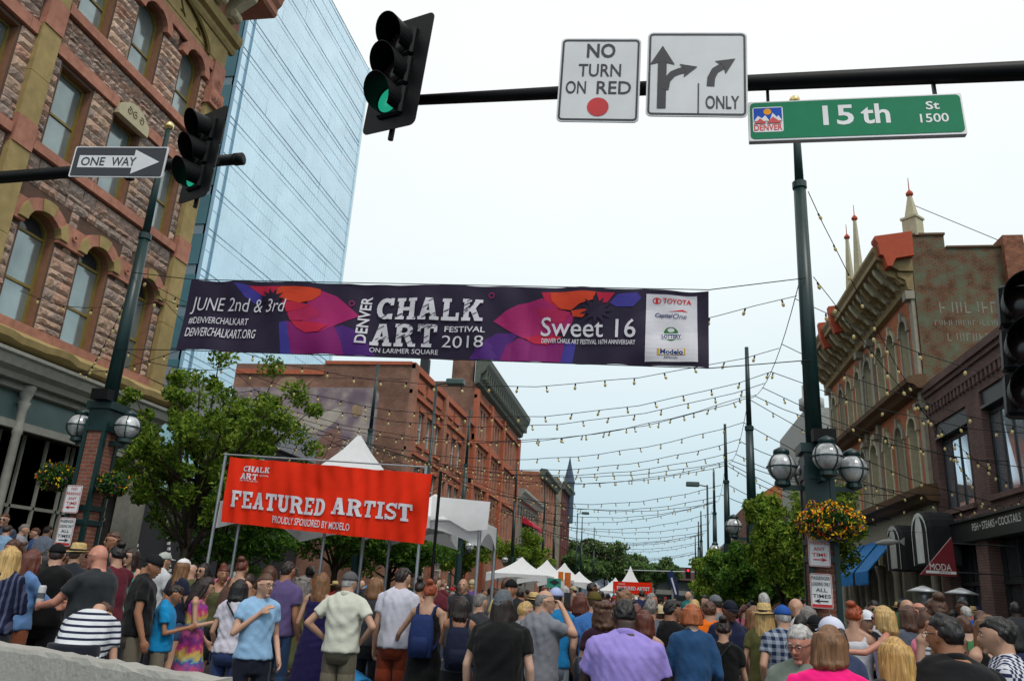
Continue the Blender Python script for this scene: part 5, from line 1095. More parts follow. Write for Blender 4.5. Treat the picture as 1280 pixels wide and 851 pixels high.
# distant tents and signs
for i, (xa, xb, yc, ze, zp, lab) in enumerate([(-8.0, -5.0, 41, 2.5, 3.35, 'white pyramid tent, leftmost and nearest of the far tents'), (-7.6, -4.6, 48, 2.5, 3.55, 'second white peaked tent behind the nearest far tent'), (-7.4, -4.2, 55, 2.5, 3.7, 'third white peaked tent in the left row'), (-6.9, -3.9, 62, 2.5, 3.4, 'fourth white tent at the right end of the left row'), (-4.5, -1.6, 70, 2.2, 3.3, 'small white tent left of the far red banner'), (-3.4, -.6, 78, 2.6, 4.6, 'white peaked tent above the far red banner')]):
    ctent('canopy_tent', lab, xa, xb, yc - 1.5, yc + 1.5, ze, zp, group='white market tents')
c4 = [atY(767, 726, 68), atY(815, 728, 68), atY(815, 743, 68), atY(768, 741, 68)]
F2 = Banner('artist_banner', 'small far red FEATURED ARTIST banner in mid street', c4, redb, .003, 2, 3.3); F2.text('FEATURED ARTIST', .08, .94, .38, .70, bw, 12, bold=.03); F2.text('CHALK ART', .12, .3, .14, .26, bw, 6, bold=.03)
frm = thing('truss_stand', 'frame under the far red banner', 'truss stand', (-3, 68.1, 0)); a_, b_ = c4[0], c4[1]
for p in (a_, b_): MB().tube([(p[0] + 3, 0, 0), (p[0] + 3, 0, p[2])], .05, 6).build('pole', galv, frm)
def hsign(name, label, px0, px1, py0, py1, Y, m, txts=None):
    p = atY(px0, py0, Y); q = atY(px1, py1, Y); t = thing(name, label, 'sign', (p[0], Y, 0)); MB().box(0, q[0] - p[0], -.02, .02, q[2], p[2]).build('panel', m, t); MB().tube([(.05, .05, 0), (.05, .05, p[2])], .03, 6).build('pole', galv, t); return t, p, q
t, p, q = hsign('hanging_sign', 'small teal sign with dark arrow shape beside the far tents', 684, 701, 722, 735, 38, cm('teal_sign', 60, 150, 130)); polys(t, 'arrow', [[(.1, q[2] + .25), (.35, q[2] + .38), (.6, q[2] + .25), (.35, q[2] + .12)]], -.03, signk)
hsign('orange_flag', 'left orange banner flag above the far tents', 698, 704, 714, 726, 44, cm('orange_flag_cloth', 215, 120, 40)); hsign('orange_flag', 'right taller orange banner flag above the far tents', 706, 713, 715, 734, 44, cm('orange_flag_cloth2', 200, 110, 50))
t = thing('feather_flag', 'dark blue feather flag with white lettering near the end of the street', 'flag', tuple(atY(846, 748, 60) * [1, 1, 0])); zb = atY(846, 746, 60)[2]
m = MB(); m.rings([[(-.15 - (.65 - .25 * u) * min(1, 3 * u) * 0 - .55 * u, 0, zb + 1.7 * u), (.15 - .45 * u + .12 * math.sin(u * PI), 0, zb + 1.7 * u + .08)] for u in np.linspace(0, 1, 8)], caps=False, closed=False); m.build('cloth', cm('flag_navy', 30, 46, 90), t)
m = MB(); m.rings([[(-.04 - .5 * u, -.01, zb + 1.7 * u), (.06 - .5 * u, -.01, zb + 1.7 * u + .05)] for u in np.linspace(.1, .75, 6)], caps=False, closed=False); m.build('white_lettering', bw, t)
# far traffic signal arm over the street
t = thing('far_signal_arm', 'distant signal arm with tiny red light at the far end of the street', 'mast arm', (12, 120, 0)); MB().tube([(0, 0, 0), (0, 0, 6)], .12, 8).build('pole', galv, t); MB().tube([(0, 0, 6), (-16, 0, 5.6)], .07, 6).build('arm', galv, t)
MB().box(-7.3, -6.6, -.2, .2, 4.9, 6.4).build('signal_head', blackp, t); MB().sphere((-6.95, -.25, 6.0), .2, 8, 6).build('red_light', mat('red_signal', (.5, .02, .02), emit=((1, .05, .05), .9)), t)
# concrete barrier
bc = mat('barrier_concrete', (.44, .435, .40), .9, var=.12, scale=4, bump=.5, bscale=26, dirt=.35, col2=(.36, .35, .32))
p0 = np.array([-2.62, 4.93, 0]); dr = np.array([-5.16 - (-2.66), 1.0, 0]); dr = dr / np.linalg.norm(dr); L_ = 6.5; nr = np.array([dr[1], -dr[0], 0]); nr = nr if nr[1] < 0 else -nr
t = thing('concrete_barrier', 'worn grey concrete traffic barrier at the lower left with yellow and white paint scrawl', 'barrier', tuple(p0)); m = MB(); rs = []
pf_ = [(.32, 0), (.32, .08), (.24, .3), (.13, .55), (.09, 1.0), (.075, 1.03), (-.075, 1.035), (-.09, 1.0), (-.13, .55), (-.24, .3), (-.32, .08), (-.32, 0)]
for k in range(60):
    s = L_ * k / 59; rs.append([tuple(dr * s + nr * (a + random.uniform(-.005, .005)) + np.array([0, 0, z + (random.uniform(-.012, .006) if .9 < z else 0)])) for a, z in pf_])
m.rings(rs); m.build('body', bc, t)
def onb(s, z, off=.004): return tuple(dr * s + nr * (.09 + (.1) * 0 + (1.0 - z) * .09 + off) + np.array([0, 0, z]))
v, f, a_ = text2d('GAHREZ', .02, .3); m = MB(); m.add([onb(1.0 - p[0] * .55, .845 + p[1] * .06, .012) for p in v], f); m.build('graffiti', cm('scrawl_white', 200, 205, 215), t)
m = MB(); m.add([onb(1.1 - q[0], .87 + q[1], .009) for q in oval(0.0, .0, .11, .03)], [tuple(range(18))]); m.build('graffiti', cm('scrawl_yellow', 215, 170, 60), t)

# ---------------------------------------------------------------- trees
bark = mat('bark', (.05, .038, .028), .95, var=.3, bump=.6); 
leaf_a = mat('locust_leaf', (.06, .12, .02), .55, var=.2, island=[(.04, .10, .012), (.11, .21, .02), (.22, .33, .035), (.38, .48, .07)], trans=.4)
leaf_b = mat('linden_leaf', (.03, .08, .02), .55, var=.2, island=[(.025, .08, .013), (.07, .17, .02), (.15, .27, .035)], trans=.35)
leaf_c = mat('far_leaf', (.04, .08, .03), .7, var=.3, island=[(.05, .10, .04), (.10, .19, .055), (.17, .26, .08)], trans=.3)
def tree(label, x, y, h, trunk_h, rx, ry, rz, n, lm, size, seed, nl=14, group='street trees', cz=None, lean=0, clump=.5):
    t = thing('street_tree', label, 'tree', (x, y, 0), group=group); r = random.Random(seed); m = MB(); cz = cz or h - rz; centers = []
    m.tube([(0, 0, 0), (lean * .3, 0, trunk_h * .6), (lean * .6, .0, trunk_h), (lean, 0, cz + rz * .5)], [.14, .11, .09, .03], 9)
    for k in range(nl):
        a = 2 * PI * k * .618 + r.uniform(-.3, .3); el = r.uniform(-.25, 1.0); q = r.uniform(.72, 1.0)
        e = np.array([lean + rx * q * math.cos(a) * math.cos(el), ry * q * math.sin(a) * math.cos(el), cz + rz * q * math.sin(el)])
        s0 = np.array([lean * .6, 0, r.uniform(trunk_h * .7, cz)]); mid = s0 * .5 + e * .5 + np.array([0, 0, -.15 + r.uniform(0, .3)])
        m.tube([s0, mid, e], [.05, .03, .01], 6)
        for u in (.45, .65, .85, 1.0): centers.append((s0 * (1 - u) + e * u + np.array([r.uniform(-.2, .2), r.uniform(-.2, .2), r.uniform(-.1, .25)]), r.uniform(.55, 1.0)))
    m.build('trunk', bark, t, smooth=True)
    C_ = np.array([c for c, s in centers]); S_ = np.array([s for c, s in centers])
    def fn(g_, n_):
        i = g_.integers(0, len(C_), n_); u = g_.normal(size=(n_, 3)); u /= np.linalg.norm(u, axis=1)[:, None]; u *= g_.uniform(0, 1, (n_, 1)) ** .45
        return C_[i] + u * np.array([rx, ry, rz * .75]) * clump * .62 * S_[i][:, None]
    v, f = leaves(n, fn, size, seed); MB().add(v, f).build('crown', lm, t, kind='stuff')
tree('leafy street tree with light green drooping branches before the brick mural, left side', -11.2, 18.3, 7.2, 2.2, 3.0, 2.2, 3.0, 24000, leaf_a, .07, 11, 34, cz=4.3, clump=.23)
tree('dark leafy tree low in the shade beside the storefront corner pier, left side', -12.6, 22.5, 4.6, 1.6, 2.3, 1.8, 1.7, 12000, leaf_b, .085, 17, 16, cz=2.9)
tree('darker street tree behind the featured artist tent, left side', -10.8, 27, 5.6, 2.4, 2.6, 2.4, 2.0, 15000, leaf_b, .085, 12, 14, cz=3.4)
tree('street tree low behind the white canopy, left side', -10.8, 33, 5.0, 2.3, 2.4, 2.4, 1.9, 11000, leaf_b, .1, 13, 14, cz=3.0)
tree('small street tree in front of the far brick block, left side', -11.2, 48, 5.6, 2.3, 2.2, 2.2, 2.0, 8000, leaf_a, .12, 14, 12, cz=3.7)
tree('small tree by the pale stone building, left side', -11.2, 70, 7.2, 2.3, 2.6, 3, 2.4, 7000, leaf_a, .16, 15, 12, cz=4.8)
tree('dark green street tree just left of the right lamp post', 2.6, 16.8, 4.5, 1.8, .78, .9, 1.6, 17000, leaf_a, .06, 21, 22, cz=2.6, clump=.36)
tree('broad street tree under the second right post', 2.65, 21.5, 4.5, 1.8, 1.2, 1.4, 1.25, 15000, leaf_b, .07, 22, 20, cz=2.3, clump=.4)
tree('street tree with rounded crown further along the right kerb', 2.6, 27, 3.6, 1.5, 1.3, 1.6, 1.2, 13000, leaf_a, .08, 23, 16, cz=2.2, clump=.42)
tree('lower street tree at the far end of the right tree row', 3.0, 34, 3.5, 1.4, 1.5, 2, 1.15, 10000, leaf_a, .095, 24, 14, cz=2.1)
tree('taller light green tree behind the right tree row', 5.6, 30, 6.4, 2.4, 2.0, 2, 2.0, 10000, leaf_a, .11, 25, 12, cz=4.2)
tree('last small tree in the right row', 4.2, 44, 4.1, 1.6, 1.9, 2.6, 1.5, 8000, leaf_b, .13, 26, 12, cz=2.4)
tree('big distant broad tree closing the end of the street', -8.5, 150, 13.0, 4, 8, 6, 5.0, 16000, leaf_c, .42, 31, 22, group='distant trees', cz=7.6)
tree('distant lower tree right of the big one', 0.5, 160, 10.5, 4, 5, 5, 3.6, 9000, leaf_c, .42, 32, 16, group='distant trees', cz=6.2)
tree('pale distant tree behind the far tents', -13, 140, 9.0, 3, 6, 5, 3.4, 8000, leaf_c, .4, 33, 16, group='distant trees', cz=5.2)
# patio heaters, clothes rack, chairs
def heater(x, y, label):
    t = thing('patio_heater', label, 'patio heater', (x, y, .14), group='patio heaters outside the restaurant'); MB().lathe([(.18, 0), (.18, .05), (.15, .5), (.15, .75), (.03, .8), (.03, 1.75), (.09, 1.78), (.11, 1.95), (.09, 2.0)], 14).build('stand', galv, t, smooth=True); MB().lathe([(.33, 2.02), (.34, 2.03), (.16, 2.1), (.03, 2.15)], 20).build('reflector', alum, t, smooth=True)
p = atY(1154, 736, 19); heater(p[0], 19, 'patio heater left of the red triangular sign'); p = atY(1201, 736, 19); heater(p[0], 19, 'patio heater below and right of the triangular sign')
p = atY(1214, 775, 20); t = thing('clothes_rack', 'rail of hanging blue and pink patterned clothes outside the restaurant', 'clothes rack', (p[0], 20, .14))
MB().tube([(-.75, 0, 0), (-.75, 0, 1.5), (.75, 0, 1.5), (.75, 0, 0)], .02, 6).build('rail', galv, t)
for k in range(16):
    c = random.choice([(70, 80, 130), (150, 110, 140), (60, 110, 150), (180, 170, 190), (40, 50, 80)]); o = link('garment', None) if False else None
    x = -.7 + k * .093; m = MB(); m.rings([[(x - .02, -.2 - .05 * u, 1.45 - u), (x + .02, -.2 - .05 * u, 1.45 - u), (x + .02, .2 + .05 * u, 1.45 - u), (x - .02, .2 + .05 * u, 1.45 - u)] for u in (0, .3, 1.0)]); m.build('garment', cm('garment_%d_%d' % (c[0], c[2]), *c, rough=.9, var=.3, scale=12), t)

p = atY(1109, 678, 23); t = thing('fish_sculpture', 'grey metal fish shaped sculpture hung over the sidewalk before the arched awnings', 'sculpture', tuple(p)); m = MB()
m.rings([[(x, w_ * .5 * math.cos(a), z0_ + w_ * math.sin(a)) for a in np.linspace(0, 2 * PI, 12, endpoint=False)] for x, w_, z0_ in ((-.55, .01, -.05), (-.42, .06, -.04), (-.2, .12, 0), (.1, .14, .03), (.35, .09, .05), (.5, .04, .06))]); m.build('body', cm('fish_grey_metal', 120, 122, 120, rough=.5, metal=.2), t, smooth=True)
m = MB(); m.rings([[(.48, .012, .06), (.48, -.012, .06), (.48, -.012, .08), (.48, .012, .08)], [(.68, .01, -.08), (.68, -.01, -.08), (.72, -.01, .26), (.72, .01, .26)]]); m.build('tail_fin', MATS['fish_grey_metal'], t)
m = MB(); m.rings([[(-.1, .01, .1), (-.1, -.01, .1), (.2, -.01, .14), (.2, .01, .14)], [(.05, .006, .26), (.05, -.006, .26), (.16, -.006, .24), (.16, .006, .24)]]); m.build('dorsal_fin', MATS['fish_grey_metal'], t)
MB().tube([(0, 0, .1), (0, 0, .5), (2.6, 0, .5)], .014, 6).build('hanger', blackp, t); t.scale = (.62, .62, .62)
# ================================================================= PEOPLE
skin_m = mat('skin', objcol=True, rough=.5, var=.06, scale=9); skin_m.node_tree.nodes['Principled BSDF'].inputs['Subsurface Weight'].default_value = 0
hair_m = mat('hair_strands', objcol=True, rough=.42, var=.45, scale=1, bump=.4, bscale=1.6)
_t = hair_m.node_tree; _tc = [n for n in _t.nodes if n.type == 'TEX_COORD'][0]; _mp = _t.nodes.new('ShaderNodeMapping'); _mp.inputs['Scale'].default_value = (75, 75, 6); _t.links.new(_tc.outputs['Object'], _mp.inputs[0])
for _n in [n for n in _t.nodes if n.type == 'TEX_NOISE']: _t.links.new(_mp.outputs[0], _n.inputs['Vector'])
cloth_m = mat('cloth', objcol=True, rough=.85, var=.1, scale=5, bump=.35, bscale=16, sheen=.1)
felt_m = mat('hat_cloth', objcol=True, rough=.8, var=.06, scale=14, bump=.2)
straw_m = mat('straw', lin(200, 172, 118), .8, var=.2, scale=40, bump=.5, bscale=90)
lensm = mat('sunglass_lens', (.01, .01, .012), .1); eyew = mat('eye_white', (.6, .58, .56), .3); irism = mat('iris', (.03, .02, .015), .2); lipm = mat('lips', (.33, .12, .1), .5); shoe_m = mat('shoe_leather', (.04, .035, .03), .6); strapm = mat('black_strap', (.02, .02, .025), .7); phonem = mat('phone_case', (.02, .02, .022), .2)
navyst = mat('navy_thin_stripes', lin(28, 32, 58), .85, stripes=('X', 22, lin(78, 84, 110))); bwst = mat('white_navy_stripes', lin(205, 208, 212), .85, stripes=('Z', 22, lin(30, 36, 62)), bump=.3); bwst2 = mat('white_grey_stripes', lin(200, 202, 204), .85, stripes=('Z', 26, lin(90, 96, 104)))
def tiedye():
    m = mat('tie_dye', (.5, .5, .5), .85); t = m.node_tree; N, L = t.nodes, t.links; tcn = N.new('ShaderNodeTexCoord'); s = N.new('ShaderNodeSeparateXYZ'); L.new(tcn.outputs['Object'], s.inputs[0])
    n = N.new('ShaderNodeTexNoise'); n.inputs['Scale'].default_value = 14; L.new(tcn.outputs['Object'], n.inputs['Vector']); a = N.new('ShaderNodeMath'); a.operation = 'MULTIPLY_ADD'; a.inputs[1].default_value = .25; L.new(n.outputs['Fac'], a.inputs[0]); L.new(s.outputs['Z'], a.inputs[2])
    ml = N.new('ShaderNodeMath'); ml.operation = 'MULTIPLY'; ml.inputs[1].default_value = 2.4; L.new(a.outputs[0], ml.inputs[0]); f = N.new('ShaderNodeMath'); f.operation = 'FRACT'; L.new(ml.outputs[0], f.inputs[0])
    c = N.new('ShaderNodeValToRGB'); L.new(f.outputs[0], c.inputs[0]); e = c.color_ramp.elements; e[0].color = (*lin(60, 150, 190), 1); e[1].color = (*lin(70, 90, 170), 1)
    for p, q in ((.2, (220, 190, 90)), (.4, (200, 60, 120)), (.6, (120, 60, 140)), (.8, (210, 90, 140))): k = e.new(p); k.color = (*lin(*q), 1)
    L.new(c.outputs[0], N['Principled BSDF'].inputs['Base Color']); return m
tied = tiedye()
def checked(name, c1, c2, fr, plaid=False):
    m = mat(name, c1, .85); t = m.node_tree; N, L = t.nodes, t.links; tcn = N.new('ShaderNodeTexCoord'); s = N.new('ShaderNodeSeparateXYZ'); L.new(tcn.outputs['Object'], s.inputs[0]); g_ = []
    for ax in ('X', 'Z'):
        a = N.new('ShaderNodeMath'); a.operation = 'MULTIPLY'; a.inputs[1].default_value = fr; L.new(s.outputs[ax], a.inputs[0]); f = N.new('ShaderNodeMath'); f.operation = 'FRACT'; L.new(a.outputs[0], f.inputs[0])
        h = N.new('ShaderNodeMath'); h.operation = 'GREATER_THAN'; h.inputs[1].default_value = .5; L.new(f.outputs[0], h.inputs[0]); g_.append(h)
    q = N.new('ShaderNodeMath'); q.operation = 'ADD' if plaid else 'SUBTRACT'; L.new(g_[0].outputs[0], q.inputs[0]); L.new(g_[1].outputs[0], q.inputs[1]); r = N.new('ShaderNodeMath'); r.operation = 'ABSOLUTE' if not plaid else 'MULTIPLY'; r.inputs[1].default_value = .5; L.new(q.outputs[0], r.inputs[0])
    mx = N.new('ShaderNodeMix'); mx.data_type = 'RGBA'; mx.inputs[6].default_value = (*c1, 1); mx.inputs[7].default_value = (*c2, 1); L.new(r.outputs[0], mx.inputs[0]); L.new(mx.outputs[2], N['Principled BSDF'].inputs['Base Color']); return m
plaidm = checked('blue_white_plaid', lin(150, 160, 175), lin(30, 42, 70), 14, True); checkm = checked('navy_white_check', lin(200, 202, 210), lin(34, 38, 74), 24)
V3 = lambda *a: np.array(a, float)
def capsule(mb, p0, p1, r0, r1, n=10, flat=1.0, mi=0):
    p0, p1 = V3(*p0), V3(*p1); d = p1 - p0; L_ = np.linalg.norm(d) + 1e-6; d /= L_; u = V3(0, 0, 1) if abs(d[2]) < .9 else V3(1, 0, 0); a = np.cross(d, u); a /= np.linalg.norm(a); b = np.cross(d, a); rs = []
    for t, f in ((-1, .05), (-.85, .53), (-.5, .87), (0, 1)): c = p0 + d * r0 * t; rs.append([c + r0 * f * (math.cos(2 * PI * j / n) * a + flat * math.sin(2 * PI * j / n) * b) for j in range(n)])
    for t, f in ((0, 1), (.5, .87), (.85, .53), (1, .05)): c = p1 + d * r1 * t; rs.append([c + r1 * f * (math.cos(2 * PI * j / n) * a + flat * math.sin(2 * PI * j / n) * b) for j in range(n)])
    return mb.rings(rs, mi)
def loft(mb, secs, n=20, sq=2.3):
    rs = []
    for z, rx, ry, cy in secs:
        r = []
        for j in range(n):
            a = 2 * PI * j / n; c, s = math.cos(a), math.sin(a); k = (abs(c) ** sq + abs(s) ** sq) ** (-1 / sq); r.append((rx * c * k, cy + ry * s * k, z))
        rs.append(r)
    return mb.rings(rs)
POSES = {  # elbow, wrist for side +1 (x mirrored for -1)
    'down': ((.235, -.03, 1.13), (.25, .06, .88)), 'relax': ((.25, -.05, 1.14), (.22, .14, .93)), 'phone': ((.245, .04, 1.13), (.10, .30, 1.20)), 'phonehi': ((.25, .14, 1.22), (.07, .27, 1.43)), 'hip': ((.37, -.10, 1.18), (.21, .04, 1.03)),
    'fold': ((.25, .06, 1.14), (-.02, .22, 1.16)), 'chest': ((.27, .05, 1.16), (.02, .15, 1.36)), 'pocket': ((.27, -.10, 1.15), (.19, .05, .92)), 'camera': ((.27, .18, 1.34), (.06, .24, 1.56)), 'fwd': ((.24, .16, 1.20), (.16, .40, 1.16)), 'side': ((.36, .06, 1.16), (.42, .26, 1.04)), 'reach': ((.36, .1, 1.3), (.5, .3, 1.3)), 'knee': ((.24, .2, 1.1), (.2, .4, .95))}
def hand(mb, w, d, side, r=.0105, grip=.4):
    """palm, four fingers of different length and a thumb from the side of the palm"""
    d = d / np.linalg.norm(d); inw = V3(-side, 0, 0) - d * (-side * d[0]); inw /= np.linalg.norm(inw) + 1e-6; fw = np.cross(d, inw); fw = fw if fw[1] > 0 else -fw
    capsule(mb, w - d * .01, w + d * .055, .024, .026, 8, 1.0); capsule(mb, w + d * .03 + fw * .022, w + d * .07 + fw * .02, .018, .015, 8); capsule(mb, w + d * .03 - fw * .02, w + d * .065 - fw * .022, .018, .014, 8)
    for k, l in enumerate((.066, .076, .070, .054)):
        o = w + d * .072 + fw * (.028 - k * .0195); m_ = o + d * l * .5 + inw * l * .12 * grip * 2; e = m_ + d * l * .42 * (1 - grip * .6) + inw * l * .5 * grip * 2; capsule(mb, o, m_, r, r * .92, 6); capsule(mb, m_, e, r * .92, r * .8, 6)
    o = w + d * .015 + fw * .024; m_ = o + d * .03 + fw * .022 + inw * .015; capsule(mb, o, m_, r * 1.25, r * 1.1, 6); capsule(mb, m_, m_ + d * .032 + inw * .01 + fw * .004, r * 1.1, r * .9, 6)
def head_shape(mb, fem):
    n, m = 22, 16; rs = []
    for i in range(m + 1):
        th = PI * i / m; z = -math.cos(th); rad = math.sin(th) + 1e-3; r = []
        for j in range(n):
            a = 2 * PI * j / n; x, y = rad * math.sin(a), rad * math.cos(a)
            X, Y, Z = .077 * x, .098 * y, .118 * z
            if z < .1: k = min(1, (.1 - z)); X *= 1 - .34 * k * k - .06 * k; Y = Y * (1 - .3 * k * k) + .016 * k
            if y > 0 and z < -.3: Y += .012 * (-z - .3) * y * 1.6
            if y > .6 and -.12 < z < .18 and .25 < abs(x) < .6: Y -= .008
            r.append((X, Y + .005, Z))
        rs.append(r)
    mb.rings(rs)
    capsule(mb, (0, .098, .012), (0, .116, -.028), .008, .013, 8); capsule(mb, (-.012, .104, -.034), (.012, .104, -.034), .008, .008, 6)
    capsule(mb, (-.028, .09, .03), (.028, .09, .03), .011, .011, 6); capsule(mb, (-.02, .086, -.062), (.02, .086, -.062), .009, .009, 6); capsule(mb, (-.012, .078, -.098), (.012, .078, -.098), .017, .017, 6)
    for s in (-1, 1): capsule(mb, (s * .080, -.006, .02), (s * .077, .004, -.026), .015, .010, 8, 2.0 if False else 1.0)
_rs = bpy.data.scenes.new('workbench')
def remesh(mb, vox, smooth=2, fold=0, seed=0, dec=None):
    me = mb.mesh('t', cloth_m); o = bpy.data.objects.new('t', me); _rs.collection.objects.link(o)
    r = o.modifiers.new('r', 'REMESH'); r.mode = 'VOXEL'; r.voxel_size = vox; r.use_smooth_shade = True
    if smooth: s = o.modifiers.new('s', 'SMOOTH'); s.iterations = smooth; s.factor = .5
    if dec: d = o.modifiers.new('d', 'DECIMATE'); d.ratio = dec
    with bpy.context.temp_override(scene=_rs, view_layer=_rs.view_layers[0]):
        dg = bpy.context.evaluated_depsgraph_get(); n = bpy.data.meshes.new_from_object(o.evaluated_get(dg))
    bpy.data.objects.remove(o); bpy.data.meshes.remove(me)
    if fold:
        k = len(n.vertices); co = np.empty(k * 3, np.float32); n.vertices.foreach_get('co', co); no = np.empty(k * 3, np.float32); n.vertices.foreach_get('normal', no); co = co.reshape(-1, 3); no = no.reshape(-1, 3)
        r_ = np.random.default_rng(seed); d = np.zeros(k)
        for q in range(7):
            w_ = r_.normal(size=3) * np.array([22, 22, 17]) * (1 + q * .3); w_[2] += 6; d += np.sin(co @ w_ + r_.uniform(0, 6) + 1.6 * np.sin(co @ (r_.normal(size=3) * 7))) / (1 + q * .4)
        d = np.where(d > 0, d, d * .45) ; co += no * (d * fold)[:, None]; n.vertices.foreach_set('co', co.ravel().astype(np.float32)); n.update()
    n.polygons.foreach_set('use_smooth', [True] * len(n.polygons)); return n
def rotm(ax, a):
    return np.array(Matrix.Rotation(a, 3, ax))
SKIN = {k: tuple(q * .82 for q in v) for k, v in dict(light=lin(205, 158, 132), fair=lin(218, 175, 152), tan=lin(176, 122, 92), brown=lin(120, 78, 56), dark=lin(62, 40, 32), red=lin(205, 140, 118)).items()}
HAIR = dict(black=lin(22, 18, 18), dark=lin(40, 28, 24), brown=lin(80, 50, 34), lbrown=lin(120, 84, 54), blonde=lin(190, 156, 98), red=lin(150, 66, 30), auburn=lin(92, 44, 30), grey=lin(120, 114, 110), white=lin(170, 168, 165))
def make_person(label, fem=False, skin='light', hair='dark', style='short', hat=None, hatc=(30, 30, 32), top=(120, 120, 120), topm=None, topstyle='tee', bottom=(40, 42, 50), botm=None, botstyle='trousers', pose=('down', 'down'),
                wide=1.0, headyaw=0, headpitch=0, lean=0, drop=0, face=False, glasses=None, vox=.0135, seed=0, low=False, group=None, sock=None, hairlen=None, crouch=False, child=False):
    t = thing('person', label, 'person', group=group); W_ = (0.92 if fem else 1.0) * wide; sw = (.152 if fem else .174) * (wide ** .5)
    lm = rotm('X', -R(lean)); piv = V3(0, 0, .96)
    def up(p): p = np.array(p, float); return (piv + lm @ (p - piv) + V3(0, 0, -drop))
    hm = rotm('Z', R(headyaw)) @ rotm('X', -R(headpitch)); hp = V3(0, 0, 1.52); hc = V3(0, .025, 1.612)
    hs = 1.04 if child else .955
    def hd(p): p = np.array(p, float) * hs; return up(hp + hm @ (p + hc - hp))
    # ---- torso sections
    if fem: T = [(.80, .15, .115, -.01), (.90, .178, .13, -.012), (.98, .165, .118, -.005), (1.08, .130, .096, .0), (1.18, .137, .102, .0), (1.27, .150, .112, .012), (1.35, .148, .105, .008), (1.41, .140, .085, -.005), (1.455, .09, .065, -.01), (1.49, .052, .052, -.008)]
    else: T = [(.80, .15, .115, 0), (.90, .165, .122, -.005), (.98, .162, .12, 0), (1.08, .155, .115, .005), (1.18, .163, .12, .005), (1.29, .18, .128, .003), (1.37, .185, .12, -.004), (1.43, .16, .092, -.012), (1.47, .098, .07, -.014), (1.5, .062, .06, -.01)]
    T = [(z, rx * .92, ry * .95, cy) for z, rx, ry, cy in T]
    if wide > 1: T = [(z, rx * W_, ry * (1 + (wide - 1) * 1.5), cy) for z, rx, ry, cy in T]
    A = {}
    for s, pn in ((1, pose[1]), (-1, pose[0])):
        e, w_ = POSES[pn]; A[s] = (V3(s * sw, -.008, 1.405), V3(s * (e[0] + (sw - .19) + (wide - 1) * .12), e[1], e[2]), V3(s * (w_[0] + (wide - 1) * .1 * (1 if w_[0] > .15 else 0)), w_[1], w_[2]))
    hipx = .088 * (1.06 if fem else 1)
    legs = {s: (V3(s * hipx, 0, .90), V3(s * (hipx + .012), .015, .49), V3(s * (hipx + .025), -.02, .085)) for s in (1, -1)}
    if crouch: legs = {s: (V3(s * hipx, 0, .90 - drop), V3(s * (hipx + .10), .34, .90 - drop + .05), V3(s * (hipx + .06), .12, .085)) for s in (1, -1)}
    # ---- body
    b = MB(); torso = MB(); loft(torso, T); torso.xf(up); b.join(torso)
    nk = MB(); loft(nk, [(1.42, .058, .06, -.015), (1.47, .054 if fem else .068, .06, -.008), (1.58, .049 if fem else .062, .059, .004)]); [capsule(nk, (s * .03, -.02, 1.49), (s * .14, -.015, 1.425), .045 if not fem else .034, .04) for s in (1, -1)]; nk.xf(up); b.join(nk)
    hh = MB(); head_shape(hh, fem); hh.xf(hd); b.join(hh)
    ar = (.037, .031, .023) if fem else (.048, .040, .028)
    if child: ar = (.036, .03, .022)
    for s in (1, -1):
        S_, E_, W__ = A[s]; q = MB(); capsule(q, S_ - V3(s * .04, 0, .0), S_, .062 if not fem else .054, .055 if not fem else .046); capsule(q, S_, E_, ar[0], ar[1]); capsule(q, E_, E_ * .6 + W__ * .4, ar[1], ar[1] * .98); capsule(q, E_ * .6 + W__ * .4, W__, ar[1] * .96, ar[2]); 
        if not low: hand(q, W__, W__ - E_, s)
        else: capsule(q, W__, W__ + (W__ - E_) / np.linalg.norm(W__ - E_) * .11, .033, .02)
        q.xf(up); b.join(q)
        H_, K_, F_ = legs[s]; capsule(b, H_, K_, .083, .056); capsule(b, K_, K_ * .65 + F_ * .35, .054, .058); capsule(b, K_ * .65 + F_ * .35, F_, .056, .036)
        if not low or True: capsule(b, F_ - V3(0, .03, .03), F_ + V3(s * .012, .14, -.05), .036, .03)
    me = remesh(b, vox, 1, dec=None if low else .35); me.name = 'body'; me.materials.clear(); me.materials.append(skin_m); link('body', me, t, color=SKIN[skin])
    # ---- top
    f = .011 if not low else .013; c = MB(); tm = topm or cloth_m; g_ = .022
    if topstyle in ('tee', 'polo', 'long', 'loose'):
        ex = .02 if topstyle == 'loose' else 0; zlow = .925 if fem else .90
        S2 = [(z, rx + g_ + (.012 if z < 1.2 else 0) + ex, ry + g_ + (.012 if z < 1.2 else 0) + ex, cy) for z, rx, ry, cy in T if .95 < z < 1.475]
        S2 = [(zlow, S2[0][1] + .008, S2[0][2] + .006, S2[0][3])] + S2 + [(1.492, .075, .072, -.014)] ; q = MB(); loft(q, S2); [capsule(q, (s * .04, -.02, 1.475), (s * .14, -.015, 1.428), .06 if not fem else .046, .058 if not fem else .05) for s in (1, -1)]
        for s in (1, -1):
            S_, E_, W__ = A[s]; capsule(q, S_ - V3(s * .06, 0, -.005), S_, .058 if fem else .066, .057 if fem else .065)
            if topstyle == 'long': capsule(q, S_, E_, .058, .048); capsule(q, E_, W__ * .95 + E_ * .05, .048, .036)
            else: k = .58 if not fem else .48; M_ = S_ * (1 - k) + E_ * k; q.tube([S_, S_ * .5 + M_ * .5, M_], [.058 if fem else .066, .056 if fem else .067, .054 if fem else .067], 12)
        q.xf(up); c.join(q)
    elif topstyle in ('tank', 'dress'):
        zlow = .91 if topstyle == 'tank' else .5
        S2 = [(z, rx + g_, ry + g_, cy) for z, rx, ry, cy in T if .88 < z < 1.38]
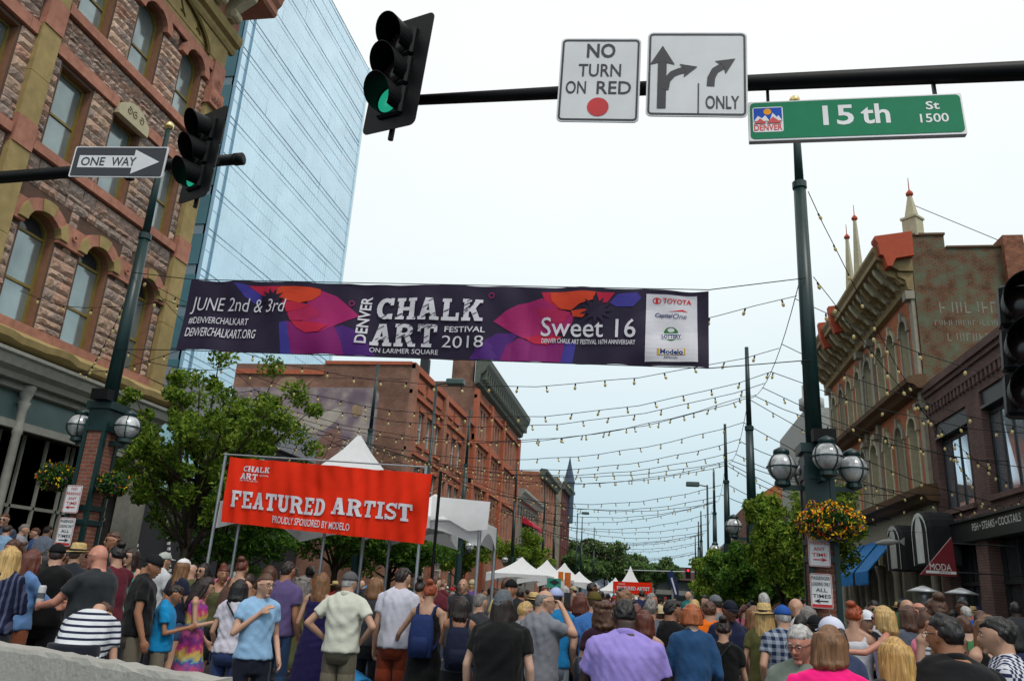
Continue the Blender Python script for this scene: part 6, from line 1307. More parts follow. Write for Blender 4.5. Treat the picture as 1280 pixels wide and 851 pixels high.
        if topstyle == 'dress': S2 = [(.48, .25, .2, 0), (.7, .215, .175, 0)] + S2[1:] if True else S2
        else: S2 = [(zlow, S2[0][1] + .005, S2[0][2] + .004, S2[0][3])] + S2
        q = MB(); loft(q, S2 + [(1.4, .115, .08, -.005)])
        for s in (1, -1): q.tube([(s * .095, .085, 1.34), (s * .105, .04, 1.43), (s * .10, -.04, 1.445), (s * .09, -.09, 1.36)], .02, 8)
        q.xf(up); c.join(q)
    me = remesh(c, vox * 1.3, 2, .0052 if not low else .004, seed); me.name = 'shirt'; me.materials.clear(); me.materials.append(tm); top_o = link('dress' if topstyle == 'dress' else 'shirt', me, t, color=lin(*top))
    if topstyle == 'polo':
        q = MB(); q.rings([[(rx * math.cos(a), ry * math.sin(a) - .012, z + .02 * math.sin(a) * -1) for a in np.linspace(0, 2 * PI, 24, endpoint=False)] for z, rx, ry in ((1.45, .088, .078), (1.50, .072, .068), (1.515, .066, .064), (1.505, .060, .058), (1.45, .07, .06))]); q.xf(up); q.build('collar', tm, top_o, smooth=True).color = (*lin(*top), 1)
    # ---- bottom
    if topstyle != 'dress':
        c = MB(); q = MB(); S2 = [(z, rx + .012, ry + .012, cy) for z, rx, ry, cy in T if z < 1.0]; S2 = [(.79, .15, .12, 0)] + S2[1:] + [(1.0, S2[-1][1], S2[-1][2], S2[-1][3])]; loft(q, S2)
        if crouch: q.xf(lambda p: (p[0], p[1], p[2] - drop))
        c.join(q)
        for s in (1, -1):
            H_, K_, F_ = legs[s]
            if botstyle == 'shorts': M_ = K_ + V3(0, 0, .0); capsule(c, H_, H_ * .3 + M_ * .7, .10, .093); c.tube([H_ * .5 + M_ * .5, M_], [.096, .095], 12)
            elif botstyle == 'shortshorts': capsule(c, H_, H_ * .65 + K_ * .35, .098, .088)
            elif botstyle == 'skirt': pass
            else: capsule(c, H_, K_, .096, .072); capsule(c, K_, F_, .07, .062 if not fem else .048)
        if botstyle == 'skirt': loft(c, [(.5, .23, .19, 0), (.85, .185, .14, 0)])
        me = remesh(c, vox * 1.7, 1, .004, seed + 5) if vox < .0132 and not low else c.mesh('trousers', cloth_m, True); me.name = 'trousers'; me.materials.clear(); me.materials.append(botm or cloth_m); link({'trousers': 'trousers', 'shorts': 'shorts', 'shortshorts': 'shorts', 'skirt': 'skirt'}[botstyle], me, t, color=lin(*bottom))
    if not low:
        for s in (1, -1):
            F_ = legs[s][2]; q = MB(); q.rings([[(F_[0] + s * .006 + rx * math.cos(a), F_[1] + .045 + ry * math.sin(a), z) for a in np.linspace(0, 2 * PI, 14, endpoint=False)] for z, rx, ry in ((.0, .045, .13), (.03, .048, .135), (.06, .044, .125), (.085, .038, .09), (.1, .03, .05))]); q.build('shoe', shoe_m, t, smooth=True)
    # ---- hair
    hcol = HAIR[hair] if isinstance(hair, str) else lin(*hair); sd = np.random.default_rng(seed)
    def hair_obj(q, vx=.011, fo=.0035, sm=1):
        me = remesh(q, vx, sm, fo, seed + 9); me.name = 'hair'; me.materials.clear(); me.materials.append(hair_m); return link('hair', me, t, color=hcol)
    if style != 'bald':
        q = MB(); n, m = 20, 12; rs = []
        big_ = {'short': 1.055, 'buzz': 1.03, 'afro': 1.3, 'curly': 1.12, 'long': 1.07, 'bob': 1.08, 'pony': 1.06, 'bun': 1.07, 'balding': 1.03}.get(style, 1.08)
        for i in range(m + 1):
            th = PI * i / m; z = -math.cos(th); rad = math.sin(th) + 1e-3; r = []
            for j in range(n):
                a = 2 * PI * j / n; x, y = rad * math.sin(a), rad * math.cos(a)
                k = big_; hl = .42 if y > 0 else (-.1 if style not in ('short', 'buzz', 'balding') else -.35)
                hl = hl * min(1, abs(y) * 2.2) if y > 0 else hl * min(1, abs(y) * 2) + .05
                if style == 'balding' and z > .55: k = .9
                if z < hl: k = .80 if y > -.3 else .86
                if z < -.75: k = .6
                r.append((.078 * x * k, .1 * y * k + .002, .12 * z * k + .002))
            rs.append(r)
        q.rings(rs)
        if style in ('long', 'bob', 'curly', 'pony'):
            ln = hairlen or {'long': .40, 'bob': .17, 'curly': .27, 'pony': .0}[style]
            if ln:
                nl = 17; lr = random.Random(seed * 3 + 1); cw = 1.25 if style == 'curly' else 1.0
                for j in range(nl):
                    a = R(-112 + 224 * j / (nl - 1)); sx, cy_ = math.sin(a), -math.cos(a); e_ = ln * lr.uniform(.86, 1.06) * (1 if abs(sx) < .9 else .85); sw_ = lr.uniform(-.012, .012)
                    sp_ = (1.0 + .16 * min(1, ln / .2)) * cw
                    pts = [(.062 * sx, .078 * cy_ - .005, .075), (.083 * sx * cw, .098 * cy_ * cw - .003, .02), (.088 * sx * cw + sw_, .1 * cy_ * cw - .006, -.07), (.083 * sx * sp_ + sw_, .088 * cy_ * sp_ - .02, -.07 - (e_ - .07) * .5), (.07 * sx * sp_ - sw_, .07 * cy_ * sp_ - .03, -e_)]
                    q.tube(pts, [.022, .022, .022, .019, .007], 7)
                    if style == 'curly':
                        for kk in range(5): u_ = lr.uniform(0, 1); q.sphere((.1 * sx + lr.uniform(-.015, .015), .115 * cy_ + lr.uniform(-.02, .01), .09 - u_ * (ln + .07)), .026, 8, 6)
                loft(q, [(-ln * .85, .045, .03, -.06), (-ln * .5, .07, .045, -.055), (-.05, .08, .06, -.04), (.05, .076, .06, -.03)], 14, 2.0)
            if style == 'pony': capsule(q, (0, -.11, .03), (0, -.15, -.06), .03, .034); capsule(q, (0, -.15, -.06), (0, -.12, -.24), .034, .012)
        if style in ('short', 'buzz', 'bun') and hat is None:
            lr = random.Random(seed + 77); amp = .0 if style == 'buzz' else 1
            for _ in range(70 if not low else 26):
                a = lr.uniform(0, 2 * PI); zt = lr.uniform(.1, .98); rad = math.sqrt(1 - zt * zt); x_, y_ = rad * math.sin(a), rad * math.cos(a)
                if y_ > 0 and zt < .5: continue
                p0 = V3(.078 * x_, .1 * y_, .12 * zt) * 1.045; tg = V3(lr.uniform(-.3, .3), -.7, -.55 if y_ < .2 else .25); nn_ = p0 / np.linalg.norm(p0); tg = tg - nn_ * (tg @ nn_); p1 = p0 + tg / np.linalg.norm(tg) * lr.uniform(.02, .035)
                capsule(q, p0, p1 * .985, .010 + .004 * amp, .006, 6)
        if style == 'bun': q.sphere((0, -.06, .135), (.05, .05, .042), 12, 8)
        if style == 'lowbun': q.sphere((0, -.115, -.01), (.045, .035, .04), 12, 8)
        q.xf(hd); hair_obj(q, .0085 if not low else .014, .004 if style in ('curly', 'afro') else .002)
    if face:
        for s in (-1, 1):
            q = MB(); q.sphere((s * .031, .088, .004), (.0115, .009, .0048), 10, 6); q.xf(hd); e = q.build('eye', eyew, t, smooth=True); q = MB(); q.sphere((s * .031, .0965, .004), (.0055, .003, .0055), 8, 6); q.xf(hd); q.build('iris', irism, e)
            q = MB(); q.tube([(s * .016, .1, .026), (s * .032, .101, .031), (s * .048, .09, .026)], [.003, .004, .002], 5); q.xf(hd); q.build('eyebrow', hair_m, t).color = (*hcol, 1)
        q = MB(); q.rings([[(.021 * math.cos(a), .096 + .004 * (1 - abs(math.cos(a))) + dy, -.062 + .006 * math.sin(a)) for a in np.linspace(0, 2 * PI, 12, endpoint=False)] for dy in (0, .004)]); q.xf(hd); q.build('mouth', lipm, t, smooth=True)
    if glasses:
        q = MB()
        for s in (-1, 1):
            if glasses == 'sun': q.sphere((s * .034, .104, .004), (.027, .006, .019), 12, 6)
            else: q.tube([(s * .034 + .024 * math.cos(a), .108, .002 + .018 * math.sin(a)) for a in np.linspace(0, 2 * PI, 13)], .0022, 5)
            q.tube([(s * .06, .1, .01), (s * .081, .03, .014), (s * .081, -.01, .012)], .0028, 5)
        q.tube([(-.012, .11, .008), (.012, .11, .008)], .0025, 5); q.xf(hd); q.build('sunglasses' if glasses == 'sun' else 'spectacles', lensm, t, smooth=True)
    # ---- hat
    if hat in ('cap', 'backcap', 'white_visor'):
        q = MB(); n = 20; rs = []
        for i in range(8):
            th = PI / 2 * i / 7; r = math.cos(th) + 1e-3; rs.append([(.088 * r * math.sin(2 * PI * j / n), .109 * r * math.cos(2 * PI * j / n), .035 + .10 * math.sin(th) * (1.0)) for j in range(n)])
        q.rings(rs); q.xf(hd); h = q.build('cap', felt_m, t, smooth=True); h.color = (*lin(*hatc), 1)
        q = MB(); sg_ = 1 if hat != 'backcap' else -1; top_, bot_ = [], []
        for j in range(11): a = R(-62 + 124 * j / 10); x = math.sin(a); y = math.cos(a); top_.append((.086 * x, sg_ * (.1 * y), .045)); bot_.append((.082 * x, sg_ * (.1 * y + .075 * y), .035 - .008 * abs(x)))
        q.rings([top_, bot_, [(a[0], a[1], a[2] - .005) for a in bot_], [(a[0], a[1], a[2] - .006) for a in top_]], caps=False, closed=False); q.xf(hd); q.build('brim', felt_m, h, smooth=True).color = (*lin(*hatc), 1)
        q = MB(); q.sphere((0, 0, .136), .008, 6, 4); q.xf(hd); q.build('button', felt_m, h).color = (*lin(*hatc), 1)
    elif hat in ('straw', 'fedora', 'bucket'):
        q = MB(); n = 24; br = .155 if hat != 'bucket' else .125
        prof_ = [(br, .042 if hat != 'bucket' else .01), (br - .003, .048 if hat != 'bucket' else .016), (.095, .055), (.09, .11), (.08, .155), (.05, .165), (.01, .155)]
        rs = [[(r * .88 * math.cos(2 * PI * j / n), r * 1.12 * math.sin(2 * PI * j / n), z + (.015 * abs(math.cos(2 * PI * j / n)) ** 2 if r > .12 else 0)) for j in range(n)] for r, z in [(.088, .046)] + prof_]
        q.rings(rs); q.xf(hd); hm_ = straw_m if hat == 'straw' else felt_m; h = q.build('hat', hm_, t, smooth=True); h.color = (*lin(*hatc), 1)
        q = MB(); q.rings([[(r * .88 * math.cos(2 * PI * j / n), r * 1.12 * math.sin(2 * PI * j / n), z) for j in range(n)] for r, z in ((.097, .058), (.094, .085))], caps=False); q.xf(hd); q.build('hat_band', strapm, h)
    elif hat == 'beanie':
        q = MB(); n = 24; rs = [[(.093 * r * math.sin(2 * PI * j / n), .114 * r * math.cos(2 * PI * j / n), z) for j in range(n)] for r, z in ((1.0, -.01), (1.06, .0), (1.06, .035), (1.0, .045), (.97, .075), (.85, .11), (.6, .145), (.25, .16), (.02, .163))]
        q.rings(rs); q.xf(hd); h = q.build('beanie', mat('knit', objcol=True, rough=.95, var=.2, scale=60, bump=1, bscale=120), t, smooth=True); h.color = (*lin(*hatc), 1)
    t['_'] = 0; del t['_']
    return t
def place(t, px, py, Y, yaw=0, hmax=2.0, hatd=0.0, top=1.725):
    """stand a person so that the crown of the head is seen at photo pixel px,py at distance Y"""
    p = atY(px, py, Y); s = p[2] / (top + hatd); t.location = (p[0], p[1], 0); t.rotation_euler = (0, 0, R(yaw)); t.scale = (s, s, s); return t
def local_item(t, mb): # transform item built in person's frame to world
    m = Matrix.Translation(t.location) @ t.rotation_euler.to_matrix().to_4x4() @ Matrix.Diagonal((*t.scale, 1)); return mb.xf(lambda p: m @ Vector(p))
def backpack(t, col, label, name='backpack', h=.44, lean=0):
    o = thing(name, label, name, tuple(t.location), t.rotation_euler[2]); o.scale = t.scale; m_ = mat('pack_cloth', objcol=True, rough=.8, var=.1, bump=.4, bscale=20)
    q = MB(); loft(q, [(1.38 - h, .12, .05, -.2), (1.40 - h, .135, .065, -.2), (1.15, .14, .075, -.205), (1.32, .125, .06, -.195), (1.39, .09, .04, -.185)], 18, 3.2); q.build('bag_body', m_, o, smooth=True).color = (*lin(*col), 1)
    q = MB(); loft(q, [(1.39 - h, .1, .03, -.265), (1.1, .105, .035, -.275), (1.16, .09, .02, -.268)], 16, 3.5); q.build('front_pocket', m_, o, smooth=True).color = (*[v * .8 for v in lin(*col)], 1)
    for s in (-1, 1):
        q = MB(); q.tube([(s * .085, -.155, 1.36), (s * .1, -.09, 1.46), (s * .11, .0, 1.49), (s * .12, .1, 1.40), (s * .14, .1, 1.2), (s * .15, -.05, 1.08), (s * .12, -.16, 1.02)], .016, 6); q.build('strap', m_, o).color = (*[v * .7 for v in lin(*col)], 1)
    return o
def shoulder_bag(t, col, label, side=1, z=.86, name='shoulder_bag', cat='bag'):
    o = thing(name, label, cat, tuple(t.location), t.rotation_euler[2]); o.scale = t.scale
    q = MB(); x = side * .24
    q.rings([[(x + .05 * math.cos(a) * w_, -.03 + .14 * math.sin(a) * w_, zz) for a in np.linspace(0, 2 * PI, 14, endpoint=False)] for zz, w_ in ((z, .7), (z + .03, 1), (z + .2, .95), (z + .26, .6))]); q.build('bag_body', mat('bag_leather', objcol=True, rough=.5, var=.1, bump=.2), o, smooth=True).color = (*lin(*col), 1)
    q = MB(); q.tube([(x, -.15, z + .22), (side * .12, -.16, 1.25), (-side * .06, -.12, 1.47), (-side * .09, .0, 1.505), (-side * .06, .13, 1.4), (x * .7, .14, 1.1), (x, .08, z + .22)], .011, 6); q.build('strap', strapm, o); return o
def held(t, name, label, cat, pos, size, m_, rx=0):
    o = thing(name, label, cat, tuple(t.location), t.rotation_euler[2]); o.scale = t.scale; q = MB(); a, b, c = size; q.bbox(pos[0] - a, pos[0] + a, pos[1] - b, pos[1] + b, pos[2] - c, pos[2] + c, min(size) * .4); q.build('case', m_, o); return o
P = {}
def mk(key, px, py, Y, yaw, label, hatd=0, crown=None, **k):
    Y *= 1.05
    t = make_person(label, seed=len(P) * 7 + 3, **k); tp = crown or 1.725
    if k.get('hat') in ('cap', 'backcap', 'beanie'): hatd = max(hatd, .02)
    if k.get('hat') in ('straw', 'fedora'): hatd = .05
    if k.get('headpitch'): tp -= abs(k['headpitch']) / 900
    place(t, px, py, Y, yaw, hatd=hatd, top=tp); P[key] = t; return t
# yaw 0: back to the camera (facing down the street); +90 faces left, -90 faces right, 180 faces the camera
# --- left foreground
mk('blonde_l', 14, 683, 7.0, 15, 'woman with long wavy blonde hair and navy pinstripe blouse at the left edge', fem=True, hair='blonde', style='long', hairlen=.42, topm=navyst, topstyle='long', top=(40, 44, 70), pose=('relax', 'fold'))
mk('chambray', 40, 686, 7.6, -20, 'person in light blue chambray shirt beside the blonde woman at left', fem=True, hair='auburn', style='long', topstyle='long', top=(92, 128, 176), bottom=(130, 74, 50), pose=('relax', 'fwd'))
mk('blackcap', 74, 678, 8.0, 0, 'broad man in black T-shirt and black baseball cap, left, seen from behind', hair='dark', hat='cap', hatc=(18, 20, 24), top=(16, 16, 18), bottom=(20, 20, 24), wide=1.08, headyaw=35, pose=('relax', 'fold'))
mk('strawhat', 98, 677, 9.3, -10, 'man in a cream straw fedora behind the black cap man', hair='brown', hat='straw', top=(40, 44, 52), pose=('relax', 'relax'))
mk('bald', 129, 681, 7.1, 82, 'muscular bald man with sunglasses and tattooed forearm in charcoal T-shirt, facing left', skin='red', style='bald', hair='brown', top=(40, 44, 48), bottom=(38, 40, 46), wide=1.14, pose=('fwd', 'fwd'), face=True, glasses='sun', headyaw=8, vox=.011)
p_ = make_person('person bending forward in a white top with thin navy stripes behind the barrier', fem=True, topm=bwst, topstyle='loose', top=(210, 210, 215), bottom=(30, 32, 44), lean=42, wide=1.25, style='short', hair='brown', pose=('knee', 'knee'), drop=.16, seed=99, headpitch=45)
q_ = atY(100, 775, 6.2); p_.location = (q_[0], q_[1], 0); p_.rotation_euler = (0, 0, R(18)); p_.scale = (1.04,) * 3
mk('shade_m', 146, 665, 11.5, 150, 'tall man with dark sunglasses standing behind the bald man', hair='brown', glasses='sun', face=True, skin='tan', top=(36, 36, 44))
mk('maroon_w', 150, 682, 8.6, 60, 'woman in maroon top with dark tied hair just behind the bald man', fem=True, hair='black', style='bun', top=(92, 30, 44), pose=('fold', 'fwd'))
mk('teal_w', 168, 685, 9.8, 170, 'woman in sunglasses and teal tank top facing the camera', fem=True, hair='dark', style='long', topstyle='tank', top=(40, 170, 150), glasses='sun', face=True)
mk('raglan', 187, 692, 8.0, -50, 'young man in a black shirt with grey lower half and khaki trousers, looking down right', hair='black', hat='backcap', hatc=(22, 22, 24), top=(24, 24, 26), bottom=(112, 104, 90), headyaw=-28, headpitch=18, skin='tan', face=True, pose=('down', 'down'))
mk('boy', 213, 733, 8.3, -62, 'boy in bright blue T-shirt looking down at a phone', hair='dark', top=(20, 140, 200), bottom=(120, 112, 98), headpitch=28, face=True, pose=('phone', 'phone'), child=True, skin='tan')
mk('girl', 253, 722, 8.7, -70, 'girl with long dark hair in a rainbow tie dye dress', fem=True, hair='dark', style='long', hairlen=.36, topstyle='dress', topm=tied, headpitch=18, face=True, pose=('relax', 'phone'), child=True)
mk('redstripe', 229, 697, 10.2, -25, 'long haired woman in navy T-shirt with white cap brim, behind the boy', fem=True, hair='lbrown', style='long', hairlen=.42, hat='cap', hatc=(220, 220, 222), top=(26, 34, 56), bottom=(60, 84, 120), botstyle='shortshorts', pose=('relax', 'phone'))
mk('whitet', 205, 689, 10.9, -30, 'man in white T-shirt and light grey cap checking a phone', hat='cap', hatc=(170, 175, 170), top=(196, 198, 202), pose=('phone', 'phone'))
mk('sungl2', 258, 704, 10.8, 165, 'dark haired woman in sunglasses and black top facing the camera', fem=True, hair='black', style='long', glasses='sun', face=True, top=(24, 24, 28), pose=('fold', 'fold'))
mk('bluet', 331, 717, 7.2, -140, 'woman with glasses in pale blue T-shirt, hand raised to her chest', fem=True, hair='brown', style='lowbun', glasses='clear', face=True, top=(140, 178, 212), bottom=(24, 28, 44), pose=('relax', 'chest'), headyaw=25, vox=.010)
mk('whitew', 300, 724, 8.0, 5, 'short haired woman in white top with a crossbody strap, left of the pale blue shirt', fem=True, hair='black', style='bob', top=(200, 196, 208), bottom=(50, 66, 110), pose=('relax', 'relax'))
mk('brownpack', 303, 700, 10.2, 0, 'woman with reddish updo carrying a brown backpack', fem=True, hair='auburn', style='bun', topstyle='tank', top=(140, 110, 90), skin='light', pose=('phone', 'phone'))
mk('purplet', 360, 702, 9.3, -12, 'man in muted purple T-shirt and blue jeans seen from behind', hair='dark', top=(94, 80, 124), bottom=(42, 66, 100), skin='tan', wide=1.03, pose=('relax', 'down'))
mk('navydress', 403, 716, 9.2, 0, 'woman with long light brown hair in a navy dress', fem=True, hair='lbrown', style='long', hairlen=.34, topstyle='dress', top=(30, 24, 72), pose=('relax', 'hip'))
mk('polo', 437, 713, 8.4, 0, 'man in white polo shirt, grey cap and khaki shorts with elbows out', hair='white', hat='cap', hatc=(92, 90, 92), topstyle='polo', top=(205, 206, 192), bottom=(98, 92, 78), botstyle='shorts', pose=('hip', 'hip'), wide=1.08, skin='light', headyaw=-15)
mk('whitetee', 503, 710, 8.9, 0, 'young man in plain white T-shirt and rust brown shorts', hair='dark', top=(206, 206, 220), bottom=(118, 48, 26), botstyle='shorts', pose=('down', 'down'), skin='light', headyaw=-25)
mk('redupdo', 538, 729, 8.6, 0, 'woman with bright red updo hair in a black sleeveless dress', fem=True, hair='red', style='bun', topstyle='dress', top=(16, 16, 18), wide=1.08, pose=('side', 'relax'), skin='light')
backpack(P['redupdo'], (34, 50, 96), 'navy blue backpack on the red haired woman')
mk('greytank', 577, 745, 8.3, 12, 'woman with dark hair in a charcoal tank top right of the red haired woman', fem=True, hair='dark', style='long', hairlen=.2, topstyle='tank', top=(62, 66, 72), bottom=(26, 26, 30), pose=('fwd', 'relax'), skin='tan')
backpack(P['greytank'], (24, 30, 52), 'dark backpack worn by the woman in the charcoal tank')
pk = backpack(P['brownpack'], (86, 64, 56), 'brown backpack worn by the woman with reddish updo')
p_ = make_person('chalk artist in a bright blue T-shirt crouching on the pavement', hair='brown', top=(40, 130, 190), bottom=(60, 60, 66), lean=70, drop=.5, crouch=True, pose=('fwd', 'fwd'), seed=101)
q_ = atY(458, 850, 9.6); p_.location = (atY(452, 820, 9.6)[0], 9.6, 0); p_.rotation_euler = (0, 0, R(60)); p_.scale = (1,) * 3
# --- middle
mk('beanie', 629, 739, 6.5, 0, 'broad person with very long dark hair, grey beanie and black T-shirt', hair='dark', style='long', hairlen=.5, hat='beanie', hatc=(108, 114, 120), top=(14, 14, 16), bottom=(24, 22, 22), wide=1.28, pose=('down', 'down'), skin='fair', vox=.011)
mk('backcap', 640, 723, 10.3, 175, 'man in a black backwards cap facing the camera', hair='black', hat='backcap', hatc=(16, 16, 20), face=True, top=(30, 30, 34), skin='tan', wide=1.05)
mk('photographer', 678, 737, 7.4, -35, 'older man in grey T-shirt holding a phone up to take a picture', hair='grey', style='balding', top=(122, 124, 132), bottom=(62, 58, 40), pose=('relax', 'camera'), glasses='clear', face=True, headyaw=-40, skin='light', wide=1.05)
held(P['photographer'], 'phone', 'black phone held up by the man in the grey T-shirt', 'phone', (.075, .285, 1.64), (.04, .006, .075), phonem)
mk('whitecap_b', 695, 733, 8.8, 0, 'man in bright blue T-shirt and white and blue cap right of the phone photographer', hair='black', hat='cap', hatc=(176, 186, 226), top=(28, 120, 176), bottom=(120, 130, 140))
mk('navytank', 726, 741, 9.2, 0, 'woman with auburn bob in a navy top', fem=True, hair='auburn', style='bob', top=(28, 30, 84), wide=1.05, pose=('relax', 'relax'))
mk('olivecap', 744, 738, 8.8, 10, 'man in medium blue T-shirt and olive cap', hair='brown', hat='cap', hatc=(92, 80, 36), top=(62, 112, 176), bottom=(90, 92, 96), pose=('relax', 'relax'))
mk('curly', 757, 751, 7.2, 8, 'woman with curly brown hair in a dark plum T-shirt', fem=True, hair='brown', style='curly', hairlen=.18, top=(48, 22, 40), bottom=(40, 40, 60), wide=1.12, pose=('phone', 'relax'), skin='light')
shoulder_bag(P['curly'], (26, 30, 48), 'dark navy shoulder bag of the curly haired woman', -1, .95)
mk('lavender', 783, 751, 5.15, 0, 'large man with short black hair in a lavender polo shirt, head bowed, front centre', hair='black', style='buzz', topstyle='polo', top=(150, 134, 206), bottom=(40, 40, 50), pose=('phone', 'phone'), skin='dark', wide=1.26, headpitch=22, headyaw=12, vox=.010)
mk('maroonhair', 806, 763, 7.4, 5, 'woman with dark red bob in a black tank top', fem=True, hair='auburn', style='bob', topstyle='tank', top=(30, 28, 34), skin='light')
mk('greyman', 813, 749, 8.6, -10, 'grey haired man in a grey T-shirt behind the lavender polo', hair='grey', top=(104, 108, 120), wide=1.04)
mk('blackt2', 838, 750, 8.5, -40, 'dark haired man in black T-shirt between the lavender polo and the denim dress', hair='black', top=(16, 16, 20), skin='tan', headyaw=-20, face=True)
mk('denim', 865, 755, 7.2, 6, 'woman with short copper red hair in a denim shirt dress', fem=True, hair=(158, 84, 40), style='bob', hairlen=.06, topstyle='long', top=(36, 72, 112), bottom=(34, 68, 106), botstyle='skirt', wide=1.1, pose=('phone', 'relax'), skin='fair')
mk('orange', 887, 752, 9.4, -5, 'man in a bright orange T-shirt', hair='brown', top=(236, 112, 18), bottom=(60, 60, 70), wide=1.0)
mk('bunblack', 904, 775, 7.8, -8, 'girl with a small bun and black T-shirt in front of the orange T-shirt', fem=True, hair='dark', style='bun', top=(14, 14, 16), bottom=(22, 22, 26), pose=('fold', 'fold'), skin='light')
shoulder_bag(P['bunblack'], (30, 32, 34), 'black bag at the side of the girl with the bun', -1)
mk('navycap', 910, 749, 9.2, -155, 'bearded man in navy T-shirt and black cap facing the camera', hair='dark', hat='cap', hatc=(24, 28, 42), top=(24, 32, 62), face=True, skin='brown', headpitch=8, wide=1.05)
mk('floral', 941, 757, 9.6, -40, 'woman in a sleeveless dark red flowered dress', fem=True, hair='lbrown', style='long', topstyle='dress', top=(96, 40, 44), skin='light', pose=('fwd', 'relax'))
mk('olivevest', 954, 752, 8.7, -20, 'woman in straw hat and olive vest beside the plaid shirt man', fem=True, hair='blonde', style='long', hat='straw', top=(92, 92, 52), bottom=(100, 40, 44), pose=('relax', 'relax'))
mk('plaid', 979, 755, 8.3, 12, 'older man in blue and white plaid shirt, blue cap and tan trousers', hair='white', hat='cap', hatc=(38, 84, 160), topm=plaidm, topstyle='loose', bottom=(150, 142, 122), pose=('pocket', 'relax'), wide=1.06)
# --- right foreground
mk('greyglasses', 1004, 783, 4.9, 165, 'grey haired older man with glasses facing the camera, half behind the pink top', hair='white', style='short', face=True, glasses='clear', skin='red', top=(120, 130, 120), headpitch=14, headyaw=-20, vox=.009)
mk('whitecap_w', 1041, 769, 5.6, 5, 'woman with dark ponytail and white baseball cap', fem=True, hair='dark', style='pony', hat='cap', hatc=(205, 208, 226), top=(60, 70, 100), headyaw=18)
mk('pink', 1034, 782, 4.35, -6, 'woman with shoulder length light brown hair in a hot pink top, front right', fem=True, hair='lbrown', style='bob', hairlen=.13, top=(238, 24, 122), topstyle='tee', wide=1.36, pose=('relax', 'relax'), headyaw=-20, vox=.009)
mk('whitetank', 1066, 757, 8.3, -20, 'woman in white tank top with reddish bun, right side', fem=True, hair='red', style='bun', topstyle='tank', top=(206, 206, 214), pose=('relax', 'phone'), face=True, headyaw=-20)
mk('whitecap_m', 1081, 761, 9.2, -170, 'man in black T-shirt, white cap and white shorts facing the camera', hair='black', hat='cap', hatc=(214, 216, 224), top=(20, 20, 26), bottom=(190, 192, 196), botstyle='shorts', face=True, pose=('fold', 'phone'))
mk('blondetank', 1107, 758, 8.2, 55, 'blonde woman in sunglasses and pale lilac tank top reaching left', fem=True, hair='blonde', style='bob', topstyle='tank', top=(178, 170, 196), glasses='sun', pose=('reach', 'relax'), face=True, skin='red')
mk('whitet3', 1092, 751, 12, 175, 'dark haired man in white T-shirt standing behind, right side', hair='black', top=(180, 182, 186), face=True, glasses='sun')
mk('denimshorts', 1136, 757, 9.0, 12, 'woman with brown hair, grey T-shirt and denim shorts from behind', fem=True, hair='brown', style='bob', top=(84, 90, 104), bottom=(88, 116, 160), botstyle='shortshorts', pose=('fold', 'relax'), skin='light')
mk('bald2', 1136, 749, 12.2, 60, 'bald man in a dark jacket further back on the right', style='bald', skin='light', top=(60, 58, 66)); mk('balding', 1151, 753, 10.2, 50, 'balding man in a navy polo at right', hair='brown', style='balding', topstyle='polo', top=(28, 48, 84), skin='red', wide=1.05)
mk('stripetank', 1171, 748, 7.0, 8, 'woman with topknot in a white and grey striped sleeveless top', fem=True, hair='brown', style='bun', topstyle='tank', topm=bwst2, top=(200, 200, 205), skin='light')
mk('blackshirt', 1184, 769, 4.65, 8, 'broad man with short dark hair in a black polo shirt, front right', hair='black', top=(14, 14, 17), topstyle='polo', wide=1.32, headyaw=32, pose=('relax', 'relax'), skin='tan', glasses='clear', face=True, vox=.009)
mk('blonde_r', 1120, 797, 4.6, 10, 'woman with long straight honey blonde hair between the pink top and the black shirt', fem=True, hair=(186, 146, 84), style='long', hairlen=.42, top=(50, 46, 44), vox=.009)
mk('checkman', 1250, 772, 5.2, 65, 'dark haired man in navy and white checked shirt at the right edge', hair='black', topm=checkm, topstyle='tee', face=True, skin='light', pose=('fold', 'relax'), headyaw=5)
mk('blacktank', 1231, 769, 6.9, -150, 'woman with light brown hair in a black tank top facing the camera, far right', fem=True, hair='lbrown', style='long', topstyle='tank', top=(18, 18, 20), face=True, skin='light')
# --- on the terrace at left
def mkt(key, px, py, Y, yaw, label, **k):
    t = make_person(label, seed=len(P) * 7 + 3, **k); p = atY(px, py, Y); s = (p[2] - .72) / 1.725; t.location = (p[0], p[1], .72); t.rotation_euler = (0, 0, R(yaw)); t.scale = (s,) * 3; P[key] = t
mkt('ter1', 8, 642, 13.3, -160, 'man in sunglasses on the terrace at the far left edge', hair='brown', glasses='sun', face=True, top=(60, 70, 90)); mkt('ter2', 30, 655, 13.9, -70, 'grey haired man on the terrace beneath the storefront window', hair='grey', top=(150, 152, 160), topstyle='polo')
mkt('ter3', 47, 660, 14.2, 150, 'man in blue shirt on the terrace left of the light grey T-shirt', hair='brown', top=(60, 84, 130), face=True); mkt('ter4', 60, 657, 13.9, -10, 'man in light grey T-shirt on the terrace, back turned', hair='dark', top=(150, 158, 176))
mkt('ter5', 10, 656, 13.0, 0, 'dark haired man in pale blue shirt on the terrace left end', hair='dark', top=(130, 160, 190))
